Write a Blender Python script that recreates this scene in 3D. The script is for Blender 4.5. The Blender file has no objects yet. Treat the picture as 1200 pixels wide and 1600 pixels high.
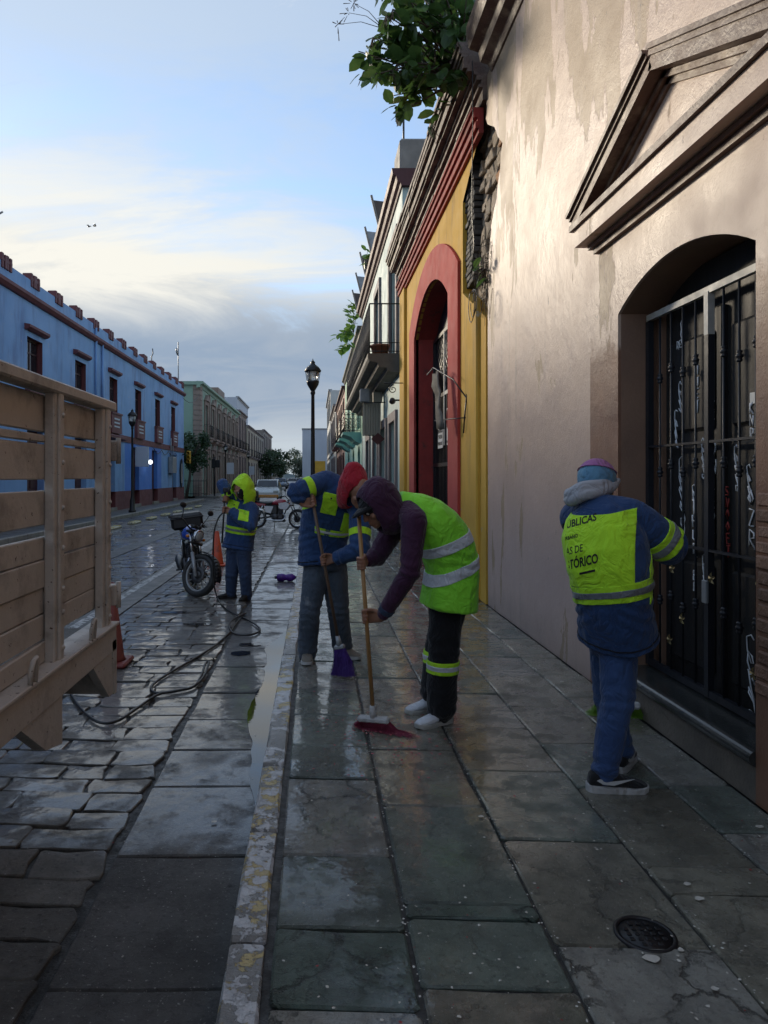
import bpy, bmesh, math, random
from math import sin, cos, pi, radians, sqrt, atan2
from mathutils import Vector, Matrix, noise as mnoise
random.seed(7)
SC = bpy.context.scene
COL = SC.collection

# ------------------------------------------------------------------ camera, sky, sun, exposure
FPX, VX, VY, CAMH = 1109.0, 492.0, 745.0, 1.52      # focal length and vanishing point in photo pixels, eye height
cam_d = bpy.data.cameras.new('camera'); cam = bpy.data.objects.new('camera', cam_d); COL.objects.link(cam)
cam.location = (0, 0, CAMH); cam.rotation_euler = (pi / 2, 0, 0)
cam_d.sensor_fit = 'VERTICAL'; cam_d.sensor_height = 36.0; cam_d.lens = FPX / 1600 * 36
cam_d.shift_x = (600 - VX) / 1600; cam_d.shift_y = (VY - 800) / 1600
cam_d.clip_start = 0.05; cam_d.clip_end = 3000
SC.camera = cam

SUN_AZ, SUN_EL = radians(-36), radians(15.5)           # azimuth from +Y towards +X
sun_dir = Vector((sin(SUN_AZ) * cos(SUN_EL), cos(SUN_AZ) * cos(SUN_EL), sin(SUN_EL)))
sun_d = bpy.data.lights.new('sun', 'SUN'); sun = bpy.data.objects.new('sun', sun_d); COL.objects.link(sun)
sun_d.energy = .85; sun_d.angle = radians(10); sun_d.color = (1.0, 0.86, 0.66)
sun.rotation_euler = sun_dir.to_track_quat('Z', 'Y').to_euler(); sun.location = (-20, 20, 30)

SC.view_settings.view_transform = 'Standard'; SC.view_settings.look = 'None'
SC.view_settings.exposure = 1.88; SC.view_settings.gamma = 1.0; SC.view_settings.use_curve_mapping = False
SC.cycles.use_denoising = True; SC.cycles.use_adaptive_sampling = True; SC.cycles.adaptive_threshold = .02; SC.cycles.max_bounces = 6; SC.cycles.diffuse_bounces = 3
SC.cycles.glossy_bounces = 3; SC.cycles.transmission_bounces = 4; SC.cycles.transparent_max_bounces = 8
SC.cycles.caustics_reflective = False; SC.cycles.caustics_refractive = False; SC.cycles.sample_clamp_indirect = 4

# ------------------------------------------------------------------ shader helper
class NT:
    def __init__(s, tree):
        s.t = tree; s.t.nodes.clear()
    def n(s, typ, **kw):
        nd = s.t.nodes.new(typ)
        for k, v in kw.items(): setattr(nd, k, v)
        return nd
    def put(s, sock, v):
        if isinstance(v, bpy.types.NodeSocket): s.t.links.new(v, sock)
        elif v is not None:
            if hasattr(sock.default_value, '__len__') and not hasattr(v, '__len__'):
                sock.default_value = (v, v, v, 1)[:len(sock.default_value)]
            elif hasattr(sock.default_value, '__len__'):
                sock.default_value = (tuple(v) + (1,))[:len(sock.default_value)]
            else: sock.default_value = v
    def coord(s, which='Object'): return s.n('ShaderNodeTexCoord').outputs[which]
    def mapping(s, v, sc=(1, 1, 1), loc=(0, 0, 0), rot=(0, 0, 0)):
        m = s.n('ShaderNodeMapping'); s.put(m.inputs[0], v)
        m.inputs['Scale'].default_value = sc; m.inputs['Location'].default_value = loc; m.inputs['Rotation'].default_value = rot
        return m.outputs[0]
    def noise(s, v, scale=5, detail=6, rough=.55, dist=0.0, out=0):
        m = s.n('ShaderNodeTexNoise'); s.put(m.inputs['Vector'], v)
        m.inputs['Scale'].default_value = scale; m.inputs['Detail'].default_value = detail
        m.inputs['Roughness'].default_value = rough; m.inputs['Distortion'].default_value = dist
        return m.outputs[out]
    def voro(s, v, scale=5, feature='F1', out='Distance', rnd=1.0):
        m = s.n('ShaderNodeTexVoronoi', feature=feature); s.put(m.inputs['Vector'], v)
        m.inputs['Scale'].default_value = scale; m.inputs['Randomness'].default_value = rnd
        return m.outputs[out]
    def ramp(s, f, stops, interp='LINEAR'):
        m = s.n('ShaderNodeValToRGB'); s.put(m.inputs[0], f); cr = m.color_ramp; cr.interpolation = interp
        while len(cr.elements) < len(stops): cr.elements.new(.5)
        for e, (p, c) in zip(cr.elements, stops):
            e.position = p; e.color = (c, c, c, 1) if not hasattr(c, '__len__') else (tuple(c) + (1,))[:4]
        return m.outputs[0]
    def rng(s, f, a, b, c=0.0, d=1.0, smooth=False):
        m = s.n('ShaderNodeMapRange'); s.put(m.inputs[0], f); m.clamp = True
        if smooth: m.interpolation_type = 'SMOOTHSTEP'
        for i, v in enumerate((a, b, c, d)): m.inputs[i + 1].default_value = v
        return m.outputs[0]
    def math(s, op, a, b=None, c=None, clamp=False):
        m = s.n('ShaderNodeMath', operation=op, use_clamp=clamp)
        s.put(m.inputs[0], a)
        if b is not None: s.put(m.inputs[1], b)
        if c is not None: s.put(m.inputs[2], c)
        return m.outputs[0]
    def mix(s, f, a, b, mode='MIX'):
        m = s.n('ShaderNodeMix', data_type='RGBA', blend_type=mode)
        s.put(m.inputs[0], f); s.put(m.inputs[6], a); s.put(m.inputs[7], b)
        return m.outputs[2]
    def sep(s, v):
        m = s.n('ShaderNodeSeparateXYZ'); s.put(m.inputs[0], v); return m.outputs
    def comb(s, x, y, z):
        m = s.n('ShaderNodeCombineXYZ'); s.put(m.inputs[0], x); s.put(m.inputs[1], y); s.put(m.inputs[2], z); return m.outputs[0]
    def bump(s, h, strength=.3, dist=.01, nrm=None):
        m = s.n('ShaderNodeBump'); s.put(m.inputs['Height'], h); s.put(m.inputs['Strength'], strength)
        m.inputs['Distance'].default_value = dist
        if nrm: s.put(m.inputs['Normal'], nrm)
        return m.outputs[0]
    def rand(s): return s.n('ShaderNodeObjectInfo').outputs['Random']
    def done(s, col, rough=.7, normal=None, metal=0.0, spec=.5, coat=0.0, coat_r=.1, coat_n=None, coat_ior=1.5, emit=None, estr=0.0, alpha=None, trans=None, sheen=0.0):
        p = s.n('ShaderNodeBsdfPrincipled'); o = s.n('ShaderNodeOutputMaterial')
        s.put(p.inputs['Base Color'], col); s.put(p.inputs['Roughness'], rough); s.put(p.inputs['Metallic'], metal)
        s.put(p.inputs['Specular IOR Level'], spec)
        if normal is not None: s.put(p.inputs['Normal'], normal)
        if coat is not None: s.put(p.inputs['Coat Weight'], coat); s.put(p.inputs['Coat Roughness'], coat_r); p.inputs['Coat IOR'].default_value = coat_ior; s.put(p.inputs['Coat Normal'], coat_n) if coat_n is not None else None
        if emit is not None: s.put(p.inputs['Emission Color'], emit); s.put(p.inputs['Emission Strength'], estr)
        if trans is not None: s.put(p.inputs['Transmission Weight'], trans)
        if sheen: s.put(p.inputs['Sheen Weight'], sheen)
        s.t.links.new(p.outputs[0], o.inputs[0]); return p

MATS = {}
def newmat(name):
    m = bpy.data.materials.new(name); m.use_nodes = True; MATS[name] = m
    return m, NT(m.node_tree)

def surf(name, c1, c2=None, rough=(.6, .8), scale=3.0, bump=.3, bscale=60.0, bdist=.01, metal=0.0, coat=0.0, dirt=None, rnd=0.0,
         spec=.5, stretch=(1, 1, 1), chips=None, sheen=0.0):
    """weathered surface: two-tone noise, fine relief, optional dirt (colour, scale, lo, hi) and chips (colour, scale, lo, hi)"""
    m, t = newmat(name); v = t.coord(); vs = t.mapping(v, stretch)
    c2 = c2 or tuple(x * .72 for x in c1)
    n1 = t.noise(vs, scale, 8, .6)
    col = t.mix(t.rng(n1, .32, .68), c1, c2)
    if rnd: col = t.mix(1.0, col, t.ramp(t.rand(), [(0, 1 - rnd), (1, 1 + rnd * .4)]), 'MULTIPLY')
    h = t.noise(v, bscale, 5, .6)
    if dirt:
        d = t.rng(t.noise(t.mapping(v, (1, 1, dirt[4]) if len(dirt) > 4 else (1, 1, 1)), dirt[1], 9, .65), dirt[2], dirt[3])
        col = t.mix(d, col, dirt[0])
    if chips:
        d = t.rng(t.noise(t.mapping(v, loc=(3, 7, 1)), chips[1], 7, .62), chips[2], chips[3])
        col = t.mix(d, col, chips[0]); h = t.math('SUBTRACT', h, t.math('MULTIPLY', d, .8))
    r = t.rng(t.noise(vs, scale * 2.3, 5, .6), .3, .7, rough[0], rough[1])
    t.done(col, r, t.bump(h, bump, bdist), metal, spec, coat, sheen=sheen)
    return m

# ------------------------------------------------------------------ sky
w = bpy.data.worlds.new('World'); SC.world = w; w.use_nodes = True
t = NT(w.node_tree)
sky = t.n('ShaderNodeTexSky', sky_type='NISHITA'); sky.sun_disc = False
sky.sun_elevation = SUN_EL; sky.sun_rotation = SUN_AZ; sky.altitude = 1500; sky.air_density = 1.0; sky.dust_density = 0.3; sky.ozone_density = 1.6
g = t.coord('Generated'); sx, sy, sz = t.sep(g)[:3]
zz = t.math('ADD', t.math('MAXIMUM', sz, 0.0), 0.20)
pl = t.comb(t.math('DIVIDE', sx, zz), t.math('DIVIDE', sy, zz), 0.0)
az_dot = t.n('ShaderNodeVectorMath', operation='DOT_PRODUCT'); t.put(az_dot.inputs[0], g); az_dot.inputs[1].default_value = sun_dir
sund = az_dot.outputs['Value']
glow = t.rng(sund, .55, 1.0, 0, 1, True)
big = t.noise(t.mapping(pl, (.55, .80, 1), (2.6, .9, 0), (0, 0, .45)), 1.0, 8, .58, .5)
fine = t.noise(t.mapping(pl, (1.2, 2.3, 1), (2.2, 3.1, 0), (0, 0, .75)), 1.0, 9, .62, .9)
# cloud bank towards the horizon, standing higher around the hidden sun
bank_top = t.math('MULTIPLY_ADD', glow, .10, .262)
bank = t.math('SUBTRACT', bank_top, sz)
dens = t.math('ADD', t.math('MULTIPLY', bank, 7.0), t.math('MULTIPLY', t.math('SUBTRACT', big, .5), 3.0))
dens = t.math('ADD', dens, t.math('MULTIPLY', t.math('SUBTRACT', fine, .5), 2.4))
m_bank = t.rng(dens, -.55, .75, 0, 1, True)
veil = t.rng(t.math('ADD', fine, t.math('MULTIPLY', big, .6)), .55, .95, 0.22, .72, True)
edge_n = t.math('ADD', t.math('MULTIPLY', t.math('SUBTRACT', big, .5), .10), t.math('MULTIPLY', t.math('SUBTRACT', fine, .5), .10))
lowgrey = t.rng(t.math('ADD', sz, edge_n), .185, .275, 1, 0, True)
hz = t.rng(t.math('ADD', sz, t.math('MULTIPLY', edge_n, .8)), .03, .11, 1, 0, True)
lit = t.mix(glow, (2.8, 2.85, 2.75), (3.5, 3.42, 3.12))
grey = t.mix(hz, (1.15, 1.48, 1.95), (2.15, 2.4, 2.6))
ccol = t.mix(lowgrey, lit, grey)
ccol = t.mix(t.rng(fine, .34, .56, .55, 0), ccol, (1.7, 1.9, 2.15))
base = t.mix(veil, sky.outputs[0], t.mix(glow, (1.85, 2.25, 2.8), (2.35, 2.65, 2.9)))
# small torn scraps of cloud, pale and dark
pn = t.noise(t.mapping(pl, (2.3, 3.6, 1), (5.3, 1.2, 0), (0, 0, .5)), 1.0, 8, .58, .8)
base = t.mix(t.rng(pn, .66, .76, 0, .75, True), base, (3.9, 3.8, 3.6))
col = t.mix(m_bank, base, ccol)
dk = t.noise(t.mapping(pl, (1.6, 2.6, 1), (1.1, 7.7, 0), (0, 0, .5)), 1.0, 8, .6, .6)
col = t.mix(t.rng(dk, .66, .75, 0, .75, True), col, (1.25, 1.5, 1.85))
bg = t.n('ShaderNodeBackground'); t.put(bg.inputs[0], col); bg.inputs[1].default_value = 0.075
wo = t.n('ShaderNodeOutputWorld'); t.t.links.new(bg.outputs[0], wo.inputs[0])

# ------------------------------------------------------------------ mesh helpers
def P(px, py, Y):
    """photo pixel at street depth Y -> point"""
    return Vector(((px - VX) / FPX * Y, Y, CAMH + (VY - py) / FPX * Y))
def PX(p): return (VX + p[0] / p[1] * FPX, VY - (p[2] - CAMH) / p[1] * FPX)

class MB:
    def __init__(s): s.v = []; s.f = []; s.m = []; s.sm = []
    def add(s, vs, fs, mi=0, smooth=False):
        b = len(s.v); s.v += [tuple(x) for x in vs]
        for f in fs: s.f.append(tuple(b + i for i in f)); s.m.append(mi); s.sm.append(smooth)
        return s
    def box(s, x0, x1, y0, y1, z0, z1, mi=0):
        v = [(x, y, z) for z in (z0, z1) for y in (y0, y1) for x in (x0, x1)]
        return s.add(v, [(0, 2, 3, 1), (4, 5, 7, 6), (0, 1, 5, 4), (2, 6, 7, 3), (0, 4, 6, 2), (1, 3, 7, 5)], mi)
    def cbox(s, x0, x1, y0, y1, z0, z1, c=.01, M=None, mi=0):
        """box with chamfered edges"""
        bm = bmesh.new(); bmesh.ops.create_cube(bm, size=1)
        for q in bm.verts:
            q.co = ((x0 + x1) / 2 + q.co.x * (x1 - x0), (y0 + y1) / 2 + q.co.y * (y1 - y0), (z0 + z1) / 2 + q.co.z * (z1 - z0))
        bmesh.ops.bevel(bm, geom=list(bm.edges), offset=c, segments=1, affect='EDGES', profile=.5)
        return s.bm(bm, M, mi)
    def bm(s, bm, M=None, mi=0, smooth=False):
        bm.verts.index_update()
        vs = [(M @ q.co) if M else q.co.copy() for q in bm.verts]
        s.add(vs, [[q.index for q in f.verts] for f in bm.faces], mi, smooth); bm.free(); return s
    def obox(s, M, sx, sy, sz, mi=0, c=0):
        """box of full size sx, sy, sz centred in frame M"""
        if c: return s.cbox(-sx / 2, sx / 2, -sy / 2, sy / 2, -sz / 2, sz / 2, c, M, mi)
        v = [M @ Vector((x * sx / 2, y * sy / 2, z * sz / 2)) for z in (-1, 1) for y in (-1, 1) for x in (-1, 1)]
        return s.add(v, [(0, 2, 3, 1), (4, 5, 7, 6), (0, 1, 5, 4), (2, 6, 7, 3), (0, 4, 6, 2), (1, 3, 7, 5)], mi)
    def tube(s, pts, rad, seg=8, mi=0, cap=True, smooth=True, flat=None):
        """tapered tube through points; flat=(axis vector, ratio) squeezes the section"""
        pts = [Vector(p) for p in pts]; n = len(pts)
        if not hasattr(rad, '__len__'): rad = [rad] * n
        prev = None; vs = []; fs = []
        for i, p in enumerate(pts):
            d = (pts[min(i + 1, n - 1)] - pts[max(i - 1, 0)])
            if d.length < 1e-9: d = Vector((0, 0, 1))
            d.normalize()
            a = prev if prev is not None else (Vector((0, 0, 1)) if abs(d.z) < .9 else Vector((1, 0, 0)))
            u = (a - d * a.dot(d))
            if u.length < 1e-6: u = d.orthogonal()
            u.normalize(); wv = d.cross(u); prev = u
            for k in range(seg):
                an = 2 * pi * k / seg; o = (u * cos(an) + wv * sin(an)) * rad[i]
                if flat: o -= flat[0] * o.dot(flat[0]) * (1 - flat[1])
                vs.append(p + o)
        for i in range(n - 1):
            for k in range(seg):
                fs.append((i * seg + k, i * seg + (k + 1) % seg, (i + 1) * seg + (k + 1) % seg, (i + 1) * seg + k))
        if cap: fs.append(tuple(range(seg))[::-1]); fs.append(tuple((n - 1) * seg + k for k in range(seg)))
        return s.add(vs, fs, mi, smooth)
    def lathe(s, prof, seg=16, M=None, mi=0, smooth=True, closed=False):
        """profile [(r, z)] turned about z"""
        vs = []; fs = []; n = len(prof)
        for r, z in prof:
            for k in range(seg):
                a = 2 * pi * k / seg; p = Vector((r * cos(a), r * sin(a), z)); vs.append(M @ p if M else p)
        for i in range(n - 1):
            for k in range(seg): fs.append((i * seg + k, i * seg + (k + 1) % seg, (i + 1) * seg + (k + 1) % seg, (i + 1) * seg + k))
        if closed:
            for k in range(seg): fs.append(((n - 1) * seg + k, (n - 1) * seg + (k + 1) % seg, (k + 1) % seg, k))
        else:
            if prof[0][0] > 1e-6: fs.append(tuple(range(seg))[::-1])
            if prof[-1][0] > 1e-6: fs.append(tuple((n - 1) * seg + k for k in range(seg)))
        return s.add(vs, fs, mi, smooth)
    def ball(s, c, r, seg=12, rings=8, M=None, mi=0):
        c = Vector(c); r = r if hasattr(r, '__len__') else (r, r, r); vs = [c + (M @ Vector((0, 0, -r[2])) if M else Vector((0, 0, -r[2])))]; fs = []
        for i in range(1, rings):
            th = -pi / 2 + pi * i / rings
            for k in range(seg):
                a = 2 * pi * k / seg; o = Vector((r[0] * cos(th) * cos(a), r[1] * cos(th) * sin(a), r[2] * sin(th))); vs.append(c + (M @ o if M else o))
        vs.append(c + (M @ Vector((0, 0, r[2])) if M else Vector((0, 0, r[2]))))
        for k in range(seg): fs.append((0, 1 + (k + 1) % seg, 1 + k))
        for i in range(rings - 2):
            for k in range(seg):
                a = 1 + i * seg; fs.append((a + k, a + (k + 1) % seg, a + seg + (k + 1) % seg, a + seg + k))
        l = len(vs) - 1; a = 1 + (rings - 2) * seg
        for k in range(seg): fs.append((l, a + k, a + (k + 1) % seg))
        return s.add(vs, fs, mi, True)
    def extr(s, prof, y0, y1, mi=0):
        """closed profile [(x, z)] extruded along y"""
        n = len(prof); vs = [(x, y0, z) for x, z in prof] + [(x, y1, z) for x, z in prof]
        fs = [(i, (i + 1) % n, n + (i + 1) % n, n + i) for i in range(n)] + [tuple(range(n))[::-1], tuple(range(n, 2 * n))]
        return s.add(vs, fs, mi)
    def prism(s, poly, d, mi=0):
        """closed polygon (3d points) extruded by vector d"""
        d = Vector(d); n = len(poly); vs = [Vector(p) for p in poly] + [Vector(p) + d for p in poly]
        fs = [(i, (i + 1) % n, n + (i + 1) % n, n + i) for i in range(n)] + [tuple(range(n))[::-1], tuple(range(n, 2 * n))]
        return s.add(vs, fs, mi)
    def quad(s, a, b, c, d, mi=0): return s.add([a, b, c, d], [(0, 1, 2, 3)], mi)
    def mesh(s, name, mats, fix=True):
        me = bpy.data.meshes.new(name); me.from_pydata(s.v, [], s.f)
        for m in (mats if isinstance(mats, (list, tuple)) else [mats]): me.materials.append(m)
        me.polygons.foreach_set('material_index', s.m); me.polygons.foreach_set('use_smooth', s.sm)
        if fix:
            bm = bmesh.new(); bm.from_mesh(me); bmesh.ops.recalc_face_normals(bm, faces=bm.faces); bm.to_mesh(me); bm.free()
        me.update(); return me

def link(name, me, parent=None, inv=True):
    o = bpy.data.objects.new(name, me); COL.objects.link(o)
    if parent is not None:
        o.parent = parent
        if inv:
            q = parent; T = Matrix.Translation(parent.get('_l', (0, 0, 0)))
            o.matrix_parent_inverse = T.inverted() if parent.get('_l') is not None else Matrix()
    return o
def part(name, mb, mat, parent=None, inv=True, label=None):
    o = link(name, mb.mesh(name, mat) if isinstance(mb, MB) else mb, parent, inv)
    if label: o['label'] = label
    return o
def thing(name, label, cat, loc=(0, 0, 0), group=None):
    """an Empty at the base of a thing; its parts are built in world space"""
    o = bpy.data.objects.new(name, None); COL.objects.link(o); o.location = loc; o.empty_display_size = .1
    o['label'] = label; o['category'] = cat; o['_l'] = tuple(loc)
    if group: o['group'] = group
    return o
def tag(o, label, cat, group=None):
    o['label'] = label; o['category'] = cat
    if group: o['group'] = group
    return o
def struct(name, mb, mat, parent=None):
    o = link(name, mb.mesh(name, mat), parent); o['kind'] = 'structure'; return o
def copy_tree(o, parent=None):
    c = o.copy(); COL.objects.link(c); c.parent = parent
    if parent is not None: c.matrix_parent_inverse = o.matrix_parent_inverse.copy()
    for ch in o.children: copy_tree(ch, c)
    return c
def text_mesh(body, size, font_ext=0.0008, bold=0.0, align='LEFT', space=1.0):
    cu = bpy.data.curves.new('lettering', 'FONT'); cu.body = body; cu.size = size; cu.extrude = font_ext; cu.offset = bold
    cu.align_x = align; cu.space_character = space; cu.resolution_u = 3
    o = bpy.data.objects.new('lettering', cu); COL.objects.link(o)
    dg = bpy.context.evaluated_depsgraph_get(); me = bpy.data.meshes.new_from_object(o.evaluated_get(dg))
    bpy.data.objects.remove(o); bpy.data.curves.remove(cu); return me
def N3(p, s): return mnoise.noise(Vector(p) * s)
# ------------------------------------------------------------------ materials
def wetstone(name, c1, c2, wet_lo, wet_hi, r_dry, r_wet, scale=2.2, crack=0.0, ripple=.15, rnd=.25, speck=.0, tint=None, pit=.35):
    """stone paving with a film of water: the wet film lies in noise-shaped patches and along the stretch that was just washed"""
    m, t = newmat(name); v = t.coord(); X, Y, Z = t.sep(v)[:3]
    n = t.noise(v, scale, 9, .62); col = t.mix(t.rng(n, .3, .7), c1, c2)
    if tint: col = t.mix(t.ramp(t.rand(), [(0, 0.0), (.62, 0.0), (.72, .85), (1, .85)]), col, t.mix(t.rng(n, .3, .7), tint, tuple(x * .6 for x in tint)))
    col = t.mix(1.0, col, t.ramp(t.rand(), [(0, 1 - rnd), (1, 1 + rnd * .35)]), 'MULTIPLY')
    f = t.noise(v, 38, 6, .7)
    blot = t.rng(t.noise(t.mapping(v, loc=(3, 8, 2)), 5.2, 9, .68), .40, .66, 1.08, .52)
    col = t.mix(1.0, col, t.comb(blot, blot, blot), 'MULTIPLY')
    gum = t.math('MULTIPLY', t.rng(t.voro(v, 6.5), .07, .10, .75, 0), t.rng(t.noise(t.mapping(v, loc=(1, 1, 6)), 2.3, 3, .5), .50, .56))
    col = t.mix(gum, col, (.020, .020, .019))
    col = t.mix(t.rng(f, .54, .68, 0, .7), col, tuple(x * .35 for x in c2))
    if speck: col = t.mix(t.rng(t.noise(v, 70, 4, .65), .62, .68, 0, speck), col, (.55, .53, .48))
    pz = t.noise(t.mapping(v, loc=(4, 2, 0)), .85, 5, .6)
    washed = t.math('MULTIPLY', t.rng(Y, 2.5, 4.0, 0, 1, True), t.rng(Y, 14, 26, 1, .55))
    wet = t.rng(t.math('ADD', pz, t.math('MULTIPLY', washed, .34)), wet_lo, wet_hi, 0, 1, True)
    wet2 = t.math('MULTIPLY', wet, t.rng(t.noise(v, 5.0, 7, .66), .40, .52, .18, 1))
    h = t.math('ADD', t.math('MULTIPLY', t.noise(v, 42, 9, .78), 1.5), t.math('MULTIPLY', t.noise(v, 7, 5, .6), 1.3))
    h = t.math('SUBTRACT', h, t.math('MULTIPLY', t.rng(f, .62, .75), pit))
    if crack:
        wv = t.n('ShaderNodeVectorMath', operation='ADD'); t.put(wv.inputs[0], v)
        t.put(wv.inputs[1], t.mix(.28, (0, 0, 0), t.noise(v, 4.5, 6, .7, out=1)))
        cr = t.rng(t.voro(wv.outputs[0], 3.4, 'DISTANCE_TO_EDGE'), 0.0, .045, 1, 0)
        cr = t.math('MULTIPLY', cr, t.rng(t.noise(t.mapping(v, loc=(9, 1, 4)), 2.6, 4, .6), .44, .54))
        c2_ = t.math('MULTIPLY', t.rng(t.voro(wv.outputs[0], 13, 'DISTANCE_TO_EDGE'), 0.0, .035, .6, 0), t.rng(t.noise(t.mapping(v, loc=(2, 6, 1)), 1.9, 4, .6), .52, .60))
        cr = t.math('MAXIMUM', cr, c2_)
        cr = t.math('MULTIPLY', cr, crack)
        col = t.mix(t.math('MULTIPLY', cr, .8), col, (.012, .012, .011)); h = t.math('SUBTRACT', h, t.math('MULTIPLY', cr, 1.2))
    col = t.mix(t.math('MULTIPLY', wet, .9), col, t.mix(1.0, col, (.68, .68, .68), 'MULTIPLY'))
    r = t.math('SUBTRACT', t.rng(t.noise(v, 14, 6, .65), .3, .7, r_dry - .1, r_dry + .12), t.math('MULTIPLY', wet2, (r_dry - r_wet) * .5))
    stg = t.math('SUBTRACT', .85, t.math('MULTIPLY', wet2, .35))
    rip = t.math('ADD', t.noise(t.mapping(v, (1, .7, 1)), 17, 2, .5), t.math('MULTIPLY', t.noise(v, 60, 2, .5), .22))
    t.done(col, r, t.bump(h, stg, .012), 0, .5, coat=wet2, coat_r=.035, coat_n=t.bump(rip, ripple, .012), coat_ior=1.36); return m

wetstone('slab', (.46, .44, .375), (.30, .29, .25), .46, .62, .40, .05, crack=.95, tint=(.075, .135, .105), speck=.25)
wetstone('gutter', (.170, .163, .152), (.098, .095, .090), .66, .80, .55, .16, speck=.55, rnd=.18)
wetstone('cobble', (.265, .245, .215), (.145, .134, .118), .62, .80, .55, .16, speck=.3, rnd=.35, pit=.8)
wetstone('far_paving', (.20, .195, .175), (.125, .122, .112), .45, .62, .40, .10, rnd=0)
surf('mortar', (.030, .028, .026), (.016, .015, .014), (.35, .8), 9, .6, 45, .012)
surf('concrete_strip', (.115, .112, .105), (.065, .064, .062), (.35, .6), 2.5, .4, 50, .008)
surf('road_paint', (.55, .55, .53), (.30, .30, .29), (.4, .6), 6, .3, 60, .005, chips=((.10, .10, .095), 14, .50, .56))
surf('pale_stone', (.30, .27, .235), (.19, .172, .15), (.55, .8), 2, .4, 40, .01)
surf('side_paving', (.16, .155, .145), (.10, .098, .092), (.3, .55), 1.2, .2, 20, .01)

def kerb_mat():
    m, t = newmat('kerb_paint'); v = t.coord()
    stone = t.mix(t.rng(t.noise(v, 7, 8, .65), .3, .7), (.30, .29, .27), (.15, .145, .138))
    n = t.noise(v, 11, 9, .68, .4); big = t.noise(t.mapping(v, (1, .8, 1)), 1.7, 3, .5)
    thr = t.math('ADD', n, t.math('MULTIPLY', t.math('SUBTRACT', big, .5), .9))
    yel = t.rng(thr, .515, .53); wht = t.rng(t.math('ADD', t.noise(t.mapping(v, loc=(5, 5, 5)), 9, 8, .66), t.math('MULTIPLY', big, .35)), .665, .685)
    col = t.mix(yel, stone, t.mix(t.rng(t.noise(v, 30, 4, .6), .3, .7), (.60, .46, .18), (.42, .33, .15)))
    col = t.mix(wht, col, t.mix(t.rng(t.noise(v, 22, 4, .6), .3, .7), (.62, .62, .62), (.42, .42, .43)))
    h = t.math('ADD', t.math('MULTIPLY', t.math('ADD', yel, wht), .5), t.noise(v, 40, 6, .65))
    t.done(col, t.rng(t.noise(v, 4, 6, .6), .35, .65, .16, .5), t.bump(h, .75, .010), 0, .5)
kerb_mat()

def tan_wall():
    m, t = newmat('tan_plaster'); v = t.coord(); X, Y, Z = t.sep(v)[:3]
    vs = t.mapping(v, (1, 1, .28))
    n = t.noise(v, 1.1, 8, .6)
    col = t.mix(t.rng(n, .3, .7), (.60, .435, .34), (.50, .36, .285))
    # greyer mauve undercoat low on the wall, older tan coat showing through in torn vertical patches
    col = t.mix(t.rng(t.math('ADD', Z, t.math('MULTIPLY', t.noise(v, 1.4, 5, .6), 1.6)), 1.2, 2.9, .8, 0, True), col, (.54, .395, .35))
    pa = t.rng(t.math('ADD', t.noise(t.mapping(v, (1, 1.5, .45), (2, 3.4, 1)), 1.25, 9, .62, .3), t.rng(Z, 3.0, 5.5, -.07, .085)), .535, .548)
    col = t.mix(pa, col, (.40, .285, .185))
    drip = t.rng(t.noise(t.mapping(v, (1, 2.6, .12), (4, 4, 1)), 2.2, 7, .6), .60, .72, 0, .5)
    col = t.mix(drip, col, (.33, .255, .21))
    gouge = t.rng(t.noise(t.mapping(v, (1, 1.7, .8), (8, 1, 2)), 9, 7, .7), .675, .69)
    col = t.mix(gouge, col, (.20, .185, .175))
    grime = t.rng(t.math('ADD', Z, t.math('MULTIPLY', t.noise(v, 3, 6, .6), .5)), .1, .75, .55, 0, True)
    col = t.mix(grime, col, (.17, .135, .115))
    # brown paint band round the doorway, ragged at its upper end
    bz = t.math('ADD', Z, t.math('ADD', t.math('MULTIPLY', t.noise(t.mapping(v, (1, 1, .35)), 7, 6, .6), .34), t.math('MULTIPLY', t.noise(v, 2, 3, .5), .3)))
    by = t.math('MULTIPLY', t.math('LESS_THAN', Y, 5.285), t.rng(bz, 2.72, 2.80, 1, 0))
    col = t.mix(by, col, t.mix(t.rng(t.noise(v, 5, 6, .6), .3, .7), (.27, .135, .082), (.19, .095, .062)))
    h = t.math('ADD', t.math('MULTIPLY', t.noise(v, 75, 5, .65), .7), t.math('MULTIPLY', t.noise(v, 16, 4, .55), .8))
    h = t.math('ADD', h, t.math('MULTIPLY', t.noise(v, 3, 3, .5), 2.2))
    h = t.math('SUBTRACT', h, t.math('ADD', t.math('MULTIPLY', pa, .5), t.math('MULTIPLY', gouge, .9)))
    r = t.math('ADD', t.rng(t.noise(v, 2, 6, .6), .3, .7, .28, .50), t.math('MULTIPLY', pa, .12))
    t.done(col, r, t.bump(h, .34, .010), 0, .40); return m
tan_wall()
surf('brown_paint', (.26, .125, .075), (.19, .092, .06), (.55, .75), 2.0, .5, 45, .008, chips=((.33, .25, .20), 6, .66, .68))
surf('brown_moulding', (.185, .100, .066), (.11, .062, .045), (.38, .58), 3, .5, 40, .008, dirt=((.36, .27, .19), 3, .52, .66, .6))
surf('reveal_brown', (.30, .175, .115), (.22, .13, .09), (.5, .7), 2, .4, 45, .008)
surf('yellow_paint', (.68, .40, .055), (.58, .33, .045), (.8, .92), 1.6, .35, 40, .008, dirt=((.23, .15, .05), 2.2, .56, .75, .18), chips=((.42, .36, .27), 5, .68, .70))
surf('red_paint', (.52, .075, .060), (.42, .055, .045), (.8, .92), 1.8, .35, 40, .008, chips=((.30, .21, .18), 7, .70, .72))
surf('red_moulding', (.40, .055, .045), (.28, .04, .035), (.75, .9), 3, .35, 40, .006, dirt=((.10, .05, .04), 4, .55, .7))
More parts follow.
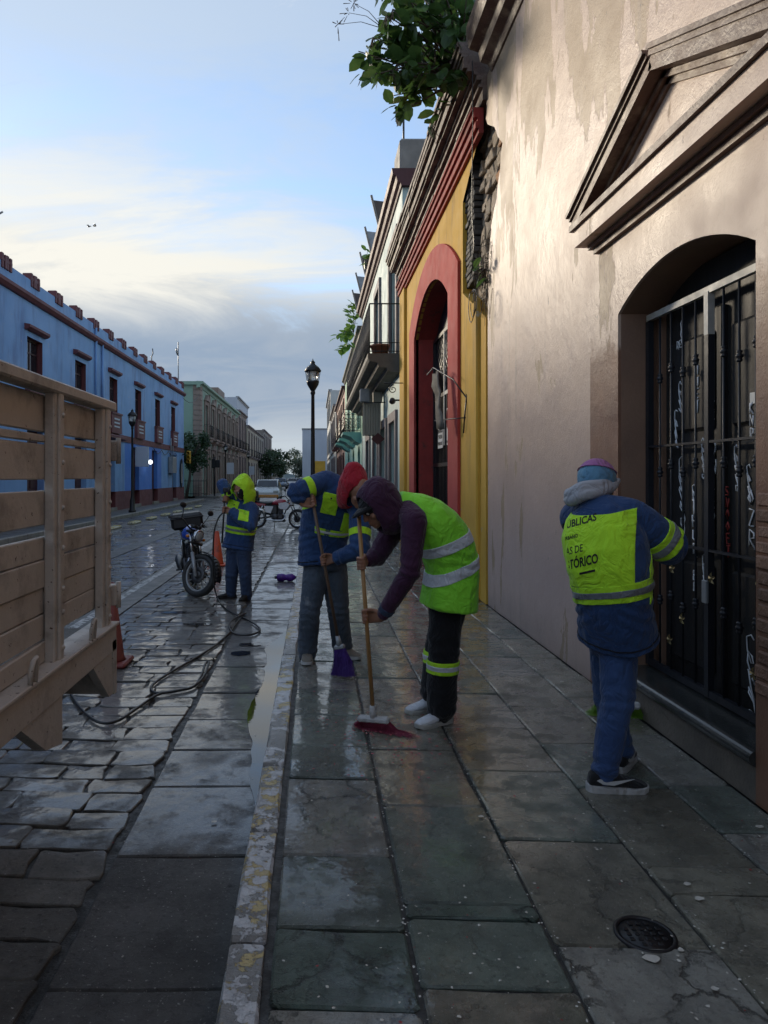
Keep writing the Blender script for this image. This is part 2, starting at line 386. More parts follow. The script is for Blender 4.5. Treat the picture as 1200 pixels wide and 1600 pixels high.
surf('weathered_cornice', (.30, .235, .185), (.115, .062, .050), (.55, .8), 3.2, .6, 26, .02, dirt=((.05, .038, .034), 2.6, .48, .66))
surf('rubble', (.42, .33, .235), (.22, .17, .125), (.7, .95), 5, .9, 20, .03, rnd=.4)
surf('rubble_red', (.50, .25, .11), (.30, .16, .08), (.7, .95), 5, .9, 20, .03, rnd=.3)
surf('old_brick', (.125, .115, .105), (.070, .064, .06), (.7, .95), 6, .8, 30, .02, rnd=.35)
surf('bare_brick', (.30, .16, .10), (.20, .11, .075), (.6, .85), 7, .8, 30, .02, rnd=.25)
surf('mint_paint', (.50, .62, .58), (.42, .54, .51), (.55, .75), 1.2, .25, 40, .006, dirt=((.30, .36, .33), 2, .55, .75, .2))
surf('mint_green', (.36, .60, .40), (.30, .52, .35), (.55, .75), 1.2, .25, 40, .006, dirt=((.22, .34, .24), 2, .55, .75, .2))
surf('teal_paint', (.26, .52, .44), (.20, .43, .37), (.5, .7), 1.5, .2, 40, .006)
surf('mauve_stone', (.27, .225, .225), (.18, .15, .15), (.6, .8), 2.5, .4, 40, .008)
surf('dark_red', (.105, .028, .026), (.07, .02, .02), (.5, .7), 2, .2, 40, .005)
surf('balcony_stone', (.15, .135, .115), (.085, .078, .07), (.6, .85), 3, .5, 30, .012)
surf('iron', (.012, .012, .014), (.022, .02, .02), (.32, .5), 12, .2, 80, .003, metal=.2)
surf('gate_paint', (.010, .012, .017), (.016, .018, .025), (.35, .55), 6, .2, 60, .003)
surf('pale_iron', (.56, .55, .51), (.36, .35, .32), (.4, .6), 9, .2, 60, .003)
surf('door_wood', (.008, .0075, .0075), (.014, .012, .011), (.5, .7), 4, .4, 30, .006, stretch=(1, 1, .2))
surf('step_stone', (.045, .047, .045), (.026, .028, .027), (.10, .26), 5, .35, 30, .008)
surf('riser_plaster', (.20, .17, .14), (.115, .10, .085), (.5, .75), 4, .7, 40, .012)
surf('blue_paint', (.24, .42, .70), (.19, .35, .62), (.5, .7), .9, .25, 30, .008, dirt=((.13, .20, .40), 1.4, .50, .72, .22), chips=((.42, .45, .50), 3.5, .69, .70))
surf('bright_blue', (.09, .25, .72), (.075, .21, .63), (.45, .65), .9, .15, 30, .006)
surf('maroon_paint', (.175, .050, .052), (.13, .038, .042), (.5, .7), 1.6, .25, 30, .006)
surf('door_maroon', (.070, .018, .022), (.045, .012, .016), (.4, .6), 2, .2, 30, .004, stretch=(1, 1, .3))
surf('green_stucco', (.30, .43, .33), (.25, .37, .285), (.6, .8), .8, .2, 20, .01)
surf('cantera', (.33, .25, .20), (.24, .18, .15), (.6, .85), .9, .4, 14, .02)
surf('cream_wall', (.46, .42, .33), (.37, .34, .27), (.6, .8), .6, .2, 14, .01)
surf('pale_wall', (.58, .62, .68), (.50, .54, .60), (.6, .8), .4, .15, 14, .01)
surf('pinkish_wall', (.46, .25, .20), (.36, .20, .165), (.6, .8), .8, .2, 20, .01)
surf('white_wall', (.66, .66, .62), (.55, .55, .52), (.6, .8), .6, .2, 14, .01)
surf('roof_tar', (.14, .11, .095), (.09, .075, .07), (.7, .9), 2, .3, 20, .01)
surf('white_paint', (.72, .72, .70), (.58, .58, .56), (.4, .6), 4, .1, 40, .004)
surf('grey_metal', (.34, .35, .36), (.24, .25, .26), (.35, .55), 5, .1, 40, .003, metal=.3)
surf('terracotta', (.33, .13, .07), (.25, .10, .06), (.6, .8), 6, .3, 40, .006)
surf('cable', (.010, .010, .010), (.018, .018, .018), (.3, .5), 20, .1, 60, .002)
def glass_dark():
    m, t = newmat('window_glass'); v = t.coord()
    t.done(t.mix(t.rng(t.noise(v, 1.2, 2, .5), .4, .6), (.012, .014, .018), (.03, .035, .04)), .06, None, 0, .6)
glass_dark()
def lamp_glass():
    m, t = newmat('lantern_glass'); t.done((.80, .80, .76), .18, None, 0, .5, trans=.55)
lamp_glass()
def lit(name, c, e):
    m, t = newmat(name); t.done(c, .4, None, 0, .5, emit=c, estr=e)
lit('lit_lamp', (.95, .97, 1.0), 1.6)
def water():
    m, t = newmat('puddle_water'); v = t.coord()
    h = t.noise(v, 34, 3, .5)
    t.done((.020, .020, .019), .02, t.bump(h, .03, .004), 0, .6)
water()
def far_cobbles():
    m, t = newmat('far_cobbles'); v = t.coord()
    br = t.n('ShaderNodeTexBrick'); t.put(br.inputs['Vector'], v); br.inputs['Scale'].default_value = 1.0
    br.inputs['Brick Width'].default_value = .36; br.inputs['Row Height'].default_value = .21; br.inputs['Mortar Size'].default_value = .016
    br.inputs['Color1'].default_value = (.10, .096, .09, 1); br.inputs['Color2'].default_value = (.062, .060, .057, 1); br.inputs['Mortar'].default_value = (.022, .021, .02, 1)
    n = t.noise(v, .7, 5, .6)
    col = t.mix(t.rng(n, .4, .7, 0, .4), br.outputs['Color'], (.12, .118, .112))
    t.done(col, t.rng(n, .35, .65, .2, .5), t.bump(t.math('ADD', t.math('MULTIPLY', br.outputs['Fac'], -1.0), t.noise(v, 20, 4, .6)), .5, .02), 0, .5)
far_cobbles()
M = MATS
# ------------------------------------------------------------------ ground
ROADZ = -0.13
KX0, KX1 = -0.278, -0.139          # kerb
GX = -0.88                          # gutter slabs meet the cobbles
WALLX, LEFTX, LKERB = 2.05, -9.0, -7.6

ground = struct('ground', MB().quad((-600, -40, -.30), (600, -40, -.30), (600, 1500, -.30), (-600, 1500, -.30)), M['mortar'])
road = struct('road', MB().quad((LKERB, -6, ROADZ - .016), (KX0 + .02, -6, ROADZ - .016), (KX0 + .02, 170, ROADZ - .016), (LKERB, 170, ROADZ - .016)), M['mortar'])
part('far_cobbles', MB().quad((LKERB, 26.1, ROADZ - .004), (KX0, 26.1, ROADZ - .004), (KX0, 170, ROADZ - .004), (LKERB, 170, ROADZ - .004)), M['far_cobbles'], road)['kind'] = 'stuff'
side_road = struct('side_street', MB().quad((-60, 48.9, ROADZ - .01), (LKERB - .02, 48.9, ROADZ - .01), (LKERB - .02, 55.2, ROADZ - .01), (-60, 55.2, ROADZ - .01)), M['far_cobbles'])

def stone(poly, ztop, zbot, inset=.012, drop=.010, jit=.004, rng=random, dome=0.0):
    """paving stone from a flat outline: vertical flanks, worn rounded rim, slightly uneven top"""
    n = len(poly); c = Vector((sum(p[0] for p in poly) / n, sum(p[1] for p in poly) / n, 0))
    ring = []
    tilt = (rng.uniform(-1, 1) * jit * 3, rng.uniform(-1, 1) * jit * 3); dz = rng.uniform(-1, 1) * jit
    def zt(p): return ztop + dz + tilt[0] * (p[0] - c.x) + tilt[1] * (p[1] - c.y)
    def ins(p, k):
        d = Vector((p[0] - c.x, p[1] - c.y)); l = d.length
        return (c.x + d.x * (1 - k / l), c.y + d.y * (1 - k / l))
    r0 = [(p[0], p[1], zbot) for p in poly]; r1 = [(p[0], p[1], zt(p) - drop) for p in poly]
    r2 = [(*ins(p, inset), zt(p)) for p in poly]
    mb = MB(); vs = r0 + r1 + r2; fs = []
    for i in range(n):
        j = (i + 1) % n
        fs += [(i, j, n + j, n + i), (n + i, n + j, 2 * n + j, 2 * n + i)]
    if dome:
        vs.append((c.x, c.y, ztop + dz + dome)); k = 3 * n
        fs += [(2 * n + i, 2 * n + (i + 1) % n, k) for i in range(n)]
    else: fs.append(tuple(2 * n + i for i in range(n)))
    mb.add(vs, fs); mb.sm = [False] * len(fs); return mb

def rough_quad(x0, x1, y0, y1, j, rng, cut=.02):
    """outline with broken corners and wavering sides"""
    def w(): return rng.uniform(-j, j)
    c = [rng.uniform(.3, 1.6) * cut for _ in range(4)]
    xm, ym = (x0 + x1) / 2, (y0 + y1) / 2
    return [(x0 + c[0], y0 + w() * .4), (xm + w() * 4, y0 + w()), (x1 - c[1], y0 + w() * .4), (x1 + w() * .4, y0 + c[1]), (x1 + w(), ym + w() * 4), (x1 + w() * .4, y1 - c[2]),
            (x1 - c[2], y1 + w() * .4), (xm + w() * 4, y1 + w()), (x0 + c[3], y1 + w() * .4), (x0 + w() * .4, y1 - c[3]), (x0 + w(), ym + w() * 4), (x0 + w() * .4, y0 + c[0])]

rs = random.Random(11)
# cobbles in rows across the street
bands = [(-2.33, GX - .018), (-4.10, -2.76), (LKERB + .02, -4.52)]
cob = []
for bi, (xa, xb) in enumerate(bands):
    y = 1.35 if bi == 0 else 4.0 + .07 * bi
    rowk = 0
    while y < 26.0:
        rowk += 1; h = rs.uniform(.17, .245); x = xb
        skew = 0.05 * sin(y * .8 + bi)
        while x > xa + .02:
            wdt = rs.uniform(.24, .46); x0 = max(xa, x - wdt)
            if x0 - xa < .14: x0 = xa
            cob.append((x0, x, y, y + h, skew)); x = x0
        y += h
def cob_mesh(c):
    x0, x1, y0, y1, sk = c; g = .006
    sl = rs.uniform(-.03, .03)
    p = rough_quad(x0 + g, x1 - g, y0 + g, y1 - g, .020, rs, .012)
    sh1, sh2 = rs.uniform(-.28, .28), rs.uniform(-.28, .28); p = [(a + (b - (y0 + y1) / 2) * (sh1 if a < (x0 + x1) / 2 else sh2) * .45, b + sk * (a - x0) + .02 * sin(a * 5 + y0)) for a, b in p]
    return stone(p, ROADZ, ROADZ - .034, .006, .005, .005, rs, .002)
def seen(c):
    x, y = (c[0] + c[1]) / 2, (c[2] + c[3]) / 2; px, py = PX((x, y, ROADZ))
    ok = -40 < px < 1230 and py < 1660 and not (px < 150 and py < 1080)
    return (c[1] - c[0]) * (c[3] - c[2]) / y ** 3 if ok else 0
order = sorted(cob, key=seen, reverse=True); rest = MB()
for i, c in enumerate(order):
    mb = cob_mesh(c)
    if i < 298: part('cobblestone', mb, M['cobble'], road)
    else: rest.add(mb.v, mb.f)
o = part('cobblestones', rest, M['cobble'], road); o['kind'] = 'stuff'

# stone strips along the street with a worn white line
st = MB()
for xa, xb in ((-2.745, -2.345), (-4.505, -4.115)):
    st.box(xa, xb, 3.0, 170, ROADZ - .035, ROADZ + .001)
part('stone_strip', st, M['concrete_strip'], road)
part('white_line', MB().quad((-2.69, 6.0, ROADZ + .005), (-2.585, 6.0, ROADZ + .005), (-2.585, 90, ROADZ + .005), (-2.69, 90, ROADZ + .005)), M['road_paint'], road)
# gutter slabs
y = 0.9; k = 0
fixed = [1.10, 1.62, 2.28, 3.08, 3.78, 4.28, 4.82, 5.42, 6.15, 6.8]
ys = fixed + [6.8 + .68 * i + rs.uniform(-.06, .06) for i in range(1, 50)]
for a, b in zip(ys, ys[1:]):
    p = rough_quad(GX + .016, KX0 - .004, a + .006, b - .006, .006, rs, .010)
    part('gutter_slab', stone(p, ROADZ + .002, ROADZ - .035, .008, .007, .003, rs), M['gutter'], road)
part('far_gutter', MB().box(GX + .016, KX0 - .004, ys[-1] + .01, 120, ROADZ - .035, ROADZ + .003), M['gutter'], road)['kind'] = 'stuff'

# kerb and pavement
pave = struct('pavement', MB().box(KX0 + .004, 9.0, -4, 140, -.29, -.014), M['mortar'])
y = .6
while y < 46:
    L = rs.uniform(.62, .98)
    p = rough_quad(KX0, KX1 - .022, y + .005, y + L - .005, .005, rs, .012)
    part('kerb_stone', stone(p, .004, ROADZ - .04, .014, .014, .004, rs), M['kerb_paint'], pave); y += L
part('far_kerb', MB().box(KX0, KX1 - .02, y, 120, -.2, .003), M['kerb_paint'], pave)['kind'] = 'stuff'
cols = [-.139, .310, .780, 1.285, 1.735, 2.045]
fixy = [[.75, 1.28, 1.66, 2.04, 2.394, 2.862, 3.587, 4.02, 4.55, 5.1], [.8, 1.35, 1.72, 2.117, 2.452, 2.535, 3.29, 3.98, 4.6], [.7, 1.4, 2.306, 2.978, 3.672, 4.3, 5.0],
        [.9, 1.5, 2.02, 2.585, 2.768, 3.48, 4.05, 4.7], [.8, 1.7, 2.35, 3.04, 3.5, 4.2, 4.9]]
green_ids = {(1, 5), (3, 5), (0, 4), (1, 3), (4, 3)}
wetstone('slab_green', (.215, .250, .200), (.140, .172, .140), .47, .62, .40, .06, crack=.35, rnd=.25, speck=.4)
wetstone('slab_olive', (.38, .350, .262), (.25, .232, .175), .46, .62, .40, .05, crack=.55, rnd=.28, speck=.45)
for ci in range(5):
    xs = (cols[ci], cols[ci + 1]); yy = list(fixy[ci])
    while yy[-1] < 31: yy.append(yy[-1] + rs.uniform(.5, .85))
    for k, (a, b) in enumerate(zip(yy, yy[1:])):
        g = .0075 if ci < 2 else .005
        p = rough_quad(xs[0] + g, xs[1] - g, a + g * .8, b - g * .8, .005, rs, .012)
        tilt = -.045 if ci < 3 else -.03
        p = [(x, yv - tilt * (x - xs[0]) * -1) for x, yv in p]
        mt = 'slab_green' if (ci, k) in green_ids or rs.random() < .12 else ('slab' if ci == 0 else rs.choice(['slab_olive', 'slab_olive', 'slab']))
        part('paving_slab', stone(p, .0, -.032, .009, .007, .0035, rs), M[mt], pave)
part('far_paving', MB().box(KX1, 2.045, 31.7, 130, -.03, -.001), M['far_paving'], pave)['kind'] = 'stuff'

lp = MB().box(LEFTX - .3, LKERB - .16, -4, 48.9, -.28, .0); lp.box(LEFTX - .3, LKERB - .16, 55.2, 160, -.28, .0)
left_pave = struct('opposite_pavement', lp, M['side_paving'])
y = 14.0
while y < 60:
    if not 48.2 < y < 55: part('kerb_stone', MB().cbox(LKERB - .158, LKERB, y + .006, y + 1.19, -.2, .008, .02), M['pale_stone'], left_pave)
    y += 1.2
# shallow water standing along the kerb
def edge(y): return .085 + .075 * sin(y * 2.1) * sin(y * .9 + 1) + .05 * N3((y, 0, 3), 1.6) + .014 * N3((y, 2, 1), 6)
pu = MB(); yy = [3.42 + .03 * i for i in range(150)]
vs = []; fs = []
for i, y in enumerate(yy):
    k = min(1, (y - 3.40) / .35) * min(1, (yy[-1] + .05 - y) / 1.2)
    wd = max(.008, (edge(y) + .05) * k)
    vs += [(KX0 - wd, y, ROADZ + .008), (KX0 + .006, y, ROADZ + .008)]
fs = [(2 * i, 2 * i + 1, 2 * i + 3, 2 * i + 2) for i in range(len(yy) - 1)]
pu.add(vs, fs); struct('puddle_water', pu, M['puddle_water'])
pd = MB()
for (cx, cy, rx, ry) in ((-1.3, 7.9, .18, .05), (-1.0, 6.4, .13, .04), (-1.7, 8.6, .2, .05), (-.68, 6.6, .1, .09), (-.62, 6.95, .12, .05)):
    n = 18; c = Vector((cx, cy, ROADZ + .0105))
    ring = [c + Vector((rx * cos(a) * (1 + .45 * N3((cos(a), sin(a), cx), 1.7)), ry * sin(a) * (1 + .4 * N3((cos(a), sin(a), cy), 2.3)), 0)) for a in (2 * pi * i / n for i in range(n))]
    pd.add(ring, [tuple(range(n))])
struct('small_puddles', pd, M['puddle_water'])

# round iron cover let into the paving
cv = thing('valve_cover', 'small round black iron cover let into the wet paving slabs', 'valve cover', (1.095, 2.354, 0))
C = Vector((1.095, 2.354, 0))
part('rim', MB().lathe([(.098, -.02), (.098, .006), (.086, .008), (.084, .002), (.084, -.02)], 28, Matrix.Translation(C)), M['iron'], cv)
mb = MB().lathe([(.082, -.02), (.082, .003), (.0, .004)], 28, Matrix.Translation(C))
for i in range(5):
    for j in range(5):
        x, yv = (i - 2) * .027, (j - 2) * .027
        if x * x + yv * yv < .0052: mb.cbox(C.x + x - .008, C.x + x + .008, C.y + yv - .008, C.y + yv + .008, .002, .008, .002)
part('lid', mb, M['iron'], cv)

# litter: torn petals and paper bits washed over the paving
def litter(name, n, col, seed, smin, smax, region):
    r = random.Random(seed); mb = MB()
    for _ in range(n):
        x, y, z = region(r); s = r.uniform(smin, smax); a = r.uniform(0, 6.28); k = r.randint(5, 7); e = r.uniform(.4, 1)
        ring = []
        for i in range(k):
            b = 2 * pi * i / k; q = s * r.uniform(.65, 1.15)
            u, v_ = q * cos(b), q * e * sin(b)
            ring.append((x + u * cos(a) - v_ * sin(a), y + u * sin(a) + v_ * cos(a), z + r.uniform(0, .35) * s))
        mb.add(ring + [(x, y, z + s * .35)], [(i, (i + 1) % k, k) for i in range(k)])
    o = struct(name, mb, surf(name + '_colour', col, tuple(c * .75 for c in col), (.35, .6), 30, .1, 60, .002)); o['kind'] = 'stuff'
def rp(r):
    y = 1.9 + 5.5 * r.random() ** 1.5; x = r.uniform(-.1, 2.0)
    return x, y, .008
def rj(r):
    y = r.uniform(1.9, 7.0); x = r.choice([.31, .78, 1.285, 1.735, 2.0]) + r.gauss(0, .012); return x, y, .006
def rr(r):
    y = 1.8 + 6 * r.random() ** 1.4; return r.uniform(-2.2, -.3), y, ROADZ + .010
def rm(r): return r.gauss(.42, .20), r.gauss(4.15, .35), .008
litter('paper_litter', 420, (.68, .64, .56), 1, .0022, .0075, rp)
litter('joint_litter', 700, (.70, .67, .60), 2, .002, .0060, rj)
litter('road_litter', 300, (.50, .48, .44), 3, .0018, .0055, rr)
litter('red_litter', 60, (.42, .03, .035), 4, .002, .006, rp)
litter('red_road_litter', 22, (.38, .03, .03), 5, .002, .007, rr)
litter('petal_litter', 260, (.50, .10, .12), 6, .003, .011, rm)
rb = random.Random(5)
for (px, py, s) in ((878, 1067, .012), (1018, 1503, .020), (1074, 1385, .012), (1092, 1408, .014), (1064, 1489, .010), (1117, 1550, .009), (335, 1288, .011), (1187, 1295, .014), (752, 1279, .01)):
    d = CAMH * FPX / (py - VY) if px > 400 else (CAMH - ROADZ) * FPX / (py - VY)
    z = .009 if px > 400 else ROADZ + .011
    c = P(px, py, d); n = 9; ring = [(c.x + s * cos(a) * rb.uniform(.8, 1.5), c.y + s * sin(a) * rb.uniform(.6, 1.1), z + rb.uniform(0, .002)) for a in (2 * pi * i / n for i in range(n))]
    mb = MB().prism(ring, (0, 0, .0015))
    tag(part('paper_scrap', mb, M['paper_litter_colour']), 'pale torn paper scrap stuck to the wet stone', 'paper scrap', 'paper scraps on the ground')
# ------------------------------------------------------------------ walls with openings
def wall_openings(mb, X, sgn, y0, y1, z0, z1, ops, depth=.3, mi=0, mr=0, step=None):
    """front sheet at X (recess towards sgn*X) with openings (ya, yb, za, zspring, rise)"""
    yb = sorted({y0, y1} | {o[0] for o in ops} | {o[1] for o in ops}); zb = sorted({z0, z1} | {o[2] for o in ops} | {o[3] + o[4] for o in ops})
    def inop(y, z): return any(o[0] < y < o[1] and o[2] < z < o[3] + o[4] for o in ops)
    for a, b in zip(yb, yb[1:]):
        for c, d in zip(zb, zb[1:]):
            if not inop((a + b) / 2, (c + d) / 2): mb.quad((X, a, c), (X, b, c), (X, b, d), (X, a, d), mi)
    for ya, yb_, za, zs, rise in ops:
        Xr = X + sgn * depth
        mb.quad((X, ya, za), (Xr, ya, za), (Xr, ya, zs), (X, ya, zs), mr); mb.quad((X, yb_, za), (Xr, yb_, za), (Xr, yb_, zs), (X, yb_, zs), mr)
        if za > z0 + .01: mb.quad((X, ya, za), (X, yb_, za), (Xr, yb_, za), (Xr, ya, za), mr)
        if rise:
            pts = arch(ya, yb_, zs, rise, 20); top = zs + rise
            for p, q in zip(pts, pts[1:]):
                mb.quad((X, p[0], p[1]), (X, q[0], q[1]), (X, q[0], top), (X, p[0], top), mi)
                mb.quad((X, p[0], p[1]), (X, q[0], q[1]), (Xr, q[0], q[1]), (Xr, p[0], p[1]), mr)
        else: mb.quad((X, ya, zs), (X, yb_, zs), (Xr, yb_, zs), (Xr, ya, zs), mr)
    return mb
def arch(ya, yb, zs, rise, n=20):
    """segmental (circular) arch from (ya, zs) to (yb, zs)"""
    w2 = (yb - ya) / 2; R = (w2 * w2 + rise * rise) / (2 * rise); cy = (ya + yb) / 2; cz = zs + rise - R; a0 = math.asin(min(1, w2 / R))
    if rise > w2: a0 = pi - a0
    return [(cy + R * sin(a), cz + R * cos(a)) for a in (-a0 + 2 * a0 * i / n for i in range(n + 1))]
def shell(mb, X, sgn, y0, y1, z0, z1, deep, mi=0):
    """roof, back and end walls behind a front sheet"""
    Xb = X + sgn * deep
    mb.quad((X, y0, z1), (X, y1, z1), (Xb, y1, z1), (Xb, y0, z1), mi); mb.quad((Xb, y0, z0), (Xb, y1, z0), (Xb, y1, z1), (Xb, y0, z1), mi)
    mb.quad((X, y0, z0), (X, y0, z1), (Xb, y0, z1), (Xb, y0, z0), mi); mb.quad((X, y1, z0), (X, y1, z1), (Xb, y1, z1), (Xb, y1, z0), mi)
    return mb

# ------------------------------------------------------------------ tan house with the arched doorway
W = WALLX
tan = thing('tan_house', 'peeling glossy tan plaster house with arched doorway and triangular pediment', 'house', (W, 3.0, 0))
DY0, DY1, DZS, DR = 3.30, 4.80, 2.62, .20
edge_pts = [(8.40, 0.0), (8.42, 3.43), (8.36, 4.05), (8.25, 4.44), (8.02, 4.66), (7.84, 5.0), (7.76, 5.17), (7.98, 5.35), (8.10, 5.52), (8.42, 5.70), (8.51, 5.81), (8.44, 6.3)]
mb = MB(); wall_openings(mb, W, 1, -4, 7.6, 0, 6.3, [(DY0, DY1, .0, DZS, DR)], .02)
# torn edge towards the neighbour: strip from y=7.6 to the broken outline, with a plaster thickness
fine = []
for (a, b) in zip(edge_pts, edge_pts[1:]):
    n = max(1, int(abs(b[1] - a[1]) / .07))
    for i in range(n):
        k = i / n; z = a[1] + (b[1] - a[1]) * k
        fine.append((a[0] + (b[0] - a[0]) * k + (.05 * N3((1, 2, z), 6) + .03 * N3((3, 2, z), 17)) * (1 if 3.3 < z < 5.9 else .12), z))
fine.append(edge_pts[-1])
for a, b in zip(fine, fine[1:]):
    mb.quad((W, 7.6, a[1]), (W, a[0], a[1]), (W, b[0], b[1]), (W, 7.6, b[1]))
    mb.quad((W, a[0], a[1]), (W + .05, a[0] + .01, a[1]), (W + .05, b[0] + .01, b[1]), (W, b[0], b[1]))
part('wall', mb, M['tan_plaster'], tan)
sh = MB(); shell(sh, W + .36, 1, -4, 8.36, 0, 6.25, 7); part('roof', sh, M['roof_tar'], tan)
# doorway reveal and surround
rv = MB(); wall_openings(rv, W + .02, 1, DY0, DY1, 0, DZS + DR, [(DY0, DY1, 0.0, DZS, DR)], .50)
part('door_reveal', rv, M['reveal_brown'], tan)
# bare bricks where the surround has broken away
rbk = random.Random(3); z = .52
while z < 1.42:
    wd = .10 * (1 - abs(z - 1.0) / .6) + .05
    part('brick', MB().cbox(W - .011 + rbk.uniform(-.006, .006), W + .01, 3.30 - wd - rbk.uniform(.02, .08), 3.302 - rbk.uniform(.0, .03), z, z + rbk.uniform(.052, .064), .008), M['bare_brick'], tan); z += .072
# pediment
ped = part('pediment', MB().prism([(W - .015, 2.92, 3.42), (W - .015, 5.18, 3.42), (W - .015, 4.05, 3.86)], (.03, 0, 0)), M['tan_plaster'], tan, label='triangular pediment above the arched doorway')
hc = MB(); hf = MB()
for (x, z0, z1, e) in ((.035, 3.13, 3.17, -.10), (.06, 3.17, 3.20, -.06), (.165, 3.330, 3.375, .03)): hc.box(W - x, W + .01, 2.86 - e, 5.24 + e, z0, z1)
hf.box(W - .140, W + .01, 2.86, 5.22, 3.202, 3.328); part('fascia', hf, M['tan_plaster'], ped)
part('cornice', hc, M['brown_moulding'], ped)
def rake(ya, za, yb, zb, name):
    mb = MB(); d = Vector((0, yb - ya, zb - za)).normalized(); nrm = Vector((0, -d.z, d.y))
    if nrm.z < 0: nrm = -nrm
    for (x, a, b) in ((.035, -.13, -.095), (.06, -.095, -.06), (.140, -.058, .02), (.155, .02, .05), (.175, .05, .08)):
        A = Vector((W - x, ya, za)); B = Vector((W - x, yb, zb))
        mb.prism([A + nrm * a, B + nrm * a, B + nrm * b, A + nrm * b], (x + .01, 0, 0))
    part(name, mb, M['brown_moulding'], ped)
rake(5.29, 3.40, 4.05, 3.90, 'raking_moulding'); rake(2.81, 3.40, 4.05, 3.90, 'raking_moulding')
# top cornice
part('cornice', MB().extr([(W + .2, 6.2), (W - .02, 6.2), (W - .05, 6.28), (W - .14, 6.31), (W - .16, 6.42), (W - .27, 6.46), (W - .30, 6.60), (W - .30, 6.72), (W + .2, 6.72)], -4, 8.20), M['brown_moulding'], tan)

# worn step and threshold
stp = thing('door_step', 'worn dark stone door step on a plastered riser below the iron gate', 'step', (W, 4.05, 0))
part('riser', MB().extr([(W + .003, .0), (W + .003, .165), (W + .5, .165), (W + .5, .0)], DY0 + .004, DY1 - .004), M['riser_plaster'], stp)
prof = [(W + .54, .165)] + [(W + .015 - .045 * sin(a), .205 + .04 * -cos(a)) for a in [pi * i / 10 for i in range(11)]] + [(W + .54, .262)]
part('tread', MB().extr(prof, DY0 + .004, DY1 - .004), M['step_stone'], stp)

# dark panelled door behind the gate
dr = thing('wooden_door', 'black panelled wooden double door scrawled with graffiti behind the iron gate', 'door', (W + .3, 4.05, .26))
DX = W + .29
part('leaf', MB().box(DX, DX + .05, DY0 + .01, DY1 - .01, .262, 2.80), M['door_wood'], dr)
for i in range(2):
    ya = DY0 + .05 + i * .72
    for (za, zb) in ((.36, 1.0), (1.08, 1.72), (1.80, 2.38)):
        part('panel', MB().cbox(DX - .022, DX + .01, ya + .07, ya + .61, za, zb, .018), M['door_wood'], dr)
part('meeting_stile', MB().cbox(DX - .035, DX + .01, 4.02, 4.08, .27, 2.5, .01), M['door_wood'], dr)
part('frame', MB().box(DX - .03, DX + .02, DY0 + .001, DY0 + .075, .262, 2.62).box(DX - .03, DX + .02, DY1 - .075, DY1 - .001, .262, 2.62), M['reveal_brown'], dr)
surf('chalk', (.85, .87, .90), (.7, .72, .75), (.6, .8), 20, .1, 60, .002); surf('red_scrawl', (.30, .03, .02), None, (.6, .8)); surf('brass', (.36, .27, .12), (.2, .15, .07), (.3, .5), 10, .2, 50, .003, metal=.6)
def scrawl(strokes, x, y, z, s, mat, name='graffiti', parent=None, th=.004):
    """strokes in a (u to the viewer's right = -y, v up) frame on a sheet facing the street"""
    mb = MB()
    for st_ in strokes: mb.tube([(x, y - u * s, z + v_ * s) for u, v_ in st_], th, 5, cap=True)
    return part(name, mb, mat, parent)
LET = {'S': [[(1, 1.8), (.3, 2), (0, 1.5), (.9, .8), (.8, .1), (0, .2)]], 'H': [[(0, 0), (0, 2)], [(0, 1), (1, 1)], [(1, 0), (1, 2)]], 'U': [[(0, 2), (0, .3), (.5, 0), (1, .4), (1, 2)]],
       'E': [[(1, 2), (0, 2), (0, 0), (1, 0)], [(0, 1), (.8, 1)]], 'T': [[(0, 2), (1, 2)], [(.5, 2), (.5, -.6)]], 'R': [[(0, 0), (0, 2), (.9, 1.7), (.8, 1.1), (0, 1), (1, -.4)]], 'O': [[(.5, 2), (0, 1), (.5, 0), (1, 1), (.5, 2)]],
       'Z': [[(0, 2), (1, 2), (0, 0), (1, 0)]], 'A': [[(0, 0), (.5, 2), (1, 0)], [(.2, .8), (.8, .8)]], 'C': [[(1, 1.8), (.3, 2), (0, 1), (.3, 0), (1, .3)]], 'N': [[(0, 0), (0, 2), (1, 0), (1, 2)]], 'K': [[(0, 0), (0, 2)], [(1, 2), (0, 1), (1, -.2)]]}
def tag_word(wd, y, z, s, mat, vertical=True, slant=0, th=.0042):
    rr_ = random.Random(len(wd) * 7 + int(z * 100)); st_ = []
    for i, ch in enumerate(wd):
        ou, ov = (slant * i, -2.5 * i) if vertical else (1.35 * i, slant * i)
        for k in LET[ch]: st_.append([(u + ou + rr_.uniform(-.12, .12), v_ + ov + rr_.uniform(-.15, .15)) for u, v_ in k])
    scrawl(st_, DX - .026, y, z, s, mat, 'graffiti', dr, th)
def loops(y, z, s, n, seed, mat, th=.0038):
    r = random.Random(seed); pts = []; x0 = 0
    for i in range(n * 5):
        a = i * 1.25; pts.append((.55 * cos(a) + r.uniform(-.15, .15) + .05 * i * .3, 1.1 * sin(a * .9) - i * .34 + r.uniform(-.2, .2)))
    scrawl([pts], DX - .026, y, z, s, mat, 'graffiti', dr, th)
def at_door(px, py): y = (DX - .026) * FPX / (px - VX); return y, CAMH + (VY - py) / FPX * y
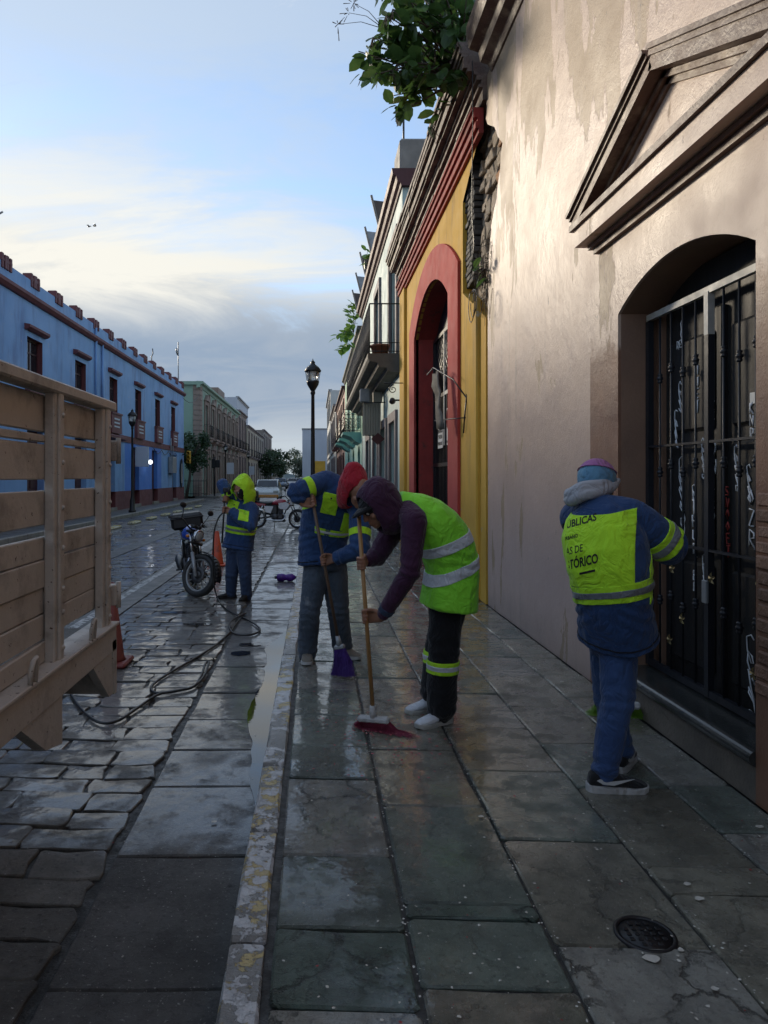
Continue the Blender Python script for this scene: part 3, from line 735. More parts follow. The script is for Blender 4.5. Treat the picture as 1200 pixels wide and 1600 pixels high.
for wd_, px, py, hpx, m_ in (('SHUET', 1086, 568, 92, 'chalk'), ('THUR', 1082, 800, 88, 'chalk'), ('OZR', 1170, 790, 95, 'chalk'), ('RUT', 1108, 800, 80, 'chalk'), ('SNOOET', 1134, 775, 110, 'red_scrawl'), ('KC', 1112, 640, 34, 'chalk'), ('EE', 1084, 905, 34, 'chalk'), ('ON', 1112, 712, 60, 'chalk'), ('KNR', 1172, 645, 60, 'chalk')):
    y, z = at_door(px, py); tag_word(wd_, y, z, hpx / FPX * y / (2.5 * len(wd_)), M[m_], True, .1, .0045)
y, z = at_door(1058, 545); tag_word('RE', y, z, .022, M['chalk'], False)
for px, py, hpx, n_, sd in ((1064, 720, 150, 7, 1), (1056, 645, 60, 4, 2), (1112, 745, 70, 5, 3), (1170, 730, 60, 4, 4), (1172, 1000, 130, 5, 6), (1066, 505, 40, 3, 8), (1112, 500, 30, 3, 9), (1084, 760, 50, 5, 12), (1128, 560, 60, 4, 13), (1098, 690, 60, 5, 14), (1062, 600, 50, 4, 15), (1150, 700, 70, 5, 16), (1100, 870, 60, 4, 17)):
    y, z = at_door(px, py); loops(y, z, hpx / FPX * y / (n_ * 5 * .34), n_, sd, M['chalk'], .0036)
for px, py, c in ((1113, 702, 'white_paint'), (1176, 622, 'white_paint'), (1106, 620, 'pale_iron')):
    y, z = at_door(px, py); part('sticker', MB().box(DX - .0275, DX - .0225, y - .022, y + .022, z - .03, z + .03), M[c], dr)
# iron gate
gt = thing('iron_gate', 'black iron bar gate with knobbed bars and pale chipped top rail', 'gate', (W + .2, 4.05, .262))
GXX = W + .20
gy = [DY0 + .03 + i * (DY1 - DY0 - .06) / 10 for i in range(11)]
for i, y in enumerate(gy):
    if i in (0, 5, 10): part('post', MB().box(GXX - .018, GXX + .018, y - .020, y + .020, .264, 2.36 if i == 5 else 2.56), M['gate_paint'], gt)
    else:
        mb = MB().tube([(GXX, y, .28), (GXX, y, 2.56)], .0075, 6)
        for zk in (.72, 1.55, 2.16):
            if i % 2 == 0: zk += .05
            Mk = Matrix.Translation((GXX, y, zk)); mb.lathe([(.0, -.035), (.014, -.03), (.017, -.02), (.011, -.013), (.020, -.006), (.020, .006), (.011, .013), (.017, .02), (.014, .03), (.0, .035)], 8, Mk)
        part('bar', mb, M['gate_paint'], gt)
part('post_top', MB().box(GXX - .0195, GXX + .0195, gy[5] - .0215, gy[5] + .0215, 2.33, 2.575), M['pale_iron'], gt, label='pale bare upper end of the gate post')
for z, m_, hh in ((.285, 'gate_paint', .02), (1.10, 'gate_paint', .007), (1.72, 'gate_paint', .007), (2.585, 'pale_iron', .020)):
    part('rail', MB().box(GXX - .015, GXX + .015, DY0 + .012, DY1 - .012, z - hh, z + hh), M[m_], gt)
for (y, z) in ((4.42, .95), (3.98, .95), (4.30, .66), (3.55, .98), (3.60, .52), (4.45, .5)):
    fl = MB()
    for k in range(5):
        a = 2 * pi * k / 5 + .3; u = Vector((0, cos(a), sin(a))); wv = Vector((0, -sin(a), cos(a))); c = Vector((GXX - .026, y, z))
        fl.add([c, c + u * .022 + wv * .011 + Vector((-.006, 0, 0)), c + u * .036 + Vector((.002, 0, 0)), c + u * .022 - wv * .011 + Vector((-.006, 0, 0))], [(0, 1, 2, 3)])
    fl.ball((GXX - .028, y, z), .007, 8, 6)
    part('flower_ornament', fl, M['brass'], gt)
part('lock', MB().cbox(GXX - .035, GXX - .018, gy[5] - .03, gy[5] + .02, .80, .93, .004), M['grey_metal'], gt)

# ------------------------------------------------------------------ broken masonry between the two houses
ru = thing('ruined_corner', 'crumbled corner of bare stone and brick between tan and yellow houses', 'masonry', (W + .1, 8.9, 3.3))
part('backing', MB().box(W + .155, W + .4, 7.5, 10.0, 3.2, 6.3), M['rubble'], ru)
rr_ = random.Random(21); z = 3.32
while z < 5.95:
    h = rr_.uniform(.11, .20); y = 7.62
    while y < 9.25:
        wd = rr_.uniform(.14, .34)
        if y + wd > 9.3: break
        x0 = W + .04 + rr_.uniform(0, .09) + (.03 if y > 8.5 else 0)
        mb = MB().cbox(x0, W + .2, y + .003, y + wd - .003, z + .003, z + h - .003, .012)
        mb.v = [(a + .035 * N3((a, b, c), 9), b + .04 * N3((b, c, a), 9), c + .03 * N3((c, a, b), 9)) for a, b, c in mb.v]
        part('stone', mb, M['rubble_red'] if (y < 8.05 and z > 4.1 and rr_.random() < .7) else M['rubble'], ru); y += wd
    z += h
z = 4.10
while z < 5.75:
    y = 9.32 + (rr_.uniform(-.06, .04)); yend = 9.86 - .35 * max(0, z - 5.2)
    while y < yend:
        wd = min(rr_.uniform(.20, .27), yend - y + .05)
        part('brick', MB().cbox(W + .03 + rr_.uniform(-.012, .015), W + .2, y + .004, y + wd - .004, z + .004, z + .066, .007), M['old_brick'], ru); y += wd
    z += .074

# ------------------------------------------------------------------ yellow house with the red arch
ye = thing('yellow_house', 'yellow house with a tall red arched carriage gate and heavy weathered cornice', 'house', (W, 12.5, 0))
YA, YB, YS, YR = 10.67, 14.3, 4.28, .60
ymb = MB(); wall_openings(ymb, W - .012, 1, 9.78, 16.6, 0, 6.05, [(YA, YB, 0, YS, YR)], .05)
ymb.quad((W - .012, 8.46, 0), (W - .012, 9.78, 0), (W - .012, 9.78, 4.05), (W - .012, 8.46, 3.42)); ymb.quad((W - .012, 8.46, 0), (W + .05, 8.46, 0), (W + .05, 8.46, 3.42), (W - .012, 8.46, 3.42))
ymb.quad((W - .012, 8.9, 5.72), (W - .012, 9.78, 5.30), (W - .012, 9.78, 6.05), (W - .012, 8.8, 6.05))
ymb.quad((W - .012, 8.46, 3.42), (W - .012, 9.78, 4.05), (W + .2, 9.78, 4.05), (W + .2, 8.46, 3.42)); ymb.quad((W - .012, 9.78, 4.05), (W + .2, 9.78, 4.05), (W + .2, 9.78, 5.3), (W - .012, 9.78, 5.3))
part('wall', ymb, M['yellow_paint'], ye)
part('pilaster', MB().cbox(W - .075, W + .02, 15.75, 16.58, 0, 5.75, .02), M['yellow_paint'], ye)
part('pilaster', MB().cbox(W - .06, W + .02, 8.75, 9.42, 0, 3.72, .02), M['yellow_paint'], ye)
sh = MB(); shell(sh, W + .5, 1, 8.4, 16.58, 0, 6.6, 8); part('roof', sh, M['roof_tar'], ye)
ins = arch(YA, YB, YS, YR, 26); outs = arch(YA - .74, YB + .74, YS + .26, .86, 26)
fr = MB()
X0, X1 = W - .055, W + .02
path_i = [(YA, 0)] + ins + [(YB, 0)]; path_o = [(YA - .74, 0)] + outs + [(YB + .74, 0)]
for i in range(len(path_i) - 1):
    a, b, c, d = path_i[i], path_i[i + 1], path_o[i + 1], path_o[i]
    fr.quad((X0, *a), (X0, *b), (X0, *c), (X0, *d)); fr.quad((X0, *c), (X0, *d), (X1, *d), (X1, *c))
part('arch_surround', fr, M['red_paint'], ye)
rvm = MB()
for a, b in zip(path_i, path_i[1:]): rvm.quad((X0, *a), (X0, *b), (W + .45, *b), (W + .45, *a))
part('arch_reveal', rvm, M['red_moulding'], ye)
rcn = MB()
for (x, z0, z1) in ((.06, 5.70, 5.76), (.10, 5.76, 5.84), (.075, 5.84, 5.89), (.12, 5.89, 5.97), (.15, 5.97, 6.01)): rcn.box(W - x, W, 8.62, 16.62 + x, z0, z1)
part('red_moulding', rcn, M['red_moulding'], ye)
cmb = MB()
for (x, z0, z1) in ((.05, 6.01, 6.16), (.09, 6.16, 6.20), (.07, 6.20, 6.25), (.13, 6.25, 6.31), (.16, 6.31, 6.35), (.24, 6.35, 6.39), (.27, 6.39, 6.52), (.31, 6.52, 6.56), (.33, 6.56, 6.64), (.36, 6.64, 6.70)):
    y = 8.45; 
    while y < 16.5:
        L = min(rr_.uniform(.9, 2.2), 16.64 + x - y) if y + 2.4 < 16.6 else 16.62 + x - y
        j = rr_.uniform(-.012, .012); cmb.box(W - x + j, W + .6, y, y + L - .004, z0 + .0015, z1); y += L
part('cornice', cmb, M['weathered_cornice'], ye)
# gate of the yellow house
yg = thing('carriage_gate', 'dark steel carriage gate with lattice top and two no parking signs', 'gate', (W + .4, 12.5, 0))
GX2 = W + .36
lf = MB().box(GX2 + .03, GX2 + .05, YA, YB, 0, 4.95); part('backing_sheet', lf, M['gate_paint'], yg)
for i in range(25):
    y = YA + .04 + i * (YB - YA - .08) / 24
    part('bar', MB().box(GX2 - .012, GX2 + .012, y - .012, y + .012, .03, 3.05), M['pale_iron'] if 12.5 < y < 13.05 and False else M['iron'], yg)
for y, m_ in ((YA + .03, 'gate_paint'), (12.05, 'gate_paint'), (13.1, 'pale_iron'), (YB - .03, 'gate_paint')):
    part('post', MB().box(GX2 - .03, GX2 + .028, y - .03, y + .03, 2.1 if m_ == 'pale_iron' else .02, 4.2), M[m_], yg)
for z, m_, ya, yb in ((.08, 'iron', YA, YB), (1.75, 'iron', YA, YB), (3.06, 'pale_iron', 11.2, 13.1), (3.06, 'iron', 13.13, YB), (4.22, 'iron', YA, YB)):
    part('rail', MB().box(GX2 - .024, GX2 + .024, ya + .01, yb - .01, z - .035, z + .035), M[m_], yg)
la = MB()
for i in range(-12, 26):
    for s_ in (1, -1):
        y0_ = YA + i * .16 + (0 if s_ > 0 else 1.1); y1_ = y0_ + s_ * 1.1
        if min(y0_, y1_) > YA and max(y0_, y1_) < YB: la.tube([(GX2, y0_, 3.1), (GX2, y1_, 4.2)], .011, 4)
part('lattice', la, M['iron'], yg)
def sign_board(nm, y, z, wd, ht, lines, ring, parent):
    x = GX2 - .04
    s = part(nm, MB().box(x, x + .006, y - wd / 2, y + wd / 2, z - ht / 2, z + ht / 2), M['white_paint'], parent)
    if ring:
        rg = MB(); C = Vector((x - .003, y, z + ht * .2)); R = wd * .36
        pts = [C + Vector((0, R * cos(a), R * 1.25 * sin(a))) for a in [2 * pi * i / 24 for i in range(25)]]
        rg.tube(pts, .018, 5); rg.tube([C + Vector((0, -R * .7, R * .8)), C + Vector((0, R * .7, -R * .8))], .016, 5)
        part('prohibition_ring', rg, M['red_moulding'], s)
        part('letter_mark', MB().tube([C + Vector((.001, .05, -.13)), C + Vector((.001, .05, .13)), C + Vector((.001, -.05, .12)), C + Vector((.001, -.06, .04)), C + Vector((.001, .04, .0))], .014, 5), M['iron'], s)
    for i, (tx, sz, zz_) in enumerate(lines):
        me = text_mesh(tx, sz, .0008, .002, 'CENTER')
        me.transform(Matrix(((0, 0, 1, x - .0025), (-1, 0, 0, y), (0, 1, 0, z + zz_), (0, 0, 0, 1)))); me.materials.append(M['iron'])
        link('lettering', me, s)
sign_board('entrance_sign', 13.42, 2.27, .50, .42, [('ENTRADA', .105, .08), ('Y SALIDA', .105, -.03), ('VEHICULOS', .085, -.15)], False, yg)
sign_board('no_parking_sign', 12.55, 2.42, .40, .66, [('NO', .11, -.20), ('ESTACIONARSE', .055, -.29)], True, yg)
# ------------------------------------------------------------------ shared facade parts
def window_part(parent, X, sgn, ya, yb, za, zb, frame, name='window', glass='window_glass', mull=1, trans=1, inset=.14):
    """glazed window or door leaf set back in its opening: a frame with panes"""
    x = X + sgn * inset
    mb = MB(); f = .06
    for (a, b, c, d) in ((ya, ya + f, za, zb), (yb - f, yb, za, zb), (ya + f, yb - f, za, za + f), (ya + f, yb - f, zb - f, zb)): mb.box(x - .03, x + .03, a, b, c, d)
    for i in range(mull):
        y = ya + (yb - ya) * (i + 1) / (mull + 1); mb.box(x - .028, x + .028, y - .03, y + .03, za + f, zb - f)
    for i in range(trans):
        z = za + (zb - za) * (.72 if trans == 1 else (i + 1) / (trans + 1)); mb.box(x - .026, x + .026, ya + f, yb - f, z - .025, z + .025)
    w_ = part(name, mb, frame, parent)
    for i in range(mull + 1):
        a = ya + (yb - ya) * i / (mull + 1); b = ya + (yb - ya) * (i + 1) / (mull + 1)
        part('pane', MB().box(x + sgn * .0 - .006, x + .006, a + .02, b - .02, za + .02, zb - .02), M[glass], w_)
    return w_
def door_part(parent, X, sgn, ya, yb, za, zb, mat, inset=.2, panels=3):
    x = X + sgn * inset
    d = part('door', MB().box(x - .03, x + .03, ya, yb, za, zb), mat, parent)
    ym = (ya + yb) / 2
    for (a, b) in ((ya + .06, ym - .04), (ym + .04, yb - .06)):
        for i in range(panels):
            c = za + .1 + (zb - za - .2) * i / panels; e = za + .1 + (zb - za - .2) * (i + 1) / panels - .06
            part('panel', MB().cbox(x - .03 - sgn * .012 - .008, x - .03 - sgn * .012 + .014 if sgn > 0 else x + .05, a, b, c, e, .006), mat, d)
    return d
def surround(mb, X, sgn, ya, yb, za, zb, w_=.22, out=.06):
    x0, x1 = sorted((X - sgn * out, X + sgn * .02))
    mb.box(x0, x1, ya - w_, ya, za, zb); mb.box(x0, x1, yb, yb + w_, za, zb); mb.box(x0 - .003, x1 + .003, ya - w_ - .02, yb + w_ + .02, zb, zb + w_)
    return mb
def railing(parent, pts, z0, h, mat, step=.12, name='railing', scroll=False):
    """iron balcony railing along a plan polyline"""
    mb = MB()
    for a, b in zip(pts, pts[1:]):
        a = Vector((*a, 0)); b = Vector((*b, 0)); L = (b - a).length; n = max(1, int(L / step))
        for z in (z0 + .06, z0 + h, z0 + h * .22): mb.tube([a + Vector((0, 0, z)), b + Vector((0, 0, z))], .012 if z < z0 + h - .01 else .018, 5)
        for i in range(n + 1):
            p = a.lerp(b, i / n); mb.tube([p + Vector((0, 0, z0)), p + Vector((0, 0, z0 + h))], .0085, 5)
            if scroll and i < n:
                q = a.lerp(b, (i + .5) / n)
                for zc in (.3, .55, .8):
                    ring = [q + (b - a).normalized() * step * .42 * cos(t_) + Vector((0, 0, z0 + h * zc + step * .55 * sin(t_))) for t_ in [2 * pi * k / 8 for k in range(9)]]
                    mb.tube(ring, .010, 4)
    return part(name, mb, mat, parent)

# ------------------------------------------------------------------ mint house with the long balcony
mi_ = thing('mint_house', 'pale mint house with stone balcony, iron railing and dark red eaves', 'house', (W, 23, 0))
up = [(17.55, 19.1, 4.55, 7.45, 0), (22.2, 23.75, 4.55, 7.45, 0), (26.8, 28.35, 4.55, 7.45, 0)]
dn = [(17.85, 19.2, 0, 2.95, 0), (20.3, 22.0, 0, 2.95, 0), (22.9, 24.6, 0, 2.95, 0), (26.3, 27.8, .9, 2.9, 0)]
mb = MB(); wall_openings(mb, W, 1, 16.62, 30.6, 0, 8.5, up + dn, .3); part('wall', mb, M['mint_paint'], mi_)
sh = MB(); shell(sh, W + .32, 1, 16.62, 30.58, 0, 8.5, 8); part('roof', sh, M['roof_tar'], mi_)
sh = MB().quad((W, 16.625, 6.0), (W + 8, 16.625, 6.0), (W + 8, 16.625, 8.5), (W, 16.625, 8.5)); part('end_wall', sh, M['mint_paint'], mi_)
for o_ in up:
    part('stone_surround', surround(MB(), W, 1, *o_[:4], .24, .07), M['mauve_stone'], mi_)
    window_part(mi_, W, 1, *o_[:4], M['mauve_stone'], 'balcony_door', inset=.2)
for k, o_ in enumerate(dn):
    part('stone_surround', surround(MB(), W, 1, *o_[:4], .24, .06), M['mauve_stone'], mi_)
    if k == 3: window_part(mi_, W, 1, *o_[:4], M['iron'], inset=.15)
    else: door_part(mi_, W, 1, *o_[:4], M['gate_paint'] if k else M['mauve_stone'], .22)
part('plinth', MB().box(W - .03, W + .01, 16.64, 17.55, 0, .9), M['mauve_stone'], mi_)
part('plinth', MB().box(W - .03, W + .01, 24.9, 30.5, 0, .7), M['mauve_stone'], mi_)
part('eaves', MB().extr([(W + .3, 8.3), (W - .04, 8.3), (W - .06, 8.36), (W - .13, 8.40), (W - .16, 8.52), (W - .24, 8.56), (W - .26, 8.70), (W + .3, 8.70)], 16.5, 30.6), M['dark_red'], mi_)
bal = part('balcony', MB().extr([(W, 4.02), (W - .30, 4.06), (W - .34, 4.14), (W - .52, 4.16), (W - .56, 4.26), (W - .74, 4.30), (W - .78, 4.36), (W - .78, 4.48), (W, 4.48)], 17.0, 29.4), M['balcony_stone'], mi_)
railing(bal, [(W - .01, 17.06), (W - .73, 17.06), (W - .73, 29.34), (W - .01, 29.34)], 4.48, 1.2, M['iron'], .13)
# roof screens
for i in range(5):
    y = 20.6 + i * 2.6
    sc_ = thing('roof_screen', 'weathered slanted metal screen on a post above the mint house eaves', 'roof screen', (W - .1, y, 8.7), 'screens along the mint roof')
    part('plate', MB().prism([(W - .15, y, 8.71), (W - .35, y, 9.55), (W + .35, y + .1, 9.5), (W + .35, y + .1, 8.71)], (0, .04, 0)), M['grey_metal'] if i % 2 else M['roof_tar'], sc_)
    part('post', MB().box(-.03, .03, -.03, .03, 0, 1.0), M['pale_stone'], sc_, inv=False).matrix_local = Matrix.Translation((-.08, -.05, 0)) @ Matrix.Rotation(-.24, 4, 'Y')
ta = thing('roof_tank', 'grey rooftop water tank block with a rod above the mint house', 'tank', (W + .2, 17.3, 8.7))
part('block', MB().cbox(W - .05, W + .9, 16.7, 17.9, 8.705, 9.5, .05), M['pale_stone'], ta); part('rod', MB().tube([(W + .1, 17.2, 9.4), (W + .1, 17.2, 10.4)], .025, 6), M['iron'], ta)
# things on the mint wall and balcony
fp = thing('flower_pot', 'wide terracotta pot behind the iron balcony railing', 'flower pot', (W - .5, 17.4, 4.481))
part('pot', MB().lathe([(.17, 0), (.23, .22), (.25, .22), (.25, .27), (.2, .27), (.19, .2)], 16, Matrix.Translation((W - .45, 17.45, 4.482))), M['terracotta'], fp)
wl = thing('wall_lantern_sign', 'faded cream fluted sign cabinet with grey floodlight bracketed to the mint wall', 'sign', (W - .2, 21.5, 2.9))
mb = MB()
for i in range(7): mb.cbox(W - .62 + .075 * i, W - .55 + .075 * i, 21.0, 21.35, 2.75, 3.72, .012)
mb.box(W - .62, W - .1, 21.05, 21.36, 2.78, 3.7); part('cabinet', mb, M['cream_wall'], wl)
part('neck', MB().cbox(W - .32, W - .06, 21.0, 21.3, 3.72, 4.05, .02), M['cream_wall'], wl)
part('floodlight', MB().cbox(W - .72, W - .42, 20.9, 21.1, 3.72, 4.12, .03), M['grey_metal'], wl)
part('bracket', MB().tube([(W, 20.6, 3.68), (W - .6, 20.9, 3.70)], .015, 6), M['iron'], wl)
part('plaque', MB().prism([(W - .42, 20.6, 2.62), (W - .22, 20.6, 2.80), (W - .02, 20.6, 2.62), (W - .22, 20.6, 2.44)], (0, .03, 0)), M['dark_red'], wl)
cc = thing('security_camera', 'small black dome camera on the mint wall beside the yellow house', 'camera', (W, 16.95, 3.2))
part('mount', MB().tube([(W, 16.95, 3.35), (W - .16, 16.95, 3.35)], .02, 6), M['iron'], cc); part('dome', MB().ball((W - .2, 16.95, 3.33), .08), M['iron'], cc)

# ------------------------------------------------------------------ green house with teal balconies, then the row to the end of the street
gh = thing('green_house', 'light green house with scrolled iron railings on teal balconies', 'house', (W, 40, 0))
gu = [(32.2, 33.6, 3.75, 6.3, 0), (37.0, 38.4, 3.75, 6.3, 0), (42.0, 43.4, 3.75, 6.3, 0)]; gd = [(31.9, 33.6, 0, 2.6, .35), (36.5, 38.2, 0, 2.6, .35), (41.8, 43.5, 0, 2.6, .35)]
mb = MB(); wall_openings(mb, W, 1, 30.62, 48, 3.2, 8.0, gu, .25); part('wall', mb, M['mint_green'], gh)
mb = MB(); wall_openings(mb, W - .02, 1, 30.62, 48, 0, 3.2, gd, .25); part('ground_floor', mb, M['teal_paint'], gh)
sh = MB(); shell(sh, W + .3, 1, 30.62, 48, 0, 7.98, 8); part('roof', sh, M['roof_tar'], gh)
for o_ in gu: window_part(gh, W, 1, *o_[:4], M['white_paint'], inset=.16); part('surround', surround(MB(), W, 1, *o_[:4], .2, .05), M['teal_paint'], gh)
for o_ in gd: door_part(gh, W, 1, o_[0], o_[1], 0, 2.95, M['gate_paint'], .18)
for a in (31.7, 36.6, 41.5):
    b_ = part('balcony', MB().extr([(W, 3.0), (W - .25, 3.12), (W - .45, 3.30), (W - .8, 3.42), (W - .8, 3.52), (W, 3.52)], a, a + 2.4), M['teal_paint'], gh)
    railing(b_, [(W - .01, a + .05), (W - .75, a + .05), (W - .75, a + 2.35), (W - .01, a + 2.35)], 3.52, 1.0, M['iron'], .16, scroll=True)
part('eaves', MB().extr([(W + .2, 7.7), (W - .06, 7.72), (W - .12, 7.86), (W - .22, 7.92), (W - .22, 8.05), (W + .2, 8.05)], 30.65, 48.1), M['balcony_stone'], gh)

def row_house(nm, label, X, sgn, y0, y1, z1, wallm, trim, nb, storeys=2, deep=9, cor=.25, z_first=.0, windows=True, balc=False):
    h = thing(nm, label, 'house', (X, (y0 + y1) / 2, 0)); ops = []; sh_h = z1 / storeys; bw = (y1 - y0) / nb
    for s_ in range(storeys):
        for i in range(nb):
            c = y0 + bw * (i + .5); ww = min(.62, bw * .28)
            ops.append((c - ww, c + ww, s_ * sh_h + (.02 if s_ == 0 else .55 if not balc else .15), (s_ + 1) * sh_h - .75, 0))
    mb = MB(); wall_openings(mb, X, sgn, y0, y1, 0, z1, ops if windows else [], .22); part('wall', mb, wallm, h)
    sh = MB(); shell(sh, X + sgn * .24, sgn, y0 + .01, y1 - .01, 0, z1 - .02, deep); part('roof', sh, M['roof_tar'], h)
    ew = MB().quad((X, y0, 0), (X + sgn * deep, y0, 0), (X + sgn * deep, y0, z1), (X, y0, z1)); part('end_wall', ew, wallm, h)
    if windows:
        for o_ in ops:
            part('surround', surround(MB(), X, sgn, *o_[:4], .16, .07), trim, h)
            window_part(h, X, sgn, *o_[:4], M['dark_red'] if o_[2] < .1 else M['white_paint'], inset=.13)
            if balc and o_[2] > .1: railing(h, [(X, o_[0] - .25), (X - sgn * .45, o_[0] - .25), (X - sgn * .45, o_[1] + .25), (X, o_[1] + .25)], o_[2], .95, M['iron'], .2)
            if balc and o_[2] > .1: xa, xb = sorted((X, X - sgn * .5)); part('balcony_slab', MB().box(xa, xb, o_[0] - .3, o_[1] + .3, o_[2] - .14, o_[2] - .004), trim, h)
    c0 = X - sgn * cor
    part('cornice', MB().extr([(X + sgn * .2, z1 - .25), (X - sgn * .05, z1 - .22), (X - sgn * .1, z1 - .08), (c0, z1 - .02), (c0, z1 + .12), (X + sgn * .2, z1 + .12)], y0 + .01, y1 - .01), trim, h)
    part('string_course', MB().extr([(X + sgn * .02, z1 / storeys - .1), (X - sgn * .09, z1 / storeys - .1), (X - sgn * .09, z1 / storeys + .06), (X + sgn * .02, z1 / storeys + .06)], y0 + .012, y1 - .012), trim, h)
    return h
row_house('pink_house', 'salmon pink two storey house beyond the green house', W, 1, 48.2, 66, 7.6, M['pinkish_wall'], M['dark_red'], 4, balc=True)
row_house('white_house', 'white two storey house beside the salmon pink house', W - .1, 1, 66.2, 84, 8.2, M['white_wall'], M['mauve_stone'], 4)
row_house('tall_white_house', 'tallest white three storey block with flat roof along the wet pavement', W - .2, 1, 84.2, 106, 11.8, M['white_wall'], M['grey_metal'], 5, 3)
bb = thing('blank_building', 'plain pale blue windowless building end closing the street', 'building', (0, 135, 0))
part('wall', MB().box(-2.3, 4.5, 130, 150, -.15, 10.2), M['pale_wall'], bb); part('coping', MB().box(-2.4, 4.6, 129.9, 150.1, 10.2, 10.4), M['grey_metal'], bb)
part('window', MB().box(2.9, 3.8, 129.93, 129.99, 4.6, 6.2), M['window_glass'], bb); part('billboard', MB().box(-.2, 1.9, 129.85, 129.95, 2.0, 4.4), M['yellow_paint'], bb)

# ------------------------------------------------------------------ blue house across the street
L = LEFTX
bl = thing('blue_house', 'long blue two storey house with maroon trim and toothed parapet', 'house', (L, 30, 0))
wy = [22.2 + 4.45 * k for k in range(-3, 6)]
upw = [(y, y + 1.25, 4.36 if k >= 5 - 0 or y > 30 else 4.36, 5.93, 0) for k, y in enumerate(wy)]
dnw = [(y, y + 1.35, .16, 3.0, 0) for y in (8.9, 13.3, 17.8, 22.2, 26.6, 30.6, 35.0, 39.2)] + [(44.8, 46.0, .16, 2.9, 0)]
mb = MB(); wall_openings(mb, L, -1, 6, 48.7, 3.2, 7.75, upw, .3, 0, 1); part('wall', mb, [M['blue_paint'], M['maroon_paint']], bl)
mb = MB(); wall_openings(mb, L, -1, 6, 33.6, .85, 3.2, [o_ if o_[2] > .86 else (o_[0], o_[1], .85, o_[3], 0) for o_ in dnw if o_[1] < 33.6], .3)
part('ground_floor_wall', mb, M['blue_paint'], bl); mb = MB(); wall_openings(mb, L, -1, 41.6, 48.7, .85, 3.2, [(o_[0], o_[1], .85, o_[3], 0) for o_ in dnw if o_[0] > 41.6], .3); part('ground_floor_wall', mb, M['blue_paint'], bl)
mb = MB(); wall_openings(mb, L, -1, 33.6, 41.6, .85, 3.2, [(o_[0], o_[1], .85, o_[3], 0) for o_ in dnw if 33.6 < o_[0] < 41], .3); part('bright_painted_wall', mb, M['bright_blue'], bl, label='brighter blue repainted stretch of wall')
mb = MB(); wall_openings(mb, L + .025, -1, 6, 48.72, 0, .85, [(o_[0], o_[1], .16, .849, 0) for o_ in dnw], .33); mb.quad((L + .025, 6, .85), (L + .025, 48.72, .85), (L - .02, 48.72, .85), (L - .02, 6, .85)); part('dado', mb, M['maroon_paint'], bl)
sh = MB(); shell(sh, L - .32, -1, 6, 48.69, 0, 7.1, 12); part('roof', sh, M['roof_tar'], bl)
part('end_wall', MB().quad((L, 48.7, 0), (L - 12, 48.7, 0), (L - 12, 48.7, 7.75), (L, 48.7, 7.75)).quad((L, 48.7, 7.75), (L - .3, 48.7, 7.75), (L - .3, 6, 7.75), (L, 6, 7.75)), M['blue_paint'], bl)
part('string_course', MB().extr([(L - .01, 7.02), (L + .08, 7.04), (L + .16, 7.14), (L + .16, 7.24), (L - .01, 7.28)], 6, 48.8), M['maroon_paint'], bl)
part('middle_band', MB().box(L - .01, L + .04, 6, 48.74, 3.16, 3.46), M['maroon_paint'], bl)
for k in range(20):
    y = 7.6 + 2.12 * k
    mer = part('merlon', MB().box(L - .28, L + .04, y, y + .72, 7.753, 7.84), M['maroon_paint'], bl)
    for j in range(4): part('merlon_tooth', MB().cbox(L - .26, L + .035 + .02 * (j % 2), y + .03 + .175 * j, y + .16 + .175 * j, 7.55, 7.98 - .03 * (j % 2), .012), M['maroon_paint'], mer)
for y, yb_, za, zb, _ in upw:
    window_part(bl, L, -1, y, yb_, za, zb, M['door_maroon'], inset=.2)
    part('lintel_hood', MB().extr([(L - .01, 6.10), (L + .10, 6.12), (L + .18, 6.18), (L + .18, 6.26), (L - .01, 6.29)], y - .22, yb_ + .22), M['maroon_paint'], bl)
    bp = part('balcony_panel', MB().box(L - .01, L + .16, y - .16, yb_ + .16, 3.46, 4.30).box(L - .01, L + .20, y - .2, yb_ + .2, 4.30, 4.38), M['maroon_paint'], bl)
    for j in range(3): part('slot', MB().box(L + .157, L + .168, y + .2, yb_ - .2, 3.72 + .17 * j, 3.79 + .17 * j), M['pale_wall'], bp)
for y, yb_, za, zb, _ in dnw:
    door_part(bl, L, -1, y, yb_, .17, zb, M['door_maroon'], .24); part('door_step', MB().box(L - .3, L + .12, y + .01, yb_ - .01, .004, .155), M['pale_stone'], bl)
part('downspout', MB().tube([(L + .06, 29.0, 7.6), (L + .06, 29.0, 3.5)], .05, 8).tube([(L + .06, 29.9, 7.2), (L + .06, 29.9, 3.5)], .05, 8), M['blue_paint'], bl)
part('door_canopy', MB().extr([(L - .01, 3.12), (L + .42, 3.2), (L + .42, 3.3), (L - .01, 3.44)], 29.9, 32.6), M['maroon_paint'], bl)
sg = thing('hanging_sign', 'blank pale grey projecting sign board on the blue house', 'sign', (L, 35.4, 2.0))
part('board', MB().cbox(L + .06, L + .72, 35.3, 35.42, 2.02, 3.02, .01), M['pale_wall'], sg); part('bracket', MB().tube([(L, 35.36, 2.9), (L + .7, 35.36, 2.9)], .02, 6), M['iron'], sg)
li = thing('wall_spotlight', 'lit white spotlight on the bright blue wall', 'wall lamp', (L, 37.6, 2.3))
part('bracket', MB().tube([(L, 37.6, 2.3), (L + .25, 37.6, 2.3)], .02, 6), M['iron'], li); part('lamp', MB().ball((L + .3, 37.55, 2.3), .11), M['lit_lamp'], li)
mb_ = thing('meter_box', 'grey electricity box with conduit on the blue house', 'meter box', (L, 44.0, 1.6))
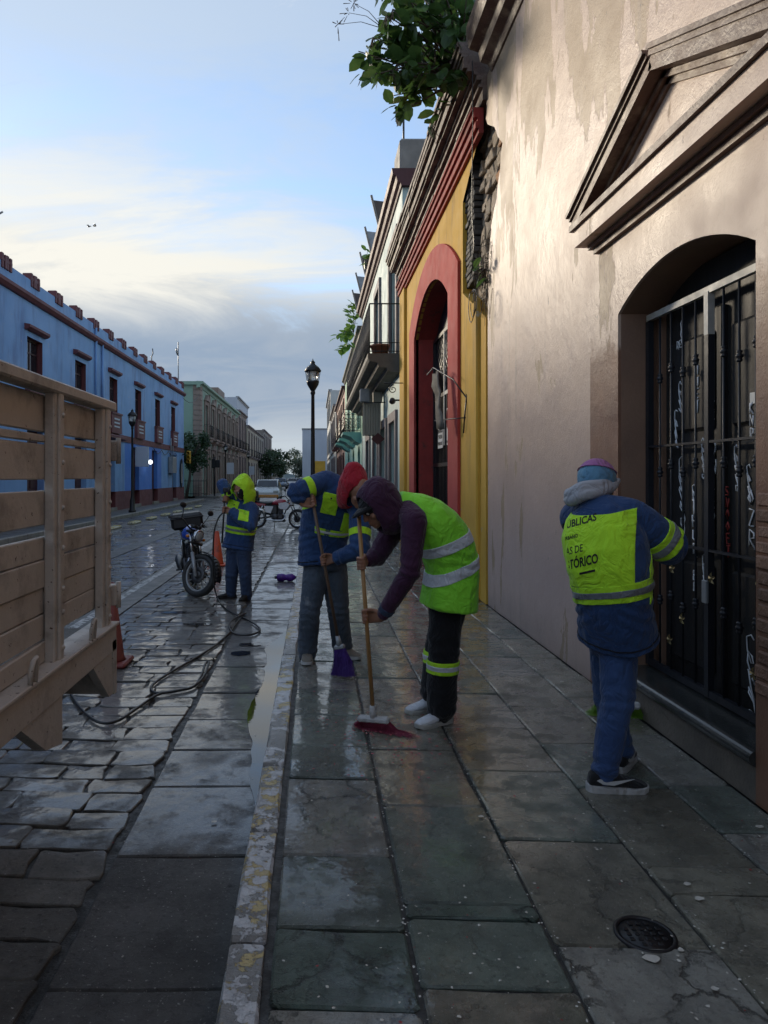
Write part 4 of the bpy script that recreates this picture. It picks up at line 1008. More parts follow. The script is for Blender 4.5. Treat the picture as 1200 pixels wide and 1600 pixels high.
part('box', MB().cbox(L + .02, L + .3, 43.5, 44.7, 1.75, 2.75, .02), M['grey_metal'], mb_); part('conduit', MB().tube([(L + .1, 43.9, 2.75), (L + .1, 43.9, 3.9)], .04, 6).tube([(L + .12, 44.4, 2.75), (L + .12, 44.4, 3.6)], .03, 6), M['grey_metal'], mb_)
ov = thing('oval_sign', 'dark blue oval sign with white lettering strip on the blue corner', 'sign', (L, 47.6, 1.2))
n = 20; part('board', MB().prism([(L + .05, 47.55 + .42 * cos(2 * pi * i / n), 1.75 + .95 * sin(2 * pi * i / n)) for i in range(n)], (.04, 0, 0)), M['gate_paint'], ov); part('strip', MB().box(L + .09, L + .097, 47.45, 47.65, 1.1, 2.4), M['white_paint'], ov)
for (y, lab) in ((20.4, 'thin curved lamp rod on the parapet of the blue house'), (40.0, 'thin bent aerial arm on the parapet of the blue house')):
    tag(part('roof_rod', MB().tube([(L - .2, y, 7.7), (L - .2, y, 8.9 if y < 30 else 8.3), (L - .1, y - .1, 9.0 if y < 30 else 8.45), (L + .15, y - (.3 if y < 30 else 1.3), 9.02 if y < 30 else 8.5)], .03, 6), M['grey_metal']), lab, 'rod')
an = thing('roof_antenna', 'thin mast with dish antenna on the corner of the blue house', 'antenna', (L - .3, 47.8, 7.75))
part('mast', MB().tube([(L - .2, 47.8, 7.5), (L - .2, 47.8, 10.6)], .035, 6), M['grey_metal'], an); part('dish', MB().lathe([(.0, 0), (.2, .04), (.3, .12)], 12, Matrix.Translation((L - .35, 47.7, 9.9)) @ Matrix.Rotation(1.4, 4, 'Y')), M['grey_metal'], an)

# ------------------------------------------------------------------ ornate green corner building
gc = thing('corner_building', 'ornate green corner building with stone pilasters and small iron balconies', 'building', (L, 68, 0))
nb = 7; bw = (83 - 56.6) / nb; gops = []
for i in range(nb):
    c = 56.6 + bw * (i + .5)
    gops += [(c - .62, c + .62, .02, 3.5, 0), (c - .62, c + .62, 4.75, 7.4, 0)]
mb = MB(); wall_openings(mb, L, -1, 55.4, 83, 0, 8.8, gops, .25); part('wall', mb, M['green_stucco'], gc)
part('side_wall', MB().quad((L, 55.4, 0), (L - 14, 55.4, 0), (L - 14, 55.4, 8.8), (L, 55.4, 8.8)), M['green_stucco'], gc)
sh = MB(); shell(sh, L - .3, -1, 55.42, 83, 0, 8.7, 13.6); part('roof', sh, M['roof_tar'], gc)
part('cornice', MB().extr([(L - .2, 8.45), (L + .06, 8.5), (L + .12, 8.7), (L + .32, 8.78), (L + .32, 8.95), (L - .2, 8.98)], 55.1, 83), M['green_stucco'], gc)
part('side_cornice', MB().box(L - 14, L - .2, 55.15, 55.4, 8.7, 8.96), M['green_stucco'], gc)
part('string_course', MB().extr([(L - .02, 4.35), (L + .1, 4.38), (L + .2, 4.5), (L + .2, 4.66), (L - .02, 4.7)], 55.2, 83), M['cantera'], gc)
part('side_course', MB().box(L - 14, L - .05, 55.22, 55.4, 4.38, 4.66), M['cantera'], gc)
k = 0
for i in range(22):
    z = .01 + .395 * i
    if 4.3 < z + .2 < 4.75: continue
    part('quoin', MB().cbox(L - .5, L + .09, 55.31, 56.35, z, z + .375, .02), M['cantera'], gc)
for i in range(nb):
    c = 56.6 + bw * (i + .5)
    for (za, zb) in ((.02, 3.5), (4.75, 7.4)):
        pl_ = MB(); surround(pl_, L, -1, c - .62, c + .62, za, zb, .3, .12); part('surround', pl_, M['cantera'], gc)
        part('pediment', MB().prism([(L - .01, c - 1.05, zb + .32), (L - .01, c + 1.05, zb + .32), (L - .01, c, zb + .85)], (.25, 0, 0)), M['cantera'], gc)
        if za > 1: window_part(gc, L, -1, c - .62, c + .62, za, zb, M['white_paint'], inset=.15)
        else: door_part(gc, L, -1, c - .62, c + .62, za, zb, M['door_maroon'], .15, 2)
    part('balcony_slab', MB().box(L - .01, L + .55, c - 1.0, c + 1.0, 4.6, 4.74), M['cantera'], gc)
    railing(gc, [(L, c - .95), (L + .5, c - .95), (L + .5, c + .95), (L, c + .95)], 4.74, 1.0, M['iron'], .16)
    if i: part('pilaster', MB().box(L - .01, L + .1, 56.6 + bw * i - .22, 56.6 + bw * i + .22, .0, 4.35).box(L - .01, L + .1, 56.6 + bw * i - .22, 56.6 + bw * i + .22, 4.72, 8.45), M['cantera'], gc)
part('roof_room', MB().box(L - 3.5, L - .8, 72, 77, 8.9, 10.6), M['cantera'], gc)
fn = thing('iron_fence', 'low dark iron fence along the side of the green corner building', 'fence', (L - 2, 55, 0))
mbf = MB().tube([(L - 5, 54.9, 1.2), (L + .6, 54.9, 1.2)], .03, 5).tube([(L - 5, 54.9, .2), (L + .6, 54.9, .2)], .03, 5)
part('rails', mbf, M['iron'], fn)
for i in range(29): part('bar', MB().tube([(L - 5 + .2 * i, 54.9, 0), (L - 5 + .2 * i, 54.9, 1.35)], .014, 5), M['iron'], fn)
row_house('stone_house', 'brownish stone two storey house adjoining the green corner building', L, -1, 83.2, 93, 9.3, M['cantera'], M['mauve_stone'], 3, balc=True)
row_house('tall_pale_house', 'tall pale blue rendered block rising behind the stone house', L - 1.2, -1, 93.2, 108, 12.0, M['pale_wall'], M['grey_metal'], 3, 3, windows=False)
row_house('cream_house', 'cream two storey house with long balconies', L + .15, -1, 93.1, 122, 8.2, M['cream_wall'], M['mauve_stone'], 7, balc=True, deep=1.2)
row_house('grey_house', 'grey stone house past the cream house', L + .1, -1, 122.2, 146, 9.6, M['pale_stone'], M['mauve_stone'], 5)
row_house('low_cream_house', 'low cream house at the far bend of the street', L + .3, -1, 146.2, 172, 7.0, M['cream_wall'], M['cantera'], 5)
hill = MB(); n = 40
ring = [(-260 + 13 * i, 620, 8 + 16 * abs(N3((i * .21, 1, 0), 1)) + 6 * sin(i * .23)) for i in range(n)]
for a, b in zip(ring, ring[1:]): hill.quad((a[0], 600, -.3), (b[0], 600, -.3), b, a)
surf('hill_green', (.09, .12, .12), (.07, .10, .10), (.8, .95), .05, .1, 1, .1)
hl = struct('hills', hill, M['hill_green'])
# ------------------------------------------------------------------ foliage
def leafmat(name, c1, c2, rough=(.3, .5)):
    m, t = newmat(name); v = t.coord()
    n = t.noise(v, 2.2, 4, .6); f = t.noise(v, 40, 3, .6)
    col = t.mix(t.rng(n, .3, .7), c1, c2); col = t.mix(t.rng(f, .5, .7, 0, .4), col, tuple(x * 1.5 for x in c1))
    p = t.done(col, t.rng(f, .3, .7, *rough), None, 0, .4)
    tr = t.n('ShaderNodeBsdfTranslucent'); t.put(tr.inputs[0], tuple(min(1, x * 2.2) for x in c1)); mx = t.n('ShaderNodeMixShader'); mx.inputs[0].default_value = .25
    out = [n_ for n_ in t.t.nodes if n_.type == 'OUTPUT_MATERIAL'][0]
    t.t.links.new(p.outputs[0], mx.inputs[1]); t.t.links.new(tr.outputs[0], mx.inputs[2]); t.t.links.new(mx.outputs[0], out.inputs[0])
leafmat('broad_leaf', (.062, .120, .030), (.032, .068, .022)); leafmat('light_leaf', (.16, .27, .06), (.09, .18, .05)); leafmat('tree_leaf', (.040, .075, .030), (.022, .045, .020)); leafmat('far_leaf', (.075, .10, .065), (.05, .072, .05))
surf('bark', (.12, .095, .07), (.07, .055, .045), (.7, .9), 10, .8, 30, .02, stretch=(1, 1, .3)); surf('dry_twig', (.10, .075, .055), (.06, .045, .035), (.7, .9))
def leaf(mb, p, d, up, L, wd, bend=.25):
    d = d.normalized(); s = d.cross(up)
    if s.length < 1e-3: s = d.orthogonal()
    s.normalize(); n_ = s.cross(d)
    def pt(a, b): return p + d * (L * a) + s * (wd * b) + n_ * (-bend * L * a * a + .10 * wd * abs(b))
    vs = [pt(0, 0), pt(.22, .36), pt(.5, .52), pt(.78, .40), pt(1, 0), pt(.78, -.40), pt(.5, -.52), pt(.22, -.36), pt(.5, 0)]
    mb.add(vs, [(0, 1, 8), (1, 2, 8), (2, 3, 8), (3, 4, 8), (4, 5, 8), (5, 6, 8), (6, 7, 8), (7, 0, 8)])
def crown(mb, c, rad, n, L, r, clumps=14):
    cl = []
    for _ in range(clumps):
        while True:
            q = Vector((r.uniform(-1, 1), r.uniform(-1, 1), r.uniform(-1, 1)))
            if .25 < q.length < 1: break
        cl.append((Vector((c[0] + q.x * rad[0], c[1] + q.y * rad[1], c[2] + q.z * rad[2])), r.uniform(.28, .5)))
    for _ in range(n):
        cc_, k = r.choice(cl); g_ = Vector((r.gauss(0, 1), r.gauss(0, 1), r.gauss(0, 1))).normalized() * r.random() ** .45
        p = cc_ + Vector((g_.x * rad[0] * k, g_.y * rad[1] * k, g_.z * rad[2] * k))
        d = Vector((r.gauss(0, 1), r.gauss(0, 1), r.gauss(-.3, .7)))
        a = d.normalized() * L * r.uniform(.6, 1.2); b = d.orthogonal().normalized() * L * .4
        mb.add([p, p + a * .5 + b, p + a, p + a * .5 - b], [(0, 1, 2, 3)])
    return cl
def tree(nm, label, base, h, c, rad, n, L, leafm, seed, group=None):
    t_ = thing(nm, label, 'tree', base, group); r = random.Random(seed); b = Vector(base); c = Vector(c)
    mb = MB(); cl = crown(mb, c, rad, n, L, r); part('crown', mb, M[leafm], t_)
    tk = MB(); f = c - Vector((0, 0, rad[2] * .5)); tk.tube([b, b.lerp(f, .5) + Vector((.06, 0, 0)), f], [.13, .10, .08], 8)
    for q, k in cl[:7]: tk.tube([f, f.lerp(q, .5) + Vector((0, 0, .1)), q], [.06, .04, .02], 5)
    part('trunk', tk, M['bark'], t_); return t_
tree('street_tree', 'dense dark green tree at the corner by the traffic light', (-9.3, 51.2, -.1), 5, (-8.9, 51.2, 3.6), (1.35, 1.3, 1.45), 2600, .22, 'tree_leaf', 1)
for i, (x, y, h, rx, lab) in enumerate(((-7.0, 112, 6.6, 2.0, 'dark rounded street tree leaning over the opposite pavement'), (-6.6, 132, 6.2, 2.2, 'second dark street tree behind the rounded one'), (-4.9, 178, 9.5, 3.6, 'tall pale grey green tree closing the street'), (-2.6, 150, 6.6, 2.2, 'lighter green tree beside the blank pale building'), (-10.5, 190, 9, 4, 'broad hazy tree beyond the low cream house'))):
    tree('far_tree', lab, (x, y, -.13), h, (x, y, h * .62), (rx, rx, h * .38), 1500, .42, 'tree_leaf' if i < 2 else 'far_leaf', 10 + i)
# big-leaved plant hanging from the yellow house roof
pt_ = thing('roof_plant', 'large leafy plant overhanging the cornice of the yellow house', 'plant', (1.95, 9.3, 6.72))
r = random.Random(4); mb = MB(); tw = MB(); dry = MB()
root = Vector((1.95, 9.3, 6.7))
tips = []
for i in range(60):
    px, py = r.uniform(575, 735), r.uniform(-70, 135)
    if py > 60 + (px - 560) * .55 + 60: continue
    tips.append(P(px, py, r.uniform(8.4, 10.0)))
tips += [P(*q) for q in ((622, 178, 8.9), (626, 160, 8.9), (612, 150, 9.0), (640, 150, 9.1), (568, 112, 8.9), (582, 92, 8.8), (600, 130, 8.8), (670, 165, 9.3), (676, 200, 9.4), (660, 120, 9.2), (590, 60, 8.9), (645, 120, 9), (620, 100, 8.8), (560, 80, 8.8), (700, 90, 9.2), (690, 40, 9.2))]
for i, q in enumerate(tips):
    mid = root.lerp(q, .55) + Vector((r.uniform(-.1, .1), r.uniform(-.1, .1), r.uniform(.0, .25)))
    tw.tube([root + Vector((r.uniform(-.1, .1), r.uniform(-.4, .4), 0)), mid, q], [.020, .013, .006], 5)
    for k in range(r.randint(7, 11)):
        b_ = (mid.lerp(q, r.uniform(.35, 1))) + Vector((r.gauss(0, .05), r.gauss(0, .05), r.gauss(0, .05)))
        d = Vector((r.gauss(0, .8), r.gauss(-.2, .7), r.gauss(-.45, .6))); Lf = r.uniform(.10, .27)
        leaf(mb, b_, d, Vector((r.gauss(0, .4), r.gauss(0, .4), 1)), Lf, Lf * .70, r.uniform(0, .35))
    if i % 4 == 0:
        for k in range(10): 
            d = Vector((r.gauss(0, .35), r.gauss(0, .35), -1)).normalized(); tw.tube([q, q + d * r.uniform(.08, .22)], [.007, .002], 4)
for q in ((528, 38, 9), (545, 20, 9), (552, 5, 9)):
    e = P(*q); a = P(600, 45, 9); dry.tube([a, a.lerp(e, .5) + Vector((0, 0, .06)), e], [.006, .004, .003], 4)
    for k in range(9): o_ = e + Vector((r.gauss(0, .07), r.gauss(0, .05), r.gauss(0, .07))); dry.tube([e.lerp(o_, .3), o_], [.003, .006], 4)
part('leaves', mb, M['broad_leaf'], pt_)['kind'] = 'stuff'; part('stems', tw, M['dry_twig'], pt_); part('dry_sprays', dry, M['dry_twig'], pt_)
def small_plant(nm, label, base, pts, Lf, leafm, seed, per=9):
    t_ = thing(nm, label, 'plant', base); r = random.Random(seed); mb = MB(); tw = MB(); b = Vector(base)
    for q in pts:
        q = Vector(q); tw.tube([b, b.lerp(q, .5) + Vector((0, 0, .1)), q], [.02, .012, .006], 5)
        for k in range(per):
            s_ = b.lerp(q, r.uniform(.4, 1.05)) + Vector((r.gauss(0, .06), r.gauss(0, .06), r.gauss(0, .06)))
            leaf(mb, s_, Vector((r.gauss(-.3, .7), r.gauss(-.3, .5), r.gauss(-.1, .6))), Vector((0, 0, 1)), Lf * r.uniform(.6, 1.1), Lf * .6)
    part('leaves', mb, M[leafm], t_); part('stems', tw, M['dry_twig'], t_)
small_plant('eaves_plant', 'light green shrub sprouting from the eaves of the green house', (1.75, 32, 8.05), [P(552, 478, 32), P(545, 490, 31), P(535, 520, 31), P(528, 525, 30), P(538, 545, 31), P(532, 550, 31), P(560, 470, 32), P(545, 515, 31)], .42, 'light_leaf', 2, 12)
small_plant('eaves_sprig', 'small green sprig by the slanted roof screens', (1.8, 24.6, 8.7), [P(578, 400, 24.4), P(574, 392, 24.4), P(582, 390, 24.6)], .3, 'light_leaf', 3, 7)
small_plant('wall_weed', 'green weed rooted in the crumbled masonry', (W + .05, 8.7, 3.9), [P(748, 430, 8.4), P(744, 424, 8.4), P(752, 425, 8.3)], .16, 'broad_leaf', 5, 3)
# dry grass roots and hanging cable at the broken corner
tg = MB(); r = random.Random(8)
for i in range(60):
    a = Vector((W + .05, r.uniform(8.2, 9.0), r.uniform(3.6, 4.4))); tg.tube([a, a + Vector((-.06, r.uniform(-.15, .15), r.uniform(-.05, .08))), a + Vector((-.08, r.uniform(-.2, .2), -r.uniform(.1, .4)))], [.005, .004, .002], 4)
tag(part('dry_roots', tg, M['dry_twig']), 'tuft of dry roots hanging from the crumbled masonry', 'roots')
cbl = MB().tube([P(738, 95, 8.2), P(739, 180, 8.25), P(738, 260, 8.3), P(738, 340, 8.3), P(741, 380, 8.3), P(737, 430, 8.3)], .006, 6)
for k in range(3):
    c = P(742, 470 + 4 * k, 8.25); R = .13 + .03 * k
    cbl.tube([c + Vector((-.02 * k, R * cos(a) * .8, R * sin(a))) for a in [2 * pi * i / 16 * 1.0 + k for i in range(15)]], .005, 5)
tag(part('hanging_cable', cbl, M['cable']), 'loose cable hanging in coils down the crumbled corner', 'cable')
# iron lamp bracket with torn fabric on the red arch
br = thing('iron_bracket', 'rusty wall bracket with torn grey rag hanging beside the red arch', 'bracket', (W, 9.8, 2.5))
X_ = W - .06
part('arm', MB().tube([(X_, 9.3, 2.55), (X_ - .1, 9.7, 2.85), (X_ - .22, 10.6, 3.15), (X_ - .25, 11.0, 3.1)], .010, 6).tube([(X_, 9.35, 2.3), (X_ - .1, 9.8, 2.32), (X_ - .22, 10.5, 2.35)], .008, 6).tube([(X_, 9.3, 2.6), (X_ - .03, 9.3, 2.3), (X_ - .02, 9.4, 2.1)], .010, 6), M['iron'], br)
rg = MB(); c = Vector((X_ - .2, 10.4, 3.05)); pts_a = []
vs = []; 
for i in range(9):
    for j in range(4):
        vs.append((X_ - .2 + .05 * N3((i, j, 1), .6) + .03 * (j % 2), 10.75 - .10 * j - .05 * i + .04 * N3((i, j, 5), .8), 3.08 - .11 * i - .03 * N3((j, i, 2), .7)))
rg.add(vs, [(i * 4 + j, i * 4 + j + 1, i * 4 + j + 5, i * 4 + j + 4) for i in range(8) for j in range(3)], smooth=True)
surf('grey_rag', (.15, .135, .115), (.075, .068, .06), (.7, .9), 8, .4, 50, .01)
o_ = part('rag', rg, M['grey_rag'], br); sm_ = o_.modifiers.new('thickness', 'SOLIDIFY'); sm_.thickness = .01
tag(part('scroll_bracket', MB().tube([(W - .08, 15.9, 3.62), (W - .5, 15.9, 3.62)], .012, 6).tube([(W - .3 + .1 * cos(a) * (1 - i / 26), 15.9, 3.48 + .1 * sin(a) * (1 - i / 26)) for i, a in enumerate([1.4 + .42 * k for k in range(22)])], .010, 6), M['iron']), 'small scrolled iron bracket on the yellow pilaster', 'bracket')

# ------------------------------------------------------------------ lamp posts
def lamp(nm, label, banner=False):
    t_ = thing(nm, label, 'street lamp', (0, 0, 0), 'lantern street lamps'); q = dict(inv=False)
    part('post', MB().lathe([(.16, 0), (.16, .08), (.12, .12), (.11, .5), (.075, .62), (.06, .7), (.05, 2.2), (.042, 3.55), (.06, 3.58), (.06, 3.63), (.04, 3.66)], 14), M['iron'], t_, **q)
    part('lantern_base', MB().lathe([(.03, 3.62), (.07, 3.68), (.14, 3.80), (.155, 3.86), (.155, 3.89), (.0, 3.89)], 12), M['iron'], t_, **q)
    part('lantern_glass', MB().lathe([(.125, 3.895), (.165, 4.12), (.0, 4.12)], 12), M['lantern_glass'], t_, **q)
    cg = MB()
    for k in range(6):
        a = 2 * pi * k / 6; cg.tube([(.142 * cos(a), .142 * sin(a), 3.88), (.182 * cos(a), .182 * sin(a), 4.13)], .009, 5)
    part('lantern_cage', cg, M['iron'], t_, **q)
    part('lantern_cap', MB().lathe([(.0, 4.121), (.20, 4.121), (.21, 4.15), (.15, 4.24), (.07, 4.30), (.05, 4.33), (.06, 4.36), (.02, 4.40), (.0, 4.46)], 12), M['iron'], t_, **q)
    if banner: part('banner', MB().cbox(.1, .72, -.02, .02, 1.75, 2.75, .005), M['pale_wall'], t_, **q)
    return t_
l1 = lamp('street_lamp', 'tall black lantern lamp post on the wet kerb behind the sweepers'); l1.location = (-.05, 17.6, 0)
l2 = copy_tree(l1); l2.location = (-7.82, 30.4, 0); l2['label'] = 'black lantern lamp post in front of the blue house'
l3 = lamp('street_lamp', 'black lantern lamp post with white banner by the green corner building', True); l3.location = (-7.8, 62, 0)
for y, lab in ((83, 'black lantern lamp post with white banner by the brownish stone house'), (120, 'black lantern lamp post with white banner by the cream house')):
    l4 = copy_tree(l3); l4.location = (-7.8, y, 0); l4['label'] = lab
# traffic light
tl = thing('traffic_light', 'yellow hanging traffic light at the blue house corner', 'traffic light', (-8.55, 48.2, 2.4))
surf('signal_yellow', (.62, .33, .02), (.5, .26, .02), (.4, .6), 6)
part('housing', MB().cbox(-8.68, -8.42, 48.0, 48.24, 2.42, 3.28, .03), M['signal_yellow'], tl)
for k in range(3): part('visor', MB().lathe([(.11, 0), (.11, .16), (.095, .16), (.095, .0)], 12, Matrix.Translation((-8.55, 47.99, 2.57 + .28 * k)) @ Matrix.Rotation(pi / 2, 4, 'X')), M['signal_yellow'], tl)
part('arm', MB().tube([(-9.0, 48.1, 3.0), (-8.66, 48.1, 3.1)], .03, 6), M['iron'], tl)
pl_ = thing('pedestrian_signal', 'dark signal post with boxes in front of the green corner building', 'traffic light', (-7.9, 56, 0))
part('post', MB().tube([(-7.95, 56.2, 0), (-7.95, 56.2, 3.1)], .06, 8), M['iron'], pl_); part('head', MB().cbox(-8.15, -7.85, 56.0, 56.2, 2.2, 2.95, .03).cbox(-7.85, -7.5, 56.0, 56.2, 2.25, 2.85, .03), M['iron'], pl_)
# lane separators
surf('separator_cream', (.55, .50, .32), (.42, .38, .25), (.5, .7), 5, .3, 40, .005, chips=((.12, .11, .1), 6, .60, .63)); surf('separator_yellow', (.58, .43, .05), (.48, .35, .05), (.5, .7), 6)
for k, y in enumerate((19.8, 22.4, 25.0, 27.6, 30.2, 32.8, 35.6, 38.6)):
    s_ = thing('lane_separator', 'low cream and yellow rubber lane divider along the opposite kerb', 'lane divider', (-6.35, y, ROADZ), 'lane dividers along the kerb')
    part('body', MB().cbox(-6.47, -6.23, y - .55, y + .55, ROADZ - .01, ROADZ + .085, .035), M['separator_cream'], s_)
    for e in (-.36, .36): part('reflector', MB().cbox(-6.46, -6.24, y + e - .06, y + e + .06, ROADZ + .06, ROADZ + .092, .012), M['separator_yellow'], s_)
# overhead cables across the side street
cb = MB()
for a, b in (((-9.0, 48.3, 6.9), (-9.0, 55.5, 8.0)),): 
    A, B = Vector(a), Vector(b); cb.tube([A.lerp(B, i / 10) - Vector((0, 0, .5 * sin(pi * i / 10))) for i in range(11)], .02, 5)
tag(part('overhead_cable', cb, M['cable']), 'thin overhead cable between the blue house and the green corner building', 'cable')
wcb = MB().tube([(L + .06, 39.4 + .5 * i, 3.1 - .28 * abs(sin(i * .8))) for i in range(14)], .018, 5)
tag(part('wall_cable', wcb, M['cable']), 'sagging cable pinned under the maroon band of the blue house', 'cable')
# ------------------------------------------------------------------ stake-sided truck
surf('truck_tan', (.54, .485, .43), (.47, .42, .365), (.45, .68), 2.2, .45, 40, .006, dirt=((.20, .17, .145), 4.5, .50, .74, 1), chips=((.10, .065, .048), 34, .655, .67))
surf('truck_dark', (.02, .018, .017), (.035, .03, .028), (.5, .8), 6, .3, 40, .006); surf('rubber', (.018, .018, .019), (.028, .028, .028), (.55, .75), 20, .3, 90, .004)
surf('bed_wood', (.12, .105, .09), (.07, .06, .052), (.6, .85), 5, .5, 30, .01, stretch=(1, .2, 1))
tk = thing('stake_truck', 'beige wooden stake bed truck side with chipped paint and gaps between planks', 'truck', (-2.0, 2.0, ROADZ))
TX, TY1, TY0 = -1.11, 3.80, -.4
zr = [(1.704, 1.861, 0), (1.66, 1.694, .004), (1.506, 1.655, 0), (1.318, 1.464, 0), (1.180, 1.272, 0), (1.064, 1.176, .003), (.956, 1.060, -.003), (.848, .952, 0), (.757, .844, .004)]
posts = [3.675, 2.99, 2.25, 1.5, .75, 0.0]
rt = random.Random(9)
for (a, b) in zip(posts[1:], posts):
    for k, (z0, z1, o_) in enumerate(zr):
        if a > 2.9 and k == 8: continue
        j = rt.uniform(-.004, .004); x = TX - .012 + o_ + rt.uniform(-.003, .003)
        mb = MB().cbox(x - .026, x, a - .045, b + .045, z0 + (.0025 if k < 4 else -.001), z1 - .001 + j * .3, .004)
        if k == 8: mb.v = [(p[0], p[1], p[2] - (.02 * abs(N3(p, 9)) if p[2] > .8 else 0)) for p in mb.v]
        part('plank', mb, M['truck_tan'], tk)
for i, y in enumerate(posts):
    wd = .058 if i else .07
    pm = MB().cbox(TX - .01, TX + .034, y - wd, y + wd, .70, 1.885, .006)
    if i == 0: pm.cbox(TX - .05, TX + .020, y + wd, y + wd + .045, .52, 1.87, .005)
    pm.cbox(TX + .030, TX + .046, y - wd * .45, y + wd * .45, .72, 1.87, .006)
    p_ = part('post', pm, M['truck_tan'], tk)
    for z in (.80, .95, 1.05, 1.22, 1.39, 1.58, 1.78): part('bolt', MB().ball((TX + .047, y + wd * .1, z), (.010, .011, .011), 8, 5), M['truck_tan'], p_)
part('top_rail', MB().cbox(TX - .04, TX + .05, -.1, TY1, 1.868, 1.918, .008), M['truck_tan'], tk)
part('frame_rail', MB().cbox(TX - .09, TX + .055, TY0, TY1 - .02, .60, .745, .008).cbox(TX - .02, TX + .07, TY0, TY1 - .02, .735, .753, .004), M['truck_tan'], tk)
part('gusset', MB().prism([(TX + .05, TY1 - .02, .62), (TX + .05, 3.40, .60), (TX + .05, 3.66, .385), (TX + .05, TY1 - .02, .385)], (-.04, 0, 0)).prism([(TX + .055, TY1 - .02, .66), (TX + .055, TY1 - .10, .66), (TX + .055, TY1 - .06, .375), (TX + .055, TY1 - .02, .375)], (-.3, 0, 0)), M['truck_tan'], tk)
part('gusset', MB().prism([(TX + .05, 2.98, .61), (TX + .05, 2.55, .61), (TX + .05, 2.80, .44), (TX + .05, 2.98, .40)], (-.05, 0, 0)), M['truck_tan'], tk)
for y in (3.33, 2.62, 1.9, 1.2):
    part('hook', MB().tube([(TX + .06, y, .74), (TX + .065, y - .012, .80), (TX + .07, y + .005, .84), (TX + .07, y + .03, .845), (TX + .065, y + .045, .82), (TX + .06, y + .04, .74)], .010, 7), M['truck_tan'], tk)
for z in (1.66, .885): part('hinge', MB().cbox(TX - .03, TX + .045, TY1 + .0, TY1 + .06, z - .055, z + .055, .006).tube([(TX + .05, TY1 + .03, z - .07), (TX + .05, TY1 + .03, z + .07)], .014, 7), M['truck_tan'], tk)
part('bed_floor', MB().box(-3.2, TX - .04, TY0, TY1 - .05, .66, .72), M['bed_wood'], tk)
part('headboard', MB().box(-3.2, TX - .04, TY0 - .05, TY0, .7, 1.9), M['truck_tan'], tk)
for (z0, z1, o_) in zr[:7]: part('far_plank', MB().cbox(-3.23, -3.2, TY0, TY1 - .05, z0 + .003, z1 - .003, .005), M['truck_tan'], tk)
for y in (3.70, 2.2, .7): part('far_post', MB().cbox(-3.195, -3.15, y - .05, y + .05, .7, 1.88, .005), M['truck_tan'], tk)
part('chassis', MB().cbox(-2.75, -2.6, TY0 - .6, TY1 - .3, .40, .60, .01).cbox(-1.75, -1.60, TY0 - .6, TY1 - .3, .40, .60, .01).box(-3.0, TX - .12, 2.2, 2.35, .45, .598).box(-3.0, TX - .12, 3.3, 3.42, .45, .598), M['truck_dark'], tk)
part('mudguard', MB().box(TX - .45, TX - .10, 2.28, 2.32, .22, .60).box(TX - .35, TX - .12, 2.4, 2.75, .40, .56), M['truck_dark'], tk)
for x in (-1.45, -2.95):
    part('wheel', MB().lathe([(.20, -.11), (.36, -.11), (.385, -.08), (.385, .08), (.36, .11), (.20, .11)], 28, Matrix.Translation((x, 1.45, ROADZ + .385)) @ Matrix.Rotation(pi / 2, 4, 'Y')), M['rubber'], tk)
# ------------------------------------------------------------------ cones, bottle, hose
surf('cone_orange', (.62, .085, .025), (.50, .065, .02), (.4, .6), 8, .15, 40, .003, dirt=((.16, .05, .03), 6, .58, .72)); surf('cone_shaded', (.20, .035, .025), (.13, .025, .02), (.4, .6), 8)  # second, darker red has the shade behind the truck painted into it
def cone(label, loc, h, m_):
    c = thing('traffic_cone', label, 'traffic cone', loc); T = Matrix.Translation(loc)
    part('base', MB().cbox(-.17, .17, -.17, .17, .0, .04, .015, T), M[m_], c)
    part('cone', MB().lathe([(.135, .04), (.12, .06), (.035, h), (.025, h), (.025, h - .02)], 20, T), M[m_], c)
    part('collar', MB().lathe([(.086, h * .42), (.066, h * .62), (.062, h * .62), (.08, h * .42)], 20, T), M['white_paint' if m_ == 'cone_orange' else 'cone_shaded'], c)
cone('dirty dark red traffic cone behind the beige truck tail', (-1.80, 6.25, ROADZ), .72, 'cone_shaded')
cone('orange traffic cone between the blue motorcycle and the hose man', (-1.82, 13.2, ROADZ), .64, 'cone_orange')
surf('purple_plastic', (.10, .02, .30), (.06, .012, .20), (.2, .35), 6, .1, 40, .004); surf('black_plastic', (.012, .012, .013), (.02, .02, .02), (.3, .5), 9, .1, 60, .002)
bt = thing('plastic_bottle', 'purple plastic bottle lying in the gutter by the kerb', 'bottle', (-.47, 11.2, ROADZ))
T = Matrix.Translation((-.60, 11.2, ROADZ + .062)) @ Matrix.Rotation(pi / 2, 4, 'Y')
part('body', MB().lathe([(.0, .0), (.05, .005), (.062, .03), (.062, .10), (.048, .13), (.048, .15), (.060, .18), (.060, .24), (.035, .28), (.018, .30)], 18, T), M['purple_plastic'], bt)
part('cap', MB().lathe([(.024, -.035), (.024, .0), (.0, .001)], 14, T), M['black_plastic'], bt)
part('neck', MB().lathe([(.017, .298), (.017, .345), (.022, .345), (.022, .365), (.0, .365)], 14, T), M['pale_stone'], bt)

